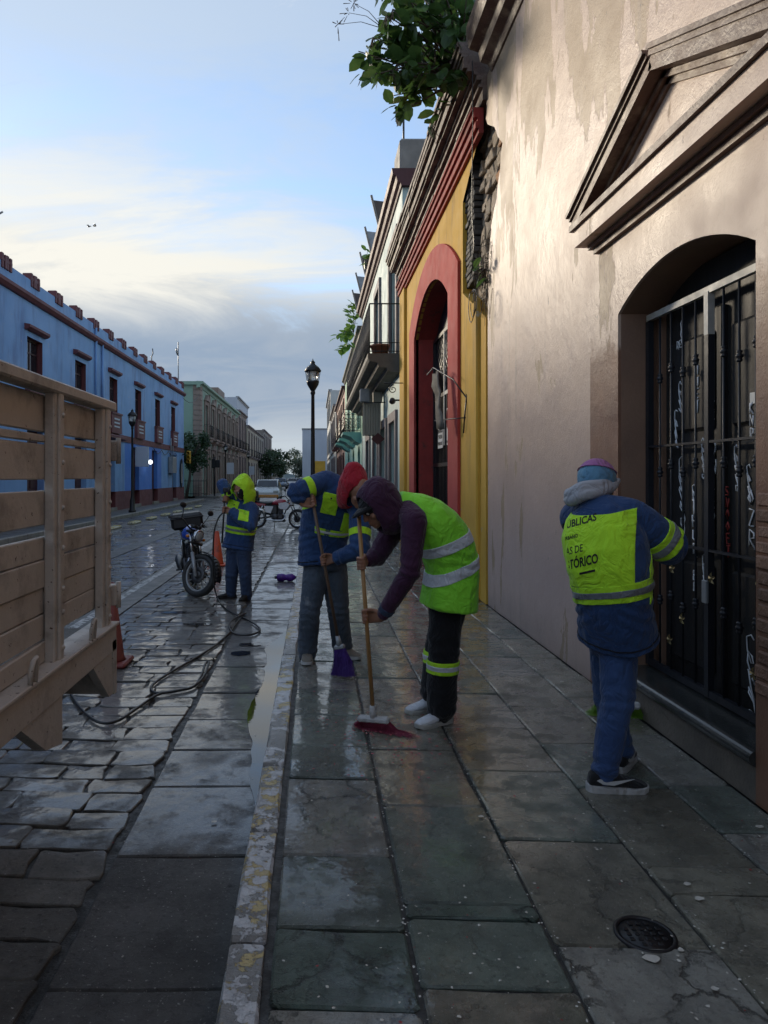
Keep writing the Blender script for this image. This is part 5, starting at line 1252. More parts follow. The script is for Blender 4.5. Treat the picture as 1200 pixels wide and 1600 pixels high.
def smooth_path(pts, n=8):
    """Catmull-Rom through points"""
    pts = [Vector(p) for p in pts]; out = []
    for i in range(len(pts) - 1):
        p0, p1, p2, p3 = pts[max(i - 1, 0)], pts[i], pts[i + 1], pts[min(i + 2, len(pts) - 1)]
        for k in range(n):
            t_ = k / n; out.append(.5 * ((2 * p1) + (p2 - p0) * t_ + (2 * p0 - 5 * p1 + 4 * p2 - p3) * t_ ** 2 + (3 * p1 - p0 - 3 * p2 + p3) * t_ ** 3))
    return out + [pts[-1]]
def G(px, py, z=ROADZ + .016):
    d = (CAMH - z) * FPX / (py - VY); return P(px, py, d)
hp = [P(349, 800, 9.50), P(340, 812, 9.45), P(334, 836, 9.46), P(333, 880, 9.5), P(334, 912, 9.52), G(341, 937), G(352, 950), G(368, 960), G(388, 969), G(402, 978), G(406, 985), G(395, 991), G(376, 992), G(363, 988), G(358, 977, ROADZ + .03), G(366, 967, ROADZ + .04), G(384, 958, ROADZ + .03),
      G(380, 961), G(366, 978), G(360, 987), G(337, 1008), G(304, 1029), G(276, 1045), G(250, 1061), G(237, 1072), G(238, 1080), G(252, 1083), G(284, 1078), G(305, 1071), G(320, 1054, ROADZ + .03), G(326, 1035, ROADZ + .05), G(321, 1037, ROADZ + .05), G(314, 1057, ROADZ + .03), G(300, 1074), G(270, 1080),
      G(245, 1086), G(215, 1106), G(184, 1126), G(157, 1129), G(132, 1113), G(112, 1086), G(90, 1040)]
tag(part('water_hose', MB().tube(smooth_path(hp, 7), .0105, 7), M['cable']), 'long black hose looped over the cobbles from the washer lance', 'hose')

# ------------------------------------------------------------------ brooms
surf('broom_wood', (.42, .23, .08), (.32, .165, .06), (.35, .5), 4, .2, 60, .002, stretch=(1, 1, .15)); surf('dark_wood', (.13, .075, .045), (.085, .05, .032), (.4, .6), 4, .2, 60, .002, stretch=(1, 1, .15))
surf('bristle_magenta', (.24, .018, .055), (.15, .012, .035), (.4, .7), 25); surf('bristle_purple', (.085, .025, .26), (.05, .016, .17), (.4, .7), 25); surf('bristle_green', (.22, .42, .035), (.15, .31, .03), (.4, .7), 25)
def broom(label, top, bottom, u, wd, bl, bm_, stickm, blockm, lean, flare=.35, seed=1):
    """broom: stick from top to bottom, block along u, bristles pressed to the ground on the lean side"""
    b_ = thing('broom', label, 'broom', (bottom[0], bottom[1], 0)); top = Vector(top); bottom = Vector(bottom); u = Vector(u).normalized(); d = (bottom - top).normalized()
    part('stick', MB().tube([top, top.lerp(bottom, .5), bottom], .0125, 10), M[stickm], b_)
    nn = d.cross(u).normalized(); uu = nn.cross(d).normalized()
    Mx = Matrix((uu, nn, -d)).transposed().to_4x4(); Mx.translation = bottom + d * .015
    blk = MB().obox(Mx, wd, .05, .04, c=.012)
    blk.tube([bottom - d * .07, bottom + d * .01], [.017, .024], 10); part('block', blk, M[blockm], b_)
    r = random.Random(seed); mb = MB(); le = Vector(lean)
    for i in range(620):
        a = r.uniform(-.5, .5); q = bottom + d * .03 + uu * (wd * .96 * a) + nn * r.uniform(-.021, .021)
        e = q + d * bl * .55 + uu * (a * flare * bl) + Vector((r.gauss(0, .008), r.gauss(0, .008), 0)); f_ = q + d * bl * .75 + le * r.uniform(.5, 1.25) + uu * (a * flare * bl * 2.0) + Vector((r.gauss(0, .012), r.gauss(0, .012), 0)); f_.z = max(.004, min(f_.z, .012) + r.uniform(0, .01)); e.z = max(e.z, .012)
        mb.tube([q, e, f_], [.0022, .0018, .0012], 3, cap=False)
    o_ = part('bristles', mb, M[bm_], b_); o_['kind'] = 'stuff'; return b_

# ------------------------------------------------------------------ motorcycles
surf('moto_blue', (.015, .06, .36), (.012, .05, .30), (.12, .25), 4, .05, 40, .002, coat=.8); surf('moto_red', (.36, .02, .035), (.28, .015, .03), (.15, .3), 4, .05, 40, .002, coat=.7); surf('moto_white', (.62, .62, .64), (.5, .5, .52), (.2, .35), 4, .05, 40, .002, coat=.5)
surf('chrome', (.62, .63, .65), (.5, .51, .53), (.12, .3), 9, .05, 60, .001, metal=1.0); surf('engine_metal', (.10, .10, .105), (.05, .05, .055), (.35, .6), 14, .3, 60, .003, metal=.6); surf('seat_vinyl', (.016, .016, .017), (.024, .024, .024), (.4, .6), 12, .2, 90, .002); surf('indicator_orange', (.75, .22, .02), None, (.2, .4)); surf('tail_red', (.45, .015, .012), None, (.2, .4))
def motorcycle(nm, label, origin, heading, steer, lean, style):
    t_ = thing(nm, label, 'motorcycle', origin); t_['_l'] = None; del t_['_l']
    t_.rotation_euler = (0, 0, heading)
    Ln = Matrix.Rotation(lean, 4, 'X')
    R = .30 if style == 'street' else .315; wb = 1.28 if style == 'street' else 1.32; fx = wb / 2; rake = .44
    head = Vector((fx - .32, 0, .86)); ax = Vector((-sin(rake), 0, cos(rake)))
    St = Ln @ Matrix.Translation(head) @ Matrix.Rotation(steer, 4, ax) @ Matrix.Translation(-head)
    def pp(n_, mb, m_, par=None, X=Ln):
        mb.v = [tuple(X @ Vector(v)) for v in mb.v]; return part(n_, mb, M[m_], par or t_, inv=False)
    def wheel(cx, X, wid):
        T = Matrix.Translation((cx, 0, R)) @ Matrix.Rotation(pi / 2, 4, 'X')
        prof = [(R - .075, -wid * .8), (R - .03, -wid), (R - .006, -wid * .5), (R, 0), (R - .006, wid * .5), (R - .03, wid), (R - .075, wid * .8)]
        w_ = pp('wheel', MB().lathe(prof, 36, T, closed=True), 'rubber', None, X)
        pp('rim', MB().lathe([(R - .095, -.03), (R - .07, -.035), (R - .068, .035), (R - .095, .03)], 36, T, closed=True), 'chrome' if style == 'trail' else 'grey_metal', w_, X)
        sp = MB(); ns = 12 if style == 'street' else 28
        for k in range(ns):
            a = 2 * pi * k / ns; o_ = (.014 if k % 2 else -.014)
            a2 = a + (.0 if style == 'street' else (.35 if k % 4 < 2 else -.35))
            sp.tube([T @ Vector((.045 * cos(a), .045 * sin(a), o_)), T @ Vector(((R - .085) * cos(a2), (R - .085) * sin(a2), o_ * .4))], .009 if style == 'street' else .003, 5)
        pp('spokes', sp, 'grey_metal' if style == 'street' else 'chrome', w_, X)
        pp('hub', MB().lathe([(.0, -.06), (.05, -.06), (.055, -.02), (.055, .02), (.05, .06), (.0, .06)], 16, T).lathe([(.04, .045), (.115, .045), (.115, .05), (.04, .05)], 24, T, closed=True), 'engine_metal', w_, X)
    wheel(-fx, Ln, .068); wheel(fx, St, .055)
    # steering group
    fk = MB(); slid = MB()
    for y in (-.095, .095):
        a = Vector((fx, y, R)); b = a + ax * .66
        fk.tube([a + ax * .30, b], .017, 10); slid.tube([a - ax * .03, a + ax * .32], .026, 10)
    pp('fork_tube', fk, 'chrome', None, St); pp('fork_leg', slid, 'grey_metal' if style == 'street' else 'black_plastic', None, St)
    tc = Vector((fx, 0, R)) + ax * .64
    pp('fork_clamp', MB().obox(Matrix.Translation(tc), .09, .24, .035, c=.01).obox(Matrix.Translation(tc - ax * .17), .09, .24, .035, c=.01), 'black_plastic', None, St)
    hb = MB(); hw = .36
    hb.tube(smooth_path([tc + Vector(q) for q in ((-.16, -hw, .13), (-.07, -.22, .15), (.0, -.09, .04), (.0, .09, .04), (-.07, .22, .15), (-.16, hw, .13))], 5), .012, 8); pp('handlebar', hb, 'black_plastic', None, St)
    for s_ in (-1, 1):
        g0 = tc + Vector((-.10, s_ * .25, .148)); g1 = tc + Vector((-.165, s_ * (hw + .02), .13))
        pp('grip', MB().tube([g0, g1], .018, 10), 'rubber', None, St)
        pp('lever', MB().tube([g0 + Vector((.05, 0, 0)), g1 + Vector((.06, 0, -.01))], .006, 6), 'black_plastic', None, St)
        mm = tc + Vector((-.02, s_ * .30, .33))
        mr = pp('mirror', MB().ball(mm, (.022, .065, .04), 12, 8), 'black_plastic', None, St); pp('mirror_stem', MB().tube([tc + Vector((-.06, s_ * .23, .15)), tc + Vector((-.03, s_ * .26, .24)), mm], .006, 6), 'black_plastic', mr, St)
        pp('indicator', MB().ball(tc + Vector((.06, s_ * .17, -.08)), (.03, .025, .022), 10, 6), 'indicator_orange', None, St)
    hl_ = tc + Vector((.10, 0, -.05 if style == 'street' else .0))
    Th = Matrix.Translation(hl_) @ Matrix.Rotation(pi / 2 + .1, 4, 'Y')
    if style == 'street':
        h_ = pp('headlight', MB().lathe([(.0, -.10), (.05, -.09), (.085, -.04), (.092, .02), (.085, .025)], 20, Th), 'chrome', None, St); pp('lens', MB().lathe([(.086, .018), (.05, .035), (.0, .042)], 20, Th), 'lantern_glass', h_, St)
        pp('instrument_cluster', MB().lathe([(.04, 0), (.045, .05), (.0, .052)], 14, Matrix.Translation(tc + Vector((.03, .05, .05)))).lathe([(.04, 0), (.045, .05), (.0, .052)], 14, Matrix.Translation(tc + Vector((.03, -.05, .05)))), 'black_plastic', None, St)
    else:
        h_ = pp('headlight_shroud', MB().prism([hl_ + Vector((.03, -.10, -.14)), hl_ + Vector((.03, .10, -.14)), hl_ + Vector((.0, .12, .06)), hl_ + Vector((-.03, .08, .16)), hl_ + Vector((-.03, -.08, .16)), hl_ + Vector((.0, -.12, .06))], (-.06, 0, 0)), 'moto_white', None, St); pp('lens', MB().ball(hl_ + Vector((.03, 0, -.02)), (.02, .075, .06), 12, 8), 'lantern_glass', h_, St)
    fz = R + (.04 if style == 'street' else .22); rr = R + (.035 if style == 'street' else .2)
    fe = MB(); pr = []
    for i in range(13):
        a = (-.15 + 1.9 * i / 12 if style == 'street' else .35 + 1.35 * i / 12); pr.append((fx + rr * cos(a), R + rr * sin(a)))
    for (x0, z0), (x1, z1) in zip(pr, pr[1:]): fe.add([(x0, -.06, z0 - .015), (x0, 0, z0), (x0, .06, z0 - .015), (x1, -.06, z1 - .015), (x1, 0, z1), (x1, .06, z1 - .015)], [(0, 1, 4, 3), (1, 2, 5, 4)], smooth=True)
    o_ = pp('front_fender', fe, 'black_plastic' if style == 'street' else 'moto_red', None, St); o_.modifiers.new('thickness', 'SOLIDIFY').thickness = .006
    # frame and body
    fr = MB(); hd = head
    fr.tube([hd, (.28, 0, .62), (.20, 0, .36), (-.12, 0, .28), (-.22, 0, .42), (-.28, 0, .74)], .021, 8)
    for y in (-.10, .10):
        fr.tube([hd, (-.05, y, .73), (-.35, y, .74), (-.80, y * .8, .80)], .014, 8); fr.tube([(-.24, y, .42), (-.62, y, .74)], .012, 7); fr.tube([(-.2, y, .38), (-fx, y, R)], .018, 8)
    pp('frame', fr, 'black_plastic')
    en = MB().cbox(-.18, .20, -.12, .12, .28, .46, .04)
    for k in range(7): en.cbox(.02, .18, -.075, .075, .47 + .024 * k, .482 + .024 * k, .004)
    en.cbox(.03, .17, -.06, .06, .46, .66, .02); en.lathe([(.0, .10), (.10, .10), (.105, .13), (.09, .15), (.0, .152)], 18, Matrix.Translation((-.06, 0, .37)) @ Matrix.Rotation(pi / 2, 4, 'X')); en.lathe([(.0, .10), (.09, .10), (.09, .14), (.0, .145)], 18, Matrix.Translation((-.06, 0, .37)) @ Matrix.Rotation(-pi / 2, 4, 'X'))
    pp('engine', en, 'engine_metal')
    pp('carburettor', MB().cbox(-.10, .0, -.04, .04, .52, .62, .012), 'engine_metal')
    tank = MB(); secs = [(.30, .04, .05, .80), (.26, .10, .09, .82), (.16, .135, .125, .83), (.02, .14, .125, .82), (-.12, .11, .09, .80), (-.20, .06, .05, .78)]
    vs = []; n = 16
    for x, ry, rz, zc in secs:
        for k in range(n): a = 2 * pi * k / n; vs.append((x, ry * (1 - .15 * (sin(a) > 0) * sin(a)) * cos(a), zc + rz * sin(a) * (1.0 if sin(a) > 0 else .7)))
    tank.add(vs, [(i * n + k, i * n + (k + 1) % n, (i + 1) * n + (k + 1) % n, (i + 1) * n + k) for i in range(len(secs) - 1) for k in range(n)] + [tuple(range(n)), tuple((len(secs) - 1) * n + k for k in range(n))], smooth=True)
    tn = pp('fuel_tank', tank, 'moto_blue' if style == 'street' else 'moto_red'); pp('tank_cap', MB().lathe([(.035, .0), (.035, .02), (.0, .024)], 14, Matrix.Translation((.05, 0, .935))), 'chrome', tn)
    seat = MB(); secs = [(-.14, .085, .035, .815), (-.25, .12, .045, .80), (-.42, .13, .05, .80), (-.58, .115, .05, .83), (-.74, .10, .045, .85), (-.80, .06, .03, .85)]; vs = []
    for x, ry, rz, zc in secs:
        for k in range(n): a = 2 * pi * k / n; vs.append((x, ry * cos(a), zc + rz * sin(a)))
    seat.add(vs, [(i * n + k, i * n + (k + 1) % n, (i + 1) * n + (k + 1) % n, (i + 1) * n + k) for i in range(len(secs) - 1) for k in range(n)] + [tuple(range(n)), tuple((len(secs) - 1) * n + k for k in range(n))], smooth=True); pp('seat', seat, 'seat_vinyl')
    for y in (-1, 1):
        pp('side_cover', MB().prism([(-.12, y * .115, .70), (-.42, y * .12, .72), (-.38, y * .13, .52), (-.20, y * .13, .48)], (0, -y * .03, 0)), 'black_plastic' if style == 'street' else 'moto_white')
        if style == 'trail': pp('tank_shroud', MB().prism([(.30, y * .14, .84), (.05, y * .15, .80), (.10, y * .15, .62), (.30, y * .16, .60), (.42, y * .15, .76)], (0, -y * .03, 0)), 'moto_white')
        pp('footpeg', MB().tube([(-.08, y * .12, .32), (-.08, y * .26, .32)], .014, 7), 'rubber')
        pp('shock', MB().tube([(-fx + .02, y * .11, R + .04), (-.46, y * .11, .72)], .028, 10), 'chrome')
    ex = MB().tube(smooth_path([(.18, -.05, .50), (.27, -.10, .40), (.20, -.14, .27), (-.10, -.16, .26), (-.35, -.17, .29)], 5), .022, 9); pp('exhaust_pipe', ex, 'chrome')
    mz = .33 if style == 'street' else .58
    pp('muffler', MB().tube([(-.34, -.17, .29), (-.42, -.18, mz - .01), (-.80, -.19, mz + .06), (-.92, -.19, mz + .08)], [.025, .055, .062, .045], 14), 'black_plastic' if style == 'street' else 'chrome')
    rf = MB(); pr = [(-fx + (R + .05) * cos(a), R + (R + .05) * sin(a)) for a in [1.0 + 1.9 * i / 10 for i in range(11)]]
    for (x0, z0), (x1, z1) in zip(pr, pr[1:]): rf.add([(x0, -.07, z0 - .015), (x0, 0, z0), (x0, .07, z0 - .015), (x1, -.07, z1 - .015), (x1, 0, z1), (x1, .07, z1 - .015)], [(0, 1, 4, 3), (1, 2, 5, 4)], smooth=True)
    o_ = pp('rear_fender', rf, 'black_plastic'); o_.modifiers.new('thickness', 'SOLIDIFY').thickness = .006
    pp('tail_lamp', MB().cbox(-.93, -.86, -.06, .06, .72, .79, .015), 'tail_red')
    pp('side_stand', MB().tube([(-.10, .12, .30), (-.14, .24, .03 - .0)], .011, 7), 'black_plastic')
    if style == 'trail':
        pp('airbox', MB().cbox(-.40, .02, -.10, .10, .44, .76, .04), 'black_plastic'); pp('belly_guard', MB().cbox(-.16, .26, -.13, .13, .22, .30, .03), 'black_plastic'); pp('tail_panel', MB().cbox(-.86, -.36, -.12, .12, .70, .82, .03), 'moto_red')
    if style == 'street':
        pp('luggage_box', MB().cbox(-.98, -.46, -.24, .24, .86, 1.10, .04).cbox(-.99, -.45, -.25, .25, 1.02, 1.05, .01), 'black_plastic')
        pp('rack', MB().tube([(-.45, .12, .85), (-.95, .12, .85)], .01, 6).tube([(-.45, -.12, .85), (-.95, -.12, .85)], .01, 6), 'black_plastic')
    else: pp('tail_case', MB().cbox(-1.02, -.66, -.2, .2, .88, 1.22, .05), 'seat_vinyl')
    return t_
ha = atan2(-.975, .22)
fc = Vector((-1.59, 9.78, ROADZ)); hv = Vector((cos(ha), sin(ha), 0))
motorcycle('motorcycle', 'blue tank street motorcycle with black luggage box leaning on its stand', fc - hv * .60, ha, radians(50), radians(7), 'street')
motorcycle('motorcycle', 'red and white trail motorcycle parked across the cobbles', Vector((-1.20, 22.6, ROADZ)), radians(-8), radians(-14), radians(-6), 'trail')

# ------------------------------------------------------------------ cars far down the street
surf('car_white', (.62, .63, .64), (.55, .56, .57), (.2, .35), 3, .03, 40, .002, coat=.6); surf('car_blue', (.16, .24, .34), (.13, .2, .3), (.2, .35), 3, .03, 40, .002, coat=.6); surf('car_grey', (.30, .31, .32), (.25, .26, .27), (.2, .35), 3, .03, 40, .002, coat=.6); surf('car_orange', (.62, .25, .03), (.5, .2, .03), (.2, .35), 3, .03, 40, .002, coat=.6)
def car(label, loc, rot, body, low=None):
    t_ = thing('parked_car', label, 'car', loc); del t_['_l']; t_.rotation_euler = (0, 0, rot)
    prof = [(-2.0, .35), (-2.05, .60), (-1.95, .86), (-1.55, .92), (-1.15, 1.38), (-.6, 1.47), (.3, 1.44), (.95, .98), (1.75, .86), (2.05, .66), (2.05, .35)]
    mb = MB()
    def ring(y, k): return [(x, y * (1 if z < .95 else .82), z) for x, z in prof]
    A, B = ring(-.84, 1), ring(.84, 1); n_ = len(prof); mb.add(A + B, [(i, (i + 1) % n_, n_ + (i + 1) % n_, n_ + i) for i in range(n_)] + [tuple(range(n_)), tuple(range(n_, 2 * n_))])
    b_ = part('body', mb, M[body], t_, inv=False)
    part('windscreen', MB().quad((.38, -.60, 1.40), (.38, .60, 1.40), (.93, .68, 1.02), (.93, -.68, 1.02)), M['window_glass'], t_, inv=False).location = (.012, 0, .02)
    part('rear_window', MB().quad((-1.19, -.60, 1.36), (-1.19, .60, 1.36), (-1.53, .68, .95), (-1.53, -.68, .95)), M['window_glass'], t_, inv=False).location = (-.02, 0, .02)
    for s_ in (-1, 1):
        for xa, xb in ((-1.2, -.35), (-.25, .65)): part('side_window', MB().quad((xa, s_ * .835, .98), (xb, s_ * .835, .98), (xb - .25, s_ * .70, 1.38), (xa + .1, s_ * .70, 1.38)), M['window_glass'], t_, inv=False)
        for x in (-1.3, 1.3):
            part('wheel', MB().lathe([(.0, -.10), (.2, -.10), (.30, -.09), (.31, 0), (.30, .09), (.2, .10), (.0, .10)], 20, Matrix.Translation((x, s_ * .76, .31)) @ Matrix.Rotation(pi / 2, 4, 'X')), M['rubber'], t_, inv=False)
        part('headlight', MB().cbox(1.95, 2.07, s_ * .62 - .16, s_ * .62 + .16, .64, .78, .02), M['lantern_glass'], t_, inv=False); part('tail_light', MB().cbox(-2.08, -1.98, s_ * .66 - .12, s_ * .66 + .12, .66, .84, .02), M['tail_red'], t_, inv=False)
    part('bumper', MB().cbox(2.0, 2.12, -.8, .8, .32, .52, .03).cbox(-2.12, -2.0, -.8, .8, .32, .52, .03), M[low or 'black_plastic'], t_, inv=False)
car('white car with orange bumper parked behind the trail motorcycle', (-3.1, 47, ROADZ), -pi / 2, 'car_white', 'car_orange')
car('blue grey car driving down the far street', (-4.6, 96, ROADZ), -pi / 2, 'car_blue'); car('white car following behind the blue grey car', (-3.4, 108, ROADZ), -pi / 2, 'car_white'); car('grey car at the far end beside the blank pale building', (-2.0, 104, ROADZ), -pi / 2, 'car_grey')
# birds
for i, (px, py, s_, rz) in enumerate(((148, 353, .62, .4), (139, 354, .5, -.5))):
    c = P(px, py, 46); b_ = thing('bird', ('dark bird with raised wings gliding above the blue house', 'smaller dark bird flapping beside the gliding one')[i], 'bird', tuple(c))
    R_ = Matrix.Translation(c) @ Matrix.Rotation(rz, 4, 'Z') @ Matrix.Scale(s_, 4)
    part('body', MB().tube([R_ @ Vector(q) for q in ((-.20, 0, -.02), (-.10, 0, 0), (.05, 0, .01), (.14, 0, .03), (.18, 0, .03))], [.012, .05, .055, .03, .008], 8), M['black_plastic'], b_)
    for k in (-1, 1): part('wing', MB().prism([R_ @ Vector(q) for q in ((.08, .03 * k, .02), (.10, .22 * k, .16), (.0, .42 * k, .06), (-.06, .20 * k, .11), (-.07, .03 * k, .01))], (0, 0, .012)), M['black_plastic'], b_)
# ------------------------------------------------------------------ people
V = Vector
def cloth(name, c, c2=None, rough=(.75, .92), wx=900, sheen=.15, dirt=None):
    m, t = newmat(name); v = t.coord(); c2 = c2 or tuple(x * .75 for x in c)
    col = t.mix(t.rng(t.noise(v, 4, 6, .6), .3, .7), c, c2)
    if dirt: col = t.mix(t.rng(t.noise(v, 7, 7, .65), dirt[1], dirt[2]), col, dirt[0])
    h = t.math('ADD', t.noise(v, 260, 2, .5), t.math('MULTIPLY', t.noise(v, 22, 5, .6), 2.0))
    fo = t.math('ABSOLUTE', t.math('SUBTRACT', t.noise(t.mapping(v, (1, 1, .8)), 9, 3, .5, 1.2), .5))
    nb = t.bump(t.rng(fo, 0, .16), .45, .016)
    t.done(col, t.rng(t.noise(v, 9, 4, .6), .3, .7, *rough), t.bump(h, .35, .004, nb), 0, .3, sheen=sheen)
cloth('navy_cloth', (.028, .070, .180), (.019, .048, .135)); cloth('navy_dark', (.008, .010, .016), (.006, .007, .011)); cloth('denim_dark', (.032, .056, .115), (.020, .036, .080)); cloth('denim_worn', (.085, .105, .135), (.040, .054, .078), dirt=((.24, .25, .26), .62, .76))
cloth('denim_blue', (.045, .090, .210), (.026, .056, .150)); cloth('black_cloth', (.007, .007, .009), (.005, .005, .006)); cloth('purple_cloth', (.062, .018, .050), (.042, .012, .036), dirt=((.16, .14, .16), .715, .73)); cloth('red_cloth', (.42, .014, .028), (.32, .010, .022)); cloth('grey_fleece', (.40, .41, .44), (.30, .31, .34))
cloth('lime_cloth', (.52, .90, .028), (.45, .80, .022), (.6, .8)); cloth('lime_vest', (.30, .85, .045), (.25, .74, .038), (.5, .75)); cloth('reflective', (.74, .76, .80), (.58, .60, .65), (.3, .5)); cloth('reflective_grey', (.20, .215, .23), (.16, .17, .19), (.3, .5)); cloth('white_leather', (.66, .67, .70), (.55, .56, .60), (.35, .55), sheen=0); cloth('sole_white', (.55, .55, .55), (.38, .37, .36), (.5, .7), sheen=0); cloth('suede', (.23, .20, .16), (.15, .13, .105)); cloth('black_knit', (.010, .010, .011), (.016, .016, .017)); cloth('white_cotton', (.62, .64, .72), (.5, .52, .6)); cloth('boot_black', (.014, .013, .012), (.025, .022, .02), (.5, .7), sheen=0)
cloth('beanie_blue', (.13, .30, .42), (.10, .22, .36)); cloth('beanie_purple', (.30, .12, .34), (.40, .14, .30)); cloth('glove_black', (.012, .012, .013))
def skin(name, c):
    m, t = newmat(name); v = t.coord(); col = t.mix(t.rng(t.noise(v, 14, 5, .6), .3, .7), c, tuple(x * y for x, y in zip(c, (.78, .70, .68))))
    p = t.done(col, t.rng(t.noise(v, 40, 3, .6), .3, .7, .38, .55), t.bump(t.noise(v, 190, 3, .6), .2, .002), 0, .45); p.inputs['Subsurface Weight'].default_value = .12; p.inputs['Subsurface Radius'].default_value = (.012, .005, .003)
skin('skin', (.34, .17, .105)); surf('eye_white', (.6, .58, .55), None, (.1, .2)); surf('hair_black', (.010, .008, .007), None, (.4, .6), 60, .4, 200, .003)
surf('print_black', (.012, .012, .012), None, (.6, .8)); surf('shoe_white', (.62, .62, .62), None, (.4, .6))

def frame(f, k):
    """orthonormal (forward, side to the left, up) from forward and rough up"""
    f = Vector(f).normalized(); k = Vector(k); s = k.cross(f).normalized(); return f, s, f.cross(s).normalized()
def loft(mb, secs, seg=28):
    """closed loft: sections (centre, u, v, ru, rv)"""
    vs = []; n = len(secs)
    for c, u, v, ru, rv in secs:
        for k in range(seg):
            a = 2 * pi * k / seg; ca, sa = cos(a), sin(a)
            e = 2 / 2.35; vs.append(Vector(c) + Vector(u) * ru * (abs(ca) ** e) * (1 if ca > 0 else -1) + Vector(v) * rv * (abs(sa) ** e) * (1 if sa > 0 else -1))
    fs = [(i * seg + k, i * seg + (k + 1) % seg, (i + 1) * seg + (k + 1) % seg, (i + 1) * seg + k) for i in range(n - 1) for k in range(seg)]
    fs += [tuple(range(seg))[::-1], tuple((n - 1) * seg + k for k in range(seg))]
    mb.add(vs, fs, smooth=True); return mb
def limb(mb, pts, rad, n=5, seg=14):
    """tapered limb with rounded ends through joints"""
    pp_ = []; rr_ = []
    for i in range(len(pts) - 1):
        a, b = Vector(pts[i]), Vector(pts[i + 1])
        for k in range(n): t_ = k / n; pp_.append(a.lerp(b, t_)); rr_.append(rad[i] + (rad[i + 1] - rad[i]) * t_)
    pp_.append(Vector(pts[-1])); rr_.append(rad[-1])
    mb.tube(pp_, rr_, seg)
    for p, r in ((pp_[0], rr_[0]), (pp_[-1], rr_[-1] * .98)): mb.ball(p, r * .985, 12, 8)
    for p, r in zip(pts[1:-1], rad[1:-1]): mb.ball(p, r * 1.0, 12, 8)
    return mb
def fuse(mb, voxel, smooth=6, fac=.5):
    """one continuous surface from overlapping closed pieces"""
    me = mb.mesh('fuse', M['skin']); o = bpy.data.objects.new('fuse', me); COL.objects.link(o)
    m1 = o.modifiers.new('r', 'REMESH'); m1.mode = 'VOXEL'; m1.voxel_size = voxel; m1.adaptivity = 0; m1.use_smooth_shade = True
    if smooth: m2 = o.modifiers.new('s', 'SMOOTH'); m2.iterations = smooth; m2.factor = fac
    dg = bpy.context.evaluated_depsgraph_get(); out = bpy.data.meshes.new_from_object(o.evaluated_get(dg)); bpy.data.objects.remove(o); bpy.data.meshes.remove(me)
    out.materials.clear(); return out
def wrinkle(me, amp=.008, lines=(), seed=0.0, wl=7.0):
    """cloth folds: ridged noise, stronger near the bend points given in lines [(point, radius, strength, axis)]"""
    co = [v.co.copy() for v in me.vertices]; nr = [v.normal.copy() for v in me.vertices]; out = []
    for p, n_ in zip(co, nr):
        q = Vector((p.x + seed, p.y - seed, p.z * .75)); k = 1 - abs(mnoise.noise(q * wl)) * 2.2; k2 = mnoise.noise(q * wl * .45 + Vector((7, 3, 1)))
        d = amp * (.55 * k * (.6 + k2) + .6 * k2)
        for (c, R, s_, ax) in lines:
            dd = (p - c).length
            if dd < R:
                ph = (p - c).dot(ax) * 95 + 3.0 * mnoise.noise(q * 9); d += amp * s_ * sin(ph) * (1 - dd / R) ** 1.3 * (.4 + .6 * abs(mnoise.noise(q * 5)))
        out.append(p + n_ * d)
    me.vertices.foreach_set('co', [x for p in out for x in p]); me.update(); return me
def setmat(me, m_): me.materials.clear(); me.materials.append(m_); return me
def patch(src, planes, off, mat, name, parent, facing=None, rim=True, alls=False):
    """piece of cloth cut from a garment by planes [(point, outward normal)], lifted off its surface"""
    bm = bmesh.new(); bm.from_mesh(src); bm.normal_update()
    if facing:
        bmesh.ops.delete(bm, geom=[f for f in bm.faces if f.normal.dot(facing[0]) < facing[1]], context='FACES')
    for co, no in planes:
        bmesh.ops.bisect_plane(bm, geom=list(bm.verts) + list(bm.edges) + list(bm.faces), plane_co=Vector(co), plane_no=Vector(no), clear_outer=True)
    if not bm.faces: bm.free(); return None
    # keep the largest island
    seen_, best = set(), []
    for f in bm.faces:
        if f in seen_: continue
        st_, isl = [f], []; seen_.add(f)
        while st_:
            g_ = st_.pop(); isl.append(g_)
            for e in g_.edges:
                for h_ in e.link_faces:
                    if h_ not in seen_: seen_.add(h_); st_.append(h_)
        if alls: best = best + isl
        elif len(isl) > len(best): best = isl
    keep = set(best); bmesh.ops.delete(bm, geom=[f for f in bm.faces if f not in keep], context='FACES'); bm.normal_update()
    nr = {v: v.normal.copy() for v in bm.verts}; be = [e for e in bm.edges if e.is_boundary]
    for v in bm.verts: v.co += nr[v] * off
    if rim:
        ex = bmesh.ops.extrude_edge_only(bm, edges=be)
        bmap = {}
        for v in [g_ for g_ in ex['geom'] if isinstance(g_, bmesh.types.BMVert)]:
            lk = [e.other_vert(v) for e in v.link_edges if e.other_vert(v) in nr]
            if lk: v.co = lk[0].co - nr[lk[0]] * (off + .002)
    for f in bm.faces: f.smooth = True
    me = bpy.data.meshes.new(name); bm.to_mesh(me); bm.free(); me.materials.append(mat)
    return link(name, me, parent)
def band(src, c, ax, w_, off, mat, name, parent, extra=(), facing=None, alls=False):
    ax = Vector(ax).normalized(); c = Vector(c)
    return patch(src, [(c + ax * w_ / 2, ax), (c - ax * w_ / 2, -ax)] + list(extra), off, mat, name, parent, facing, True, alls)
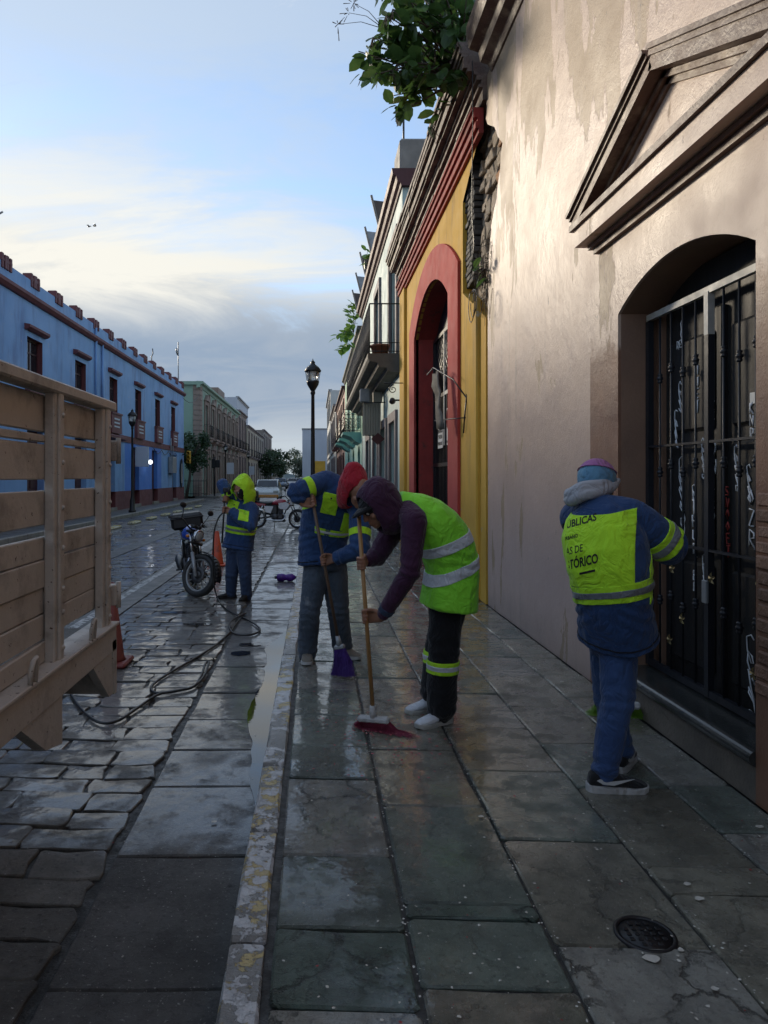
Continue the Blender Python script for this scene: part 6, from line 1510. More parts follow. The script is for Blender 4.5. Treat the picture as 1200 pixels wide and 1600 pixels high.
def grip(mb, c, s, w_, rs=.0125, curl=1.0):
    """fist closed on a stick: c on its axis, s along it (thumb end), w_ towards the wrist; returns the wrist"""
    c = Vector(c); s = Vector(s).normalized(); w_ = Vector(w_); w_ = (w_ - s * w_.dot(s)).normalized(); n_ = s.cross(w_)
    wrist = c + w_ * .092 + n_ * (rs + .010)
    for i, (o_, L_, r_) in enumerate(((.032, 1.0, .0088), (.011, 1.06, .009), (-.010, 1.0, .0086), (-.030, .86, .0076))):
        kn = c + s * o_ * 1.02 + n_ * (rs + .014) - w_ * .002
        mb.tube([wrist + s * o_ * .45, wrist.lerp(kn, .5) + s * o_ * .2, kn], [.0165, .0145, .0115], 10); mb.ball(kn, .0118, 10, 6)
        pts = [kn]
        for th in (55, 105, 160, 215): a = radians(th * curl * L_); R = rs + r_ * .95; pts.append(c + s * o_ + n_ * R * cos(a) - w_ * R * sin(a))
        mb.tube(pts, [r_ * 1.12, r_ * 1.08, r_, r_ * .95, r_ * .8], 9); mb.ball(pts[-1], r_ * .8, 8, 6)
        for q in pts[1:-1]: mb.ball(q, r_ * 1.02, 8, 6)
    th_ = [wrist + s * .022, c + w_ * .048 + n_ * (rs + .004) + s * .040, c + w_ * .020 - n_ * .010 + s * .050, c - w_ * .010 - n_ * (rs + .012) + s * .044]
    mb.tube(th_, [.014, .0135, .0105, .0085], 9); mb.ball(th_[-1], .0086, 8, 6); mb.ball(th_[1], .0135, 8, 6)
    return wrist
def head(mb, c, f, k, neck):
    f, s, k = frame(f, k); R = Matrix((f, s, k)).transposed().to_4x4(); c = Vector(c)
    def L_(a, b, d): return c + f * a + s * b + k * d
    mb.ball(L_(-.012, 0, .022), (.098, .076, .096), 18, 12, R.to_3x3()); mb.ball(L_(.030, 0, -.045), (.060, .056, .066), 14, 10, R.to_3x3()); mb.ball(L_(.060, 0, -.092), (.026, .030, .020), 10, 8, R.to_3x3())
    mb.tube([L_(.082, 0, .020), L_(.098, 0, -.012), L_(.106, 0, -.028), L_(.086, 0, -.036)], [.008, .011, .014, .010], 8)
    mb.tube([L_(.076, -.05, .030), L_(.089, 0, .030), L_(.076, .05, .030)], [.010, .012, .010], 7); mb.tube([L_(.078, -.024, -.062), L_(.090, 0, -.060), L_(.078, .024, -.062)], [.006, .009, .006], 7); mb.tube([L_(.076, -.020, -.073), L_(.087, 0, -.074), L_(.076, .020, -.073)], [.006, .009, .006], 7)
    for e in (-1, 1):
        mb.ball(L_(-.010, e * .078, -.012), (.020, .009, .032), 10, 8, R.to_3x3()); mb.ball(L_(.058, e * .044, -.022), (.025, .022, .022), 9, 7, R.to_3x3())
    limb(mb, [L_(-.025, 0, -.04), Vector(neck)], [.052, .060], 3)
    return [L_(.078, e * .031, .006) for e in (-1, 1)], (f, s, k)
def shoe(nm, parent, ankle, d, upm, solem, z=0.0, size=1.0, high=False, laces=None, lift=0.0, swoosh=False, pitch=0.0):
    """shoe on the ground under the ankle pointing along d"""
    d = Vector((d[0], d[1], 0)).normalized(); s = Vector((-d.y, d.x, 0)); k = Vector((0, 0, 1)); o = Vector((ankle[0], ankle[1], z)) ; S = size
    Rp = Matrix.Rotation(-pitch, 4, s) if pitch else None
    def Q(a, b, c):
        v = d * a * S + s * b * S + k * c * S
        if Rp: v = Rp @ (v - d * .16 * S) + d * .16 * S
        return o + v + k * lift
    prof = [(-.072, .020, .030, .060), (-.064, .030, .028, .085), (-.035, .037, .026, .112 if not high else .16), (.012, .038, .026, .108 if not high else .16), (.045, .040, .026, .088), (.085, .045, .026, .068), (.125, .047, .025, .056), (.160, .041, .025, .048), (.185, .028, .026, .040), (.194, .012, .028, .034)]
    mb = MB(); vs = []; n = 16
    for x, hw, z0, z1 in prof:
        off = .006 * (x > .05)
        for i in range(n):
            a = 2 * pi * i / n; ca, sa = cos(a), sin(a)
            vs.append(Q(x, off + hw * (abs(ca) ** .75) * (1 if ca > 0 else -1) * (1 - .30 * max(0, sa) * (z1 - z0) / .08), z0 - .006 + (z1 - z0 + .006) * (.5 + .5 * (abs(sa) ** .8) * (1 if sa > 0 else -1))))
    mb.add(vs, [(i * n + j, i * n + (j + 1) % n, (i + 1) * n + (j + 1) % n, (i + 1) * n + j) for i in range(len(prof) - 1) for j in range(n)] + [tuple(range(n)), tuple((len(prof) - 1) * n + j for j in range(n))], smooth=True)
    sh_ = part(nm, mb, upm, parent); so = MB(); outl = []
    for x, hw in ((-.082, .0), (-.078, .022), (-.06, .035), (-.02, .041), (.04, .042), (.09, .049), (.13, .051), (.17, .043), (.195, .025), (.203, .0)): outl.append((x, hw))
    ring = [(x, hw + .006 * (x > .05)) for x, hw in outl] + [(x, -hw + .006 * (x > .05)) for x, hw in outl[-2:0:-1]]
    top = [Q(x, y, .025 + (.008 if x < -.05 else 0) + (.006 if x > .18 else 0)) for x, y in ring]; mid = [Q(x, y * 1.0, .016) for x, y in ring]; bot = [Q(x, y * .97, .0 + (.008 if x > .17 else 0)) for x, y in ring]; m_ = len(ring)
    so.add(bot + mid + top, [(i, (i + 1) % m_, m_ + (i + 1) % m_, m_ + i) for i in range(m_)] + [(m_ + i, m_ + (i + 1) % m_, 2 * m_ + (i + 1) % m_, 2 * m_ + i) for i in range(m_)] + [tuple(range(m_))[::-1], tuple(range(2 * m_, 3 * m_))], smooth=False)
    part('sole', so, solem, sh_)
    if laces:
        la_ = MB()
        for x, zz_ in ((.040, .094), (.056, .084), (.072, .076), (.088, .069)): la_.tube([Q(x, -.024, zz_ - .014), Q(x + .004, .003, zz_ + .004), Q(x, .030, zz_ - .014)], .0028, 6)
        part('laces', la_, laces, sh_)
    if swoosh:
        for e in (-1, 1):
            def hw_at(x): return .041 + .006 * (x > .05) * e + (x - .02) * .04
            pts = [(-.045, .060), (-.020, .045), (.030, .042), (.125, .072), (.030, .060), (.0, .056), (-.030, .068)]
            sw = MB(); vs = [Q(x, e * (hw_at(x) + .002 - .10 * max(0, zz_ - .045)), zz_) for x, zz_ in pts]; sw.add(vs + [v + s * e * .0025 for v in vs], [(0, 1, 6), (1, 5, 6), (1, 2, 5), (2, 4, 5), (2, 3, 4), (7, 8, 13), (8, 12, 13), (8, 9, 12), (9, 11, 12), (9, 10, 11)])
            part('side_logo', sw, M['shoe_white'], sh_)
    return sh_
def hood(parent, c, f, k, rad, open_deg, mat, seed=0, peak=0.0, name='hood', drop=.10, tilt=0.0):
    """hood shell with a face opening"""
    f, s, k = frame(f, k); c = Vector(c); bm = bmesh.new(); bmesh.ops.create_icosphere(bm, subdivisions=5, radius=1)
    fo = (f * cos(tilt) - k * sin(tilt)).normalized()
    bmesh.ops.delete(bm, geom=[q for q in bm.faces if (lambda d: (f * d.x + s * d.y + k * d.z).dot(fo) > cos(radians(open_deg)))(q.calc_center_median().normalized())], context='FACES')
    for q in bm.verts:
        d = q.co.copy(); x, y, z = d.x * rad[0], d.y * rad[1], d.z * rad[2]
        if d.z < 0: z = z * (1 + drop / rad[2]); 
        if peak and d.z > .3 and d.x < .2: x -= peak * (d.z - .3); z += peak * .3 * (d.z - .3)
        p = Vector((x, y, z)); nz = mnoise.noise((p + Vector((seed, 0, seed))) * 9) * .010 + (1 - 2 * abs(mnoise.noise((p + Vector((0, seed, 2))) * 14))) * .005
        p = p * (1 + nz / .12); q.co = c + f * p.x + s * p.y + k * p.z
    for q in bm.faces: q.smooth = True
    me = bpy.data.meshes.new(name); bm.to_mesh(me); bm.free(); me.materials.append(mat); o_ = link(name, me, parent); sm_ = o_.modifiers.new('thickness', 'SOLIDIFY'); sm_.thickness = .011; sm_.offset = -1
    return o_
def spine(p0, p1, p2, n=9):
    """quadratic curve"""
    return [p0 * (1 - t_) ** 2 + p1 * 2 * t_ * (1 - t_) + p2 * t_ ** 2 for t_ in [i / (n - 1) for i in range(n)]]

def person(label, base, J, legs, tor, arms, hd, mats, shoes, hem=.14, slack=1.0, seed=1.0, sleeve_end=.03, torso_w=(.205, .150), jack_lines=None, vest=False, voxel=.0075):
    """J: joints in world space. Returns root and garment meshes for trims."""
    t_ = thing('person', label, 'person', base); pel, nk = Vector(J['pelvis']), Vector(J['neck']); mid = Vector(J.get('mid', (pel + nk) / 2))
    sp = spine(pel, mid * 2 - (pel + nk) / 2, nk, 9); sp0, sp1 = Vector(J['side0']).normalized(), Vector(J['side1']).normalized()     # side vectors point to the person's left
    # body
    bm_ = MB(); secs = []
    for i, p in enumerate(sp):
        q = i / 8; d = (sp[min(i + 1, 8)] - sp[max(i - 1, 0)]).normalized(); u = sp0.lerp(sp1, q); u = (u - d * u.dot(d)).normalized(); v = d.cross(u)
        secs.append((p, u, v, .13 + .02 * sin(q * 3), .10))
    secs[-1] = (secs[-1][0], secs[-1][1], secs[-1][2], .075, .06); loft(bm_, secs)
    wr = {}
    for sd in 'LR':
        A = arms[sd]; c, s_, rs = A['hand'], A['axis'], A.get('rs', .0125)
        w_ = Vector(A.get('w', Vector(J['elbow' + sd]) - Vector(c))); wr[sd] = grip(bm_, c, s_, w_, rs)
        limb(bm_, [J['shoulder' + sd], J['elbow' + sd], wr[sd]], [.058, .043, .026], 5); limb(bm_, [J['hip' + sd], J['knee' + sd], J['ankle' + sd]], [.080, .058, .040], 5)
        limb(bm_, [sp[-1] - (sp[-1] - sp[-2]) * .3, J['shoulder' + sd]], [.06, .055], 3)
        limb(bm_, [pel, J['hip' + sd]], [.09, .08], 3)
        fd = Vector((*shoes['dir'][sd], 0)).normalized(); an = Vector(J['ankle' + sd]); limb(bm_, [an, an + fd * .07 - Vector((0, 0, an.z - shoes['z'] - .040))], [.030, .016], 3)
    eyes, HF = head(bm_, hd['c'], hd['f'], hd['k'], nk)
    body = setmat(fuse(bm_, .0055, 2, .35), M['skin']); bo = link('body', body, t_)
    for e in eyes: part('eye', MB().ball(e, .0115, 10, 8), M['eye_white'], bo)
    # trousers
    tm = MB(); kn = []
    for sd in 'LR':
        h_, k_, a_ = (Vector(J[x + sd]) for x in ('hip', 'knee', 'ankle')); limb(tm, [h_, h_.lerp(k_, .5), k_, k_.lerp(a_, .55), a_ + (a_ - k_).normalized() * legs.get('over', .0)], [legs['r'][0], legs['r'][1], legs['r'][2], legs['r'][3], legs['r'][4]], 4, 18)
        kn += [(k_, .20, 1.0, (a_ - h_).normalized()), (a_, .16, 1.5, Vector((0, 0, 1))), (h_, .2, .6, (k_ - h_).normalized())]
    u = sp0; d = (sp[1] - sp[0]).normalized(); v = d.cross(u); loft(tm, [(pel - d * .10, u, v, .13, .115), (pel, u, v, .165, .125), (pel + d * .10, u, v, .155, .115)])
    tme = fuse(tm, voxel, 5); setmat(wrinkle(tme, legs.get('amp', .007), kn, seed, 8), legs['m']); link('trousers', tme, t_)
    # jacket
    jm = MB(); secs = []; lines = []
    for i in range(-2, 9):
        if i < 0: p = sp[0] + (sp[0] - sp[1]).normalized() * hem * (-i / 2)
        else: p = sp[i]
        q = max(0, i / 8); a, b = sp[max(i - 1, 0)], sp[min(max(i, 0) + 1, 8)]; d = (b - a).normalized(); u = sp0.lerp(sp1, q); u = (u - d * u.dot(d)).normalized(); v = d.cross(u)
        prof_w = [1.02, .99, .96, .93, .93, .96, 1.0, 1.02, .99, .80, .40][i + 2]; prof_d = [1.0, .98, .96, .95, .97, 1.0, 1.03, 1.02, .92, .74, .48][i + 2]
        secs.append((p, u, v, torso_w[0] * prof_w * slack, torso_w[1] * prof_d * slack))
    loft(jm, secs); sl = MB() if vest else jm
    for sd in 'LR':
        s0, e0, w0 = Vector(J['shoulder' + sd]), Vector(J['elbow' + sd]), wr[sd]; w1 = w0 + (e0 - w0).normalized() * sleeve_end
        limb(sl, [s0, s0.lerp(e0, .5), e0, e0.lerp(w1, .5), w1], [tor['sl'][0], tor['sl'][1], tor['sl'][2], tor['sl'][3], tor['sl'][4]], 4, 18)
        if not vest: limb(jm, [sp[8] - (sp[8] - sp[7]) * .6, s0], [.085, tor['sl'][0]], 3, 14)
        lines += [(e0, .17, 1.3, (w1 - s0).normalized()), (w1, .12, 1.2, (w1 - e0).normalized()), (s0.lerp(sp[6], .5), .18, .8, (e0 - s0).normalized())]
    jme = fuse(jm, voxel, 5); lines += [(sp[2] + sp0 * .15, .26, .8, (sp1 * .5 + V((0, 0, 1))).normalized()), (sp[2] - sp0 * .15, .26, .8, (sp1 * -.5 + V((0, 0, 1))).normalized()), (sp[5], .22, .6, (sp1 * .9 + V((0, 0, .5))).normalized()), (sp[0], .24, .8, sp0)]
    setmat(wrinkle(jme, tor.get('amp', .008), lines + (jack_lines or []), seed + 3, tor.get('wl', 6.5)), tor['m']); link(tor.get('name', 'jacket'), jme, t_)
    sme = None
    if vest:
        loft(sl, [(c, u, v, ru * .90, rv * .90) for c, u, v, ru, rv in secs[2:]]); 
        for sd in 'LR': limb(sl, [sp[8] - (sp[8] - sp[7]) * .6, J['shoulder' + sd]], [.08, tor['sl'][0]], 3, 14)
        sme = fuse(sl, voxel, 5); setmat(wrinkle(sme, .008, lines, seed + 5, 7), tor['m2']); link('hooded_jacket', sme, t_)
    for sd in 'LR':
        S_ = shoes; shoe('shoe', t_, J['ankle' + sd], S_['dir'][sd], S_['up'], S_['sole'], S_['z'], S_.get('size', 1.0), S_.get('high', False), S_.get('laces'), 0.0, S_.get('swoosh', False))
        if S_.get('sock'):
            a_ = Vector(J['ankle' + sd]); part('sock', MB().tube([(a_.x, a_.y, S_['z'] + .06), (a_.x, a_.y, S_['z'] + .16)], [.040, .043], 14), S_['sock'], t_)
    return t_, jme, tme, sme, sp, (sp0, sp1), HF, wr
# ---- sweeper with the bright vest and purple hood
s_top, s_bot = P(561, 812, 4.27), V((.352, 4.27, .075))
sdv = (s_top - s_bot).normalized()
handR3 = s_bot + sdv * ((.925)); handL3 = s_bot + sdv * .60
J3 = dict(pelvis=P(703, 915, 4.42), mid=P(690, 842, 4.40), neck=P(618, 786, 4.34), side0=(.25, -1, 0), side1=(.15, -1, .1),
          hipL=P(699, 938, 4.41), kneeL=P(692, 1030, 4.34), ankleL=P(690, 1112, 4.38), hipR=P(708, 940, 4.55), kneeR=P(684, 1020, 4.58), ankleR=P(676, 1088, 4.62),
          shoulderL=P(647, 815, 4.16), elbowL=P(641, 893, 4.12), shoulderR=P(622, 815, 4.50), elbowR=P(590, 868, 4.46))
p3, j3, t3, s3, sp3, sd3, HF3, wr3 = person('person in purple hood and lime vest bent over a magenta broom', (.75, 4.45, 0), J3, dict(r=[.100, .100, .090, .086, .084], m=M['black_cloth'], amp=.012, over=-.025),
    dict(sl=[.080, .070, .062, .054, .044], m=M['lime_vest'], m2=M['purple_cloth'], name='safety_vest', amp=.014, wl=5.0), dict(L=dict(hand=handL3, axis=sdv), R=dict(hand=handR3, axis=sdv, w=P(590, 868, 4.46) - handR3)),
    dict(c=P(588, 792, 4.26), f=(-.80, -.30, -.55), k=(-.55, -.15, .8)), None, dict(dir=dict(L=(-1, -.55), R=(-1, -.35)), up=M['white_leather'], sole=M['pale_iron'], z=0.0, laces=M['reflective'], size=1.0), hem=.13, slack=1.0, seed=3, vest=True, torso_w=(.195, .165))
axt = (sp3[6] - sp3[2]).normalized()
for q, nm in ((.16, 'reflective_band'), (.44, 'reflective_band')): band(j3, sp3[0].lerp(sp3[8], q), axt * .92 + V((.12, 0, .22)), .066, .004, M['reflective'], nm, p3)
band(t3, P(690, 1038, 4.38), (0, 0, 1), .075, .005, M['lime_cloth'], 'trouser_band', p3, alls=True); band(t3, P(690, 1038, 4.38), (0, 0, 1), .030, .008, M['reflective'], 'trouser_reflector', p3, alls=True)
hood(p3, P(590, 782, 4.28), (-.80, -.28, -.62), (-.6, -.1, .8), (.135, .118, .128), 47, M['purple_cloth'], 2, .03, drop=.10)
f, s_, k = HF3; cc_ = P(588, 792, 4.26)
cp = MB(); nn_ = 15
vs = []
for i in range(nn_):
    a = -1.15 + 2.3 * i / (nn_ - 1); vs += [cc_ + f * (.085 * cos(a)) + s_ * (.084 * sin(a)) + k * .052, cc_ + f * (.085 * cos(a) + .085 * max(0, cos(a * 1.25))) + s_ * (.086 * sin(a)) + k * (.035 - .012 * abs(a))]
cp.add(vs, [(2 * i, 2 * i + 1, 2 * i + 3, 2 * i + 2) for i in range(nn_ - 1)], smooth=True); cap_o = part('cap_peak', cp, M['black_cloth'], p3); cap_o.modifiers.new('thickness', 'SOLIDIFY').thickness = .006
part('cap', MB().ball(cc_ + k * .03 - f * .01, (.108, .090, .085), 18, 12, Matrix((f, s_, k)).transposed()), M['black_cloth'], cap_o)
band(s3, wr3['L'].lerp(J3['elbowL'], .16), (J3['elbowL'] - wr3['L']), .035, .004, M['denim_dark'], 'cuff', p3)
broom('broom with magenta bristles and white block held by the lime vest sweeper', s_top + sdv * .02, s_bot, (.9, -.42, 0), .20, .13, 'bristle_magenta', 'broom_wood', 'sole_white', (.055, -.055, 0), .55, 1)
def print_on(src, words, origin, right, up, look, mat, parent, off=.0035):
    """flat lettering laid on a garment: cast along look onto the cloth"""
    from mathutils.bvhtree import BVHTree
    bm = bmesh.new(); bm.from_mesh(src); tree_ = BVHTree.FromBMesh(bm); right = V(right).normalized(); up = V(up).normalized(); look = V(look).normalized()
    for (tx, size, x0, y0, bold, sx) in words:
        me = text_mesh(tx, size, 0.0, bold); b2 = bmesh.new(); b2.from_mesh(me); bmesh.ops.triangulate(b2, faces=b2.faces)
        bmesh.ops.subdivide_edges(b2, edges=[e for e in b2.edges if e.calc_length() > .02], cuts=1); bad = []
        for q in b2.verts:
            p = V(origin) + right * (x0 + q.co.x * sx) + up * (y0 + q.co.y); hit = tree_.ray_cast(p - look * .6, look)
            if hit[0] is None or hit[1].dot(look) > -.08: bad.append(q)
            else: q.co = hit[0] - look * off
        bmesh.ops.delete(b2, geom=bad, context='VERTS'); b2.to_mesh(me); b2.free(); me.materials.clear(); me.materials.append(mat); link('lettering', me, parent)
    bm.free()

# ---- sweeper with the red hood behind
t2_top, t2_bot = P(484, 758, 5.56), V(P(530, 1008, 5.44)); sd2 = (t2_top - t2_bot).normalized()
def on_stick(a, b, py, Y0, Y1):
    """point on the stick at a given photo row"""
    for i in range(201):
        q = a.lerp(b, i / 200)
        if PX(q)[1] >= py: return q
    return b
hR2, hL2 = on_stick(t2_top, t2_bot, 781, 0, 0), on_stick(t2_top, t2_bot, 876, 0, 0)
J2 = dict(pelvis=P(506, 872, 5.92), mid=P(510, 812, 5.86), neck=P(546, 760, 5.62), side0=(1, .12, 0), side1=(.93, .10, -.36),
          hipR=P(494, 885, 5.90), kneeR=P(484, 955, 5.82), ankleR=P(480, 1018, 5.90), hipL=P(522, 885, 5.95), kneeL=P(528, 952, 5.90), ankleL=P(534, 1010, 6.02),
          shoulderR=P(510, 752, 5.68), elbowR=P(464, 768, 5.58), shoulderL=P(563, 798, 5.58), elbowL=P(562, 858, 5.42))
p2, j2, t2, _, sp2, sdd2, HF2, wr2 = person('person in red hood and navy jacket sweeping with a purple broom', (.1, 5.9, 0), J2, dict(r=[.105, .098, .086, .082, .080], m=M['denim_worn'], amp=.012, over=.01),
    dict(sl=[.092, .084, .074, .066, .056], m=M['navy_cloth'], amp=.016), dict(R=dict(hand=hR2, axis=-sd2, w=V((-1, -.1, .25))), L=dict(hand=hL2, axis=sd2, w=V((.9, .1, .3)))),
    dict(c=P(560, 768, 5.42), f=(.35, -.72, -.62), k=(.25, -.55, .8)), None, dict(dir=dict(R=(-.05, -1), L=(.75, -.75)), up=M['suede'], sole=M['sole_white'], z=0.0, laces=M['suede']), hem=.03, slack=1.06, seed=7)
hood(p2, P(553, 756, 5.46), (.35, -.62, -.70), (.25, -.5, .8), (.128, .108, .124), 46, M['red_cloth'], 5, .10, drop=.12)
fr_ = V((.1, -.95, .2))
axj = (sp2[6] - sp2[1]).normalized()
b1 = sp2[0].lerp(sp2[8], .40)
band(j2, b1, axj, .058, .004, M['lime_cloth'], 'lime_band', p2, extra=[(J2['shoulderL'] + V((-.03, 0, 0)), V((1, 0, 0))), (J2['elbowR'] + V((.14, 0, 0)), V((-1, 0, 0)))]); band(j2, b1, axj, .020, .007, M['reflective'], 'reflective_band', p2, extra=[(J2['shoulderL'] + V((-.03, 0, 0)), V((1, 0, 0))), (J2['elbowR'] + V((.14, 0, 0)), V((-1, 0, 0)))])
def pocket(src, c, u, v, w_, h_, mat, parent, look, flap=True, name='pocket'):
    u = V(u).normalized(); v = V(v).normalized(); c = V(c)
    pl = [(c + u * w_ / 2, u), (c - u * w_ / 2, -u), (c + v * h_ / 2, v), (c - v * h_ / 2, -v)]
    o_ = patch(src, pl, .006, mat, name, parent, (V(look), .05))
    if flap and o_: patch(src, [(c + u * w_ / 2 * 1.03, u), (c - u * w_ / 2 * 1.03, -u), (c + v * h_ / 2 * 1.03, v), (c + v * h_ * .22, -v)], .011, mat, 'pocket_flap', o_, (V(look), .05)); part('button', MB().ball(c + v * h_ * .28 - V(look) * 0, (.008, .008, .008), 8, 6), M['black_plastic'], o_)
    return o_
pocket(j2, P(516, 788, 5.55), (1, 0, -.22), (.22, 0, 1), .125, .165, M['lime_cloth'], p2, (0, -1, .1)); pocket(j2, P(546, 820, 5.50), (1, 0, -.25), (.25, 0, 1), .10, .15, M['lime_cloth'], p2, (0, -1, .1))
for sd in 'LR':
    a, b = J2['shoulder' + sd], J2['elbow' + sd]; q = a.lerp(b, .62); band(j2, q, b - a, .055, .004, M['lime_cloth'], 'sleeve_band', p2, extra=[(q + (a - b).cross(V((0, 1, 0))).normalized() * .16, (a - b).cross(V((0, 1, 0)))), (q - (a - b).cross(V((0, 1, 0))).normalized() * .16, -(a - b).cross(V((0, 1, 0))))])
broom('broom with purple bristles and dark stick under the red hooded sweeper', t2_top, t2_bot, (1, -.25, 0), .085, .20, 'bristle_purple', 'dark_wood', 'grey_metal', (-.01, -.05, 0), .22, 2)

# ---- hose man in the lime hood
l_top, l_bot = P(352, 766, 9.42), P(347, 846, 9.36)
ld = (l_top - l_bot).normalized()
hR1, hL1 = l_bot.lerp(l_top, .84), l_bot.lerp(l_top, .60)
J1 = dict(pelvis=P(373, 852, 9.62), mid=P(378, 815, 9.62), neck=P(380, 778, 9.56), side0=(.85, -.35, 0), side1=(.85, -.45, .1),
          hipR=P(366, 862, 9.64), kneeR=P(362, 898, 9.60), ankleR=P(361, 925, 9.66), hipL=P(381, 862, 9.56), kneeL=P(384, 900, 9.50), ankleL=P(385, 929, 9.54),
          shoulderR=P(365, 787, 9.66), elbowR=P(348, 757, 9.62), shoulderL=P(395, 797, 9.46), elbowL=P(391, 822, 9.28))
p1, j1, t1, _, sp1, sdd1, HF1, wr1 = person('person in lime hood and navy workwear aiming a pressure washer lance', (-1.05, 9.6, ROADZ), J1, dict(r=[.110, .098, .084, .078, .074], m=M['denim_dark'], amp=.009, over=.03),
    dict(sl=[.092, .082, .076, .070, .062], m=M['navy_cloth'], amp=.016), dict(R=dict(hand=hR1, axis=-ld, w=V((.1, .5, .5))), L=dict(hand=hL1, axis=ld, w=V((.9, -.2, -.2)))),
    dict(c=P(377, 766, 9.44), f=(-.62, -.62, -.50), k=(-.3, -.25, .9)), None, dict(dir=dict(R=(-1, -.25), L=(-.35, -1)), up=M['boot_black'], sole=M['boot_black'], z=ROADZ, high=True), hem=.05, slack=1.06, seed=11)
hood(p1, P(380, 763, 9.50), (-.62, -.60, -.42), (-.25, -.2, .9), (.160, .135, .165), 46, M['lime_cloth'], 8, .06, drop=.09)
part('face_covering', MB().ball(P(377, 768, 9.43), (.082, .080, .105), 14, 10), M['black_cloth'], p1)
for q in (.34,):
    c = sp1[0].lerp(sp1[8], q); band(j1, c, sp1[6] - sp1[2], .095, .004, M['lime_cloth'], 'lime_band', p1); band(j1, c, sp1[6] - sp1[2], .030, .007, M['reflective_grey'], 'reflective_band', p1)
pocket(j1, P(364, 795, 9.40), (1, .2, -.3), (.3, 0, 1), .13, .20, M['lime_cloth'], p1, (-.3, -1, 0)); pocket(j1, P(380, 805, 9.36), (1, .2, -.2), (.2, 0, 1), .13, .13, M['lime_cloth'], p1, (-.2, -1, 0), False)
a, b = J1['shoulderR'], J1['elbowR']; band(j1, a.lerp(b, .55), b - a, .06, .004, M['lime_cloth'], 'sleeve_band', p1, extra=[(a.lerp(b, .55) + V((.11, 0, 0)), V((1, 0, 0)))])
wl_ = thing('washer_lance', 'black pressure washer lance held upright by the lime hooded man', 'lance', tuple(l_bot))
part('barrel', MB().tube([l_bot - ld * .02, l_top], .0125, 8), M['black_plastic'], wl_); part('handle', MB().tube([l_top, l_top + V((.04, -.02, .03)), l_top + V((.06, -.02, -.06))], [.02, .024, .02], 8).cbox(l_top.x - .03, l_top.x + .05, l_top.y - .025, l_top.y + .025, l_top.z - .03, l_top.z + .035, .01), M['black_plastic'], wl_)

# ---- sweeper in the knitted beanie at the doorway
J4 = dict(pelvis=P(962, 985, 3.52), mid=P(950, 885, 3.44), neck=P(932, 782, 3.52), side0=(-.68, .72, 0), side1=(-.80, .60, .05),
          hipR=P(968, 990, 3.50), kneeR=P(964, 1098, 3.47), ankleR=P(944, 1207, 3.44), hipL=P(950, 990, 3.60), kneeL=P(950, 1090, 3.68), ankleL=P(972, 1172, 3.70),
          shoulderR=P(985, 806, 3.42), elbowR=P(1043, 852, 3.46), shoulderL=P(900, 808, 3.66), elbowL=P(945, 880, 3.96))
b4_top, b4_bot = V((1.72, 3.86, 1.32)), V((1.905, 4.46, .10)); bd4 = (b4_top - b4_bot).normalized()
hR4, hL4 = b4_bot.lerp(b4_top, .92), b4_bot.lerp(b4_top, .66)
p4, j4, t4, _, sp4, sdd4, HF4, wr4 = person('person in knitted beanie and lettered lime back panel sweeping the doorway', (1.42, 3.5, 0), J4, dict(r=[.096, .088, .072, .064, .060], m=M['denim_blue'], amp=.009, over=.0),
    dict(sl=[.086, .086, .084, .072, .062], m=M['navy_cloth'], amp=.014, wl=5.0), dict(R=dict(hand=hR4, axis=bd4, w=V((.3, -.9, .1))), L=dict(hand=hL4, axis=bd4, w=V((-.9, -.2, .2)))),
    dict(c=P(933, 758, 3.60), f=(.62, .74, -.30), k=(.15, .25, 1)), None, dict(dir=dict(R=(1, -.06), L=(.6, .8)), up=M['black_knit'], sole=M['sole_white'], z=0.0, sock=M['white_cotton'], swoosh=True, size=1.05), hem=.035, slack=1.0, seed=15, torso_w=(.188, .152), voxel=.0065)
back = V((-.50, -.86, .05)).normalized(); rgt = V((.86, -.50, 0)).normalized()
axu = (sp4[7] - sp4[1]).normalized()
cb_ = sp4[0].lerp(sp4[8], .34)
axb = (axu + rgt * -.06 + V((0, 0, 0))).normalized()
panel = patch(j4, [(J4['shoulderR'] + rgt * .035, rgt), (J4['shoulderL'] - rgt * .12, -rgt), (sp4[0].lerp(sp4[8], .40), -axu), (J4['neck'] - axu * .035, (axu + back * .15).normalized())], .004, M['lime_cloth'], 'back_panel', p4, (back, .10))
band(j4, cb_, axb, .085, .005, M['lime_cloth'], 'lime_band', p4); band(j4, cb_, axb, .030, .008, M['reflective_grey'], 'reflective_band', p4)
a, b = J4['shoulderR'], J4['elbowR']; q = a.lerp(b, .82); band(j4, q, b - a, .10, .005, M['lime_cloth'], 'sleeve_band', p4, extra=[(q + V((-.12, 0, 0)), V((-1, 0, 0)))]); band(j4, q, b - a, .034, .008, M['reflective_grey'], 'sleeve_reflector', p4, extra=[(q + V((-.12, 0, 0)), V((-1, 0, 0)))])
org = P(890, 878, 3.35); rt4 = V((.88, -.42, .30)).normalized(); up4 = V((-.05, 0, 1)).normalized()
print_on(j4, [('OBRAS PÚBLICAS', .050, -.19, .165, .0012, .80), ('SECRETARÍA DE', .024, -.17, .135, .0006, .8), ('Y DESARROLLO URBANO', .024, -.19, .108, .0006, .8), ('CUADRILLAS DE', .050, -.20, .035, .0004, .70), ('CENTRO HISTÓRICO', .062, -.24, -.035, .0018, .62), ('___', .06, .035, -.062, .004, .8)], org, rt4, up4, -back, M['print_black'], p4, .0065)
hm = MB(); nk4 = V(J4['neck'])
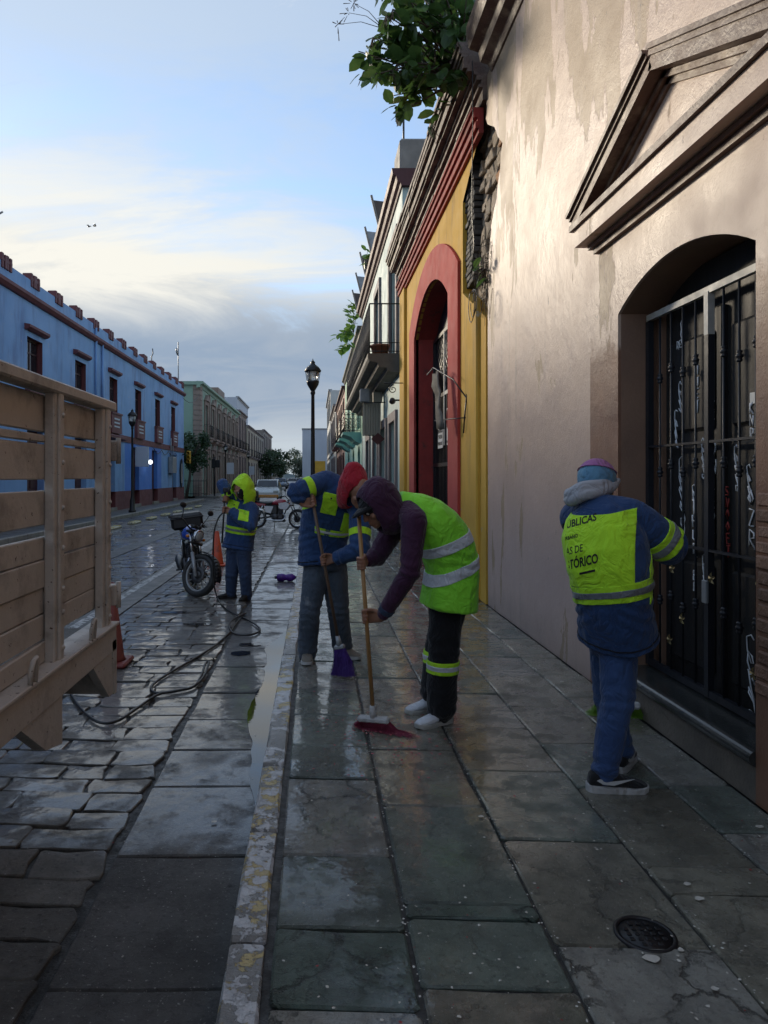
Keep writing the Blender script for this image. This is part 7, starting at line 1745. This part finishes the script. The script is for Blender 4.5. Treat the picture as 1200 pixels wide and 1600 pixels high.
pts4 = [P(966, 750, 3.62), P(954, 762, 3.52), P(935, 768, 3.47), P(912, 773, 3.46), P(893, 782, 3.50), P(890, 776, 3.58), P(905, 760, 3.66)]
sp_ = smooth_path(pts4, 5); hm.tube(sp_, [.014 + .017 * sin(pi * i / (len(sp_) - 1)) ** .8 for i in range(len(sp_))], 12)
sp_ = smooth_path([q + V((0, .015, .03)) for q in pts4[1:6]], 5); hm.tube(sp_, [.014 + .022 * sin(pi * i / (len(sp_) - 1)) for i in range(len(sp_))], 12)
hme = fuse(hm, .006, 4); setmat(wrinkle(hme, .006, (), 4, 12), M['grey_fleece']); link('fallen_hood', hme, p4)
f, s_, k = HF4; hc_ = P(933, 758, 3.60); R4 = Matrix((f, s_, k)).transposed()
be = MB().ball(hc_ + k * .032 - f * .012, (.112, .092, .098), 24, 14, R4); part('beanie', be, M['beanie_blue'], p4)
R44 = R4.to_4x4(); R44.translation = hc_ + k * .032 - f * .012
part('beanie_crown', MB().lathe([(.1, .035)] + [(.1 * cos(a_), .101 * sin(a_)) for a_ in [.42 + (pi / 2 - .42) * i / 8 for i in range(9)]], 24, R44 @ Matrix.Diagonal((1.135, .94, 1, 1))), M['beanie_purple'], p4)
part('hair', MB().ball(hc_ - f * .018 - k * .02, (.098, .080, .075), 16, 10, R4), M['hair_black'], p4)
broom('broom with green bristles leaning by the door step behind the jeans', b4_top + bd4 * .05, b4_bot, (1, -.25, 0), .26, .11, 'bristle_green', 'broom_wood', 'sole_white', (-.01, -.02, 0), .5, 3)

# stitched hems and plackets
for (jm_, sp_h, pr) in ((j1, sp1, p1), (j2, sp2, p2), (j4, sp4, p4)):
    ax_ = (sp_h[1] - sp_h[0]).normalized(); band(jm_, sp_h[0] - ax_ * .005, ax_, .007, .0035, M['navy_dark'], 'hem_seam', pr)
pl_c = sp2[4] + V((.02, -.1, 0)); pu = (sdd2[0].lerp(sdd2[1], .5)).normalized()
patch(j2, [(pl_c + pu * .022, pu), (pl_c - pu * .022, -pu)], .004, M['navy_cloth'], 'placket', p2, (V((0, -1, 0)), .15))
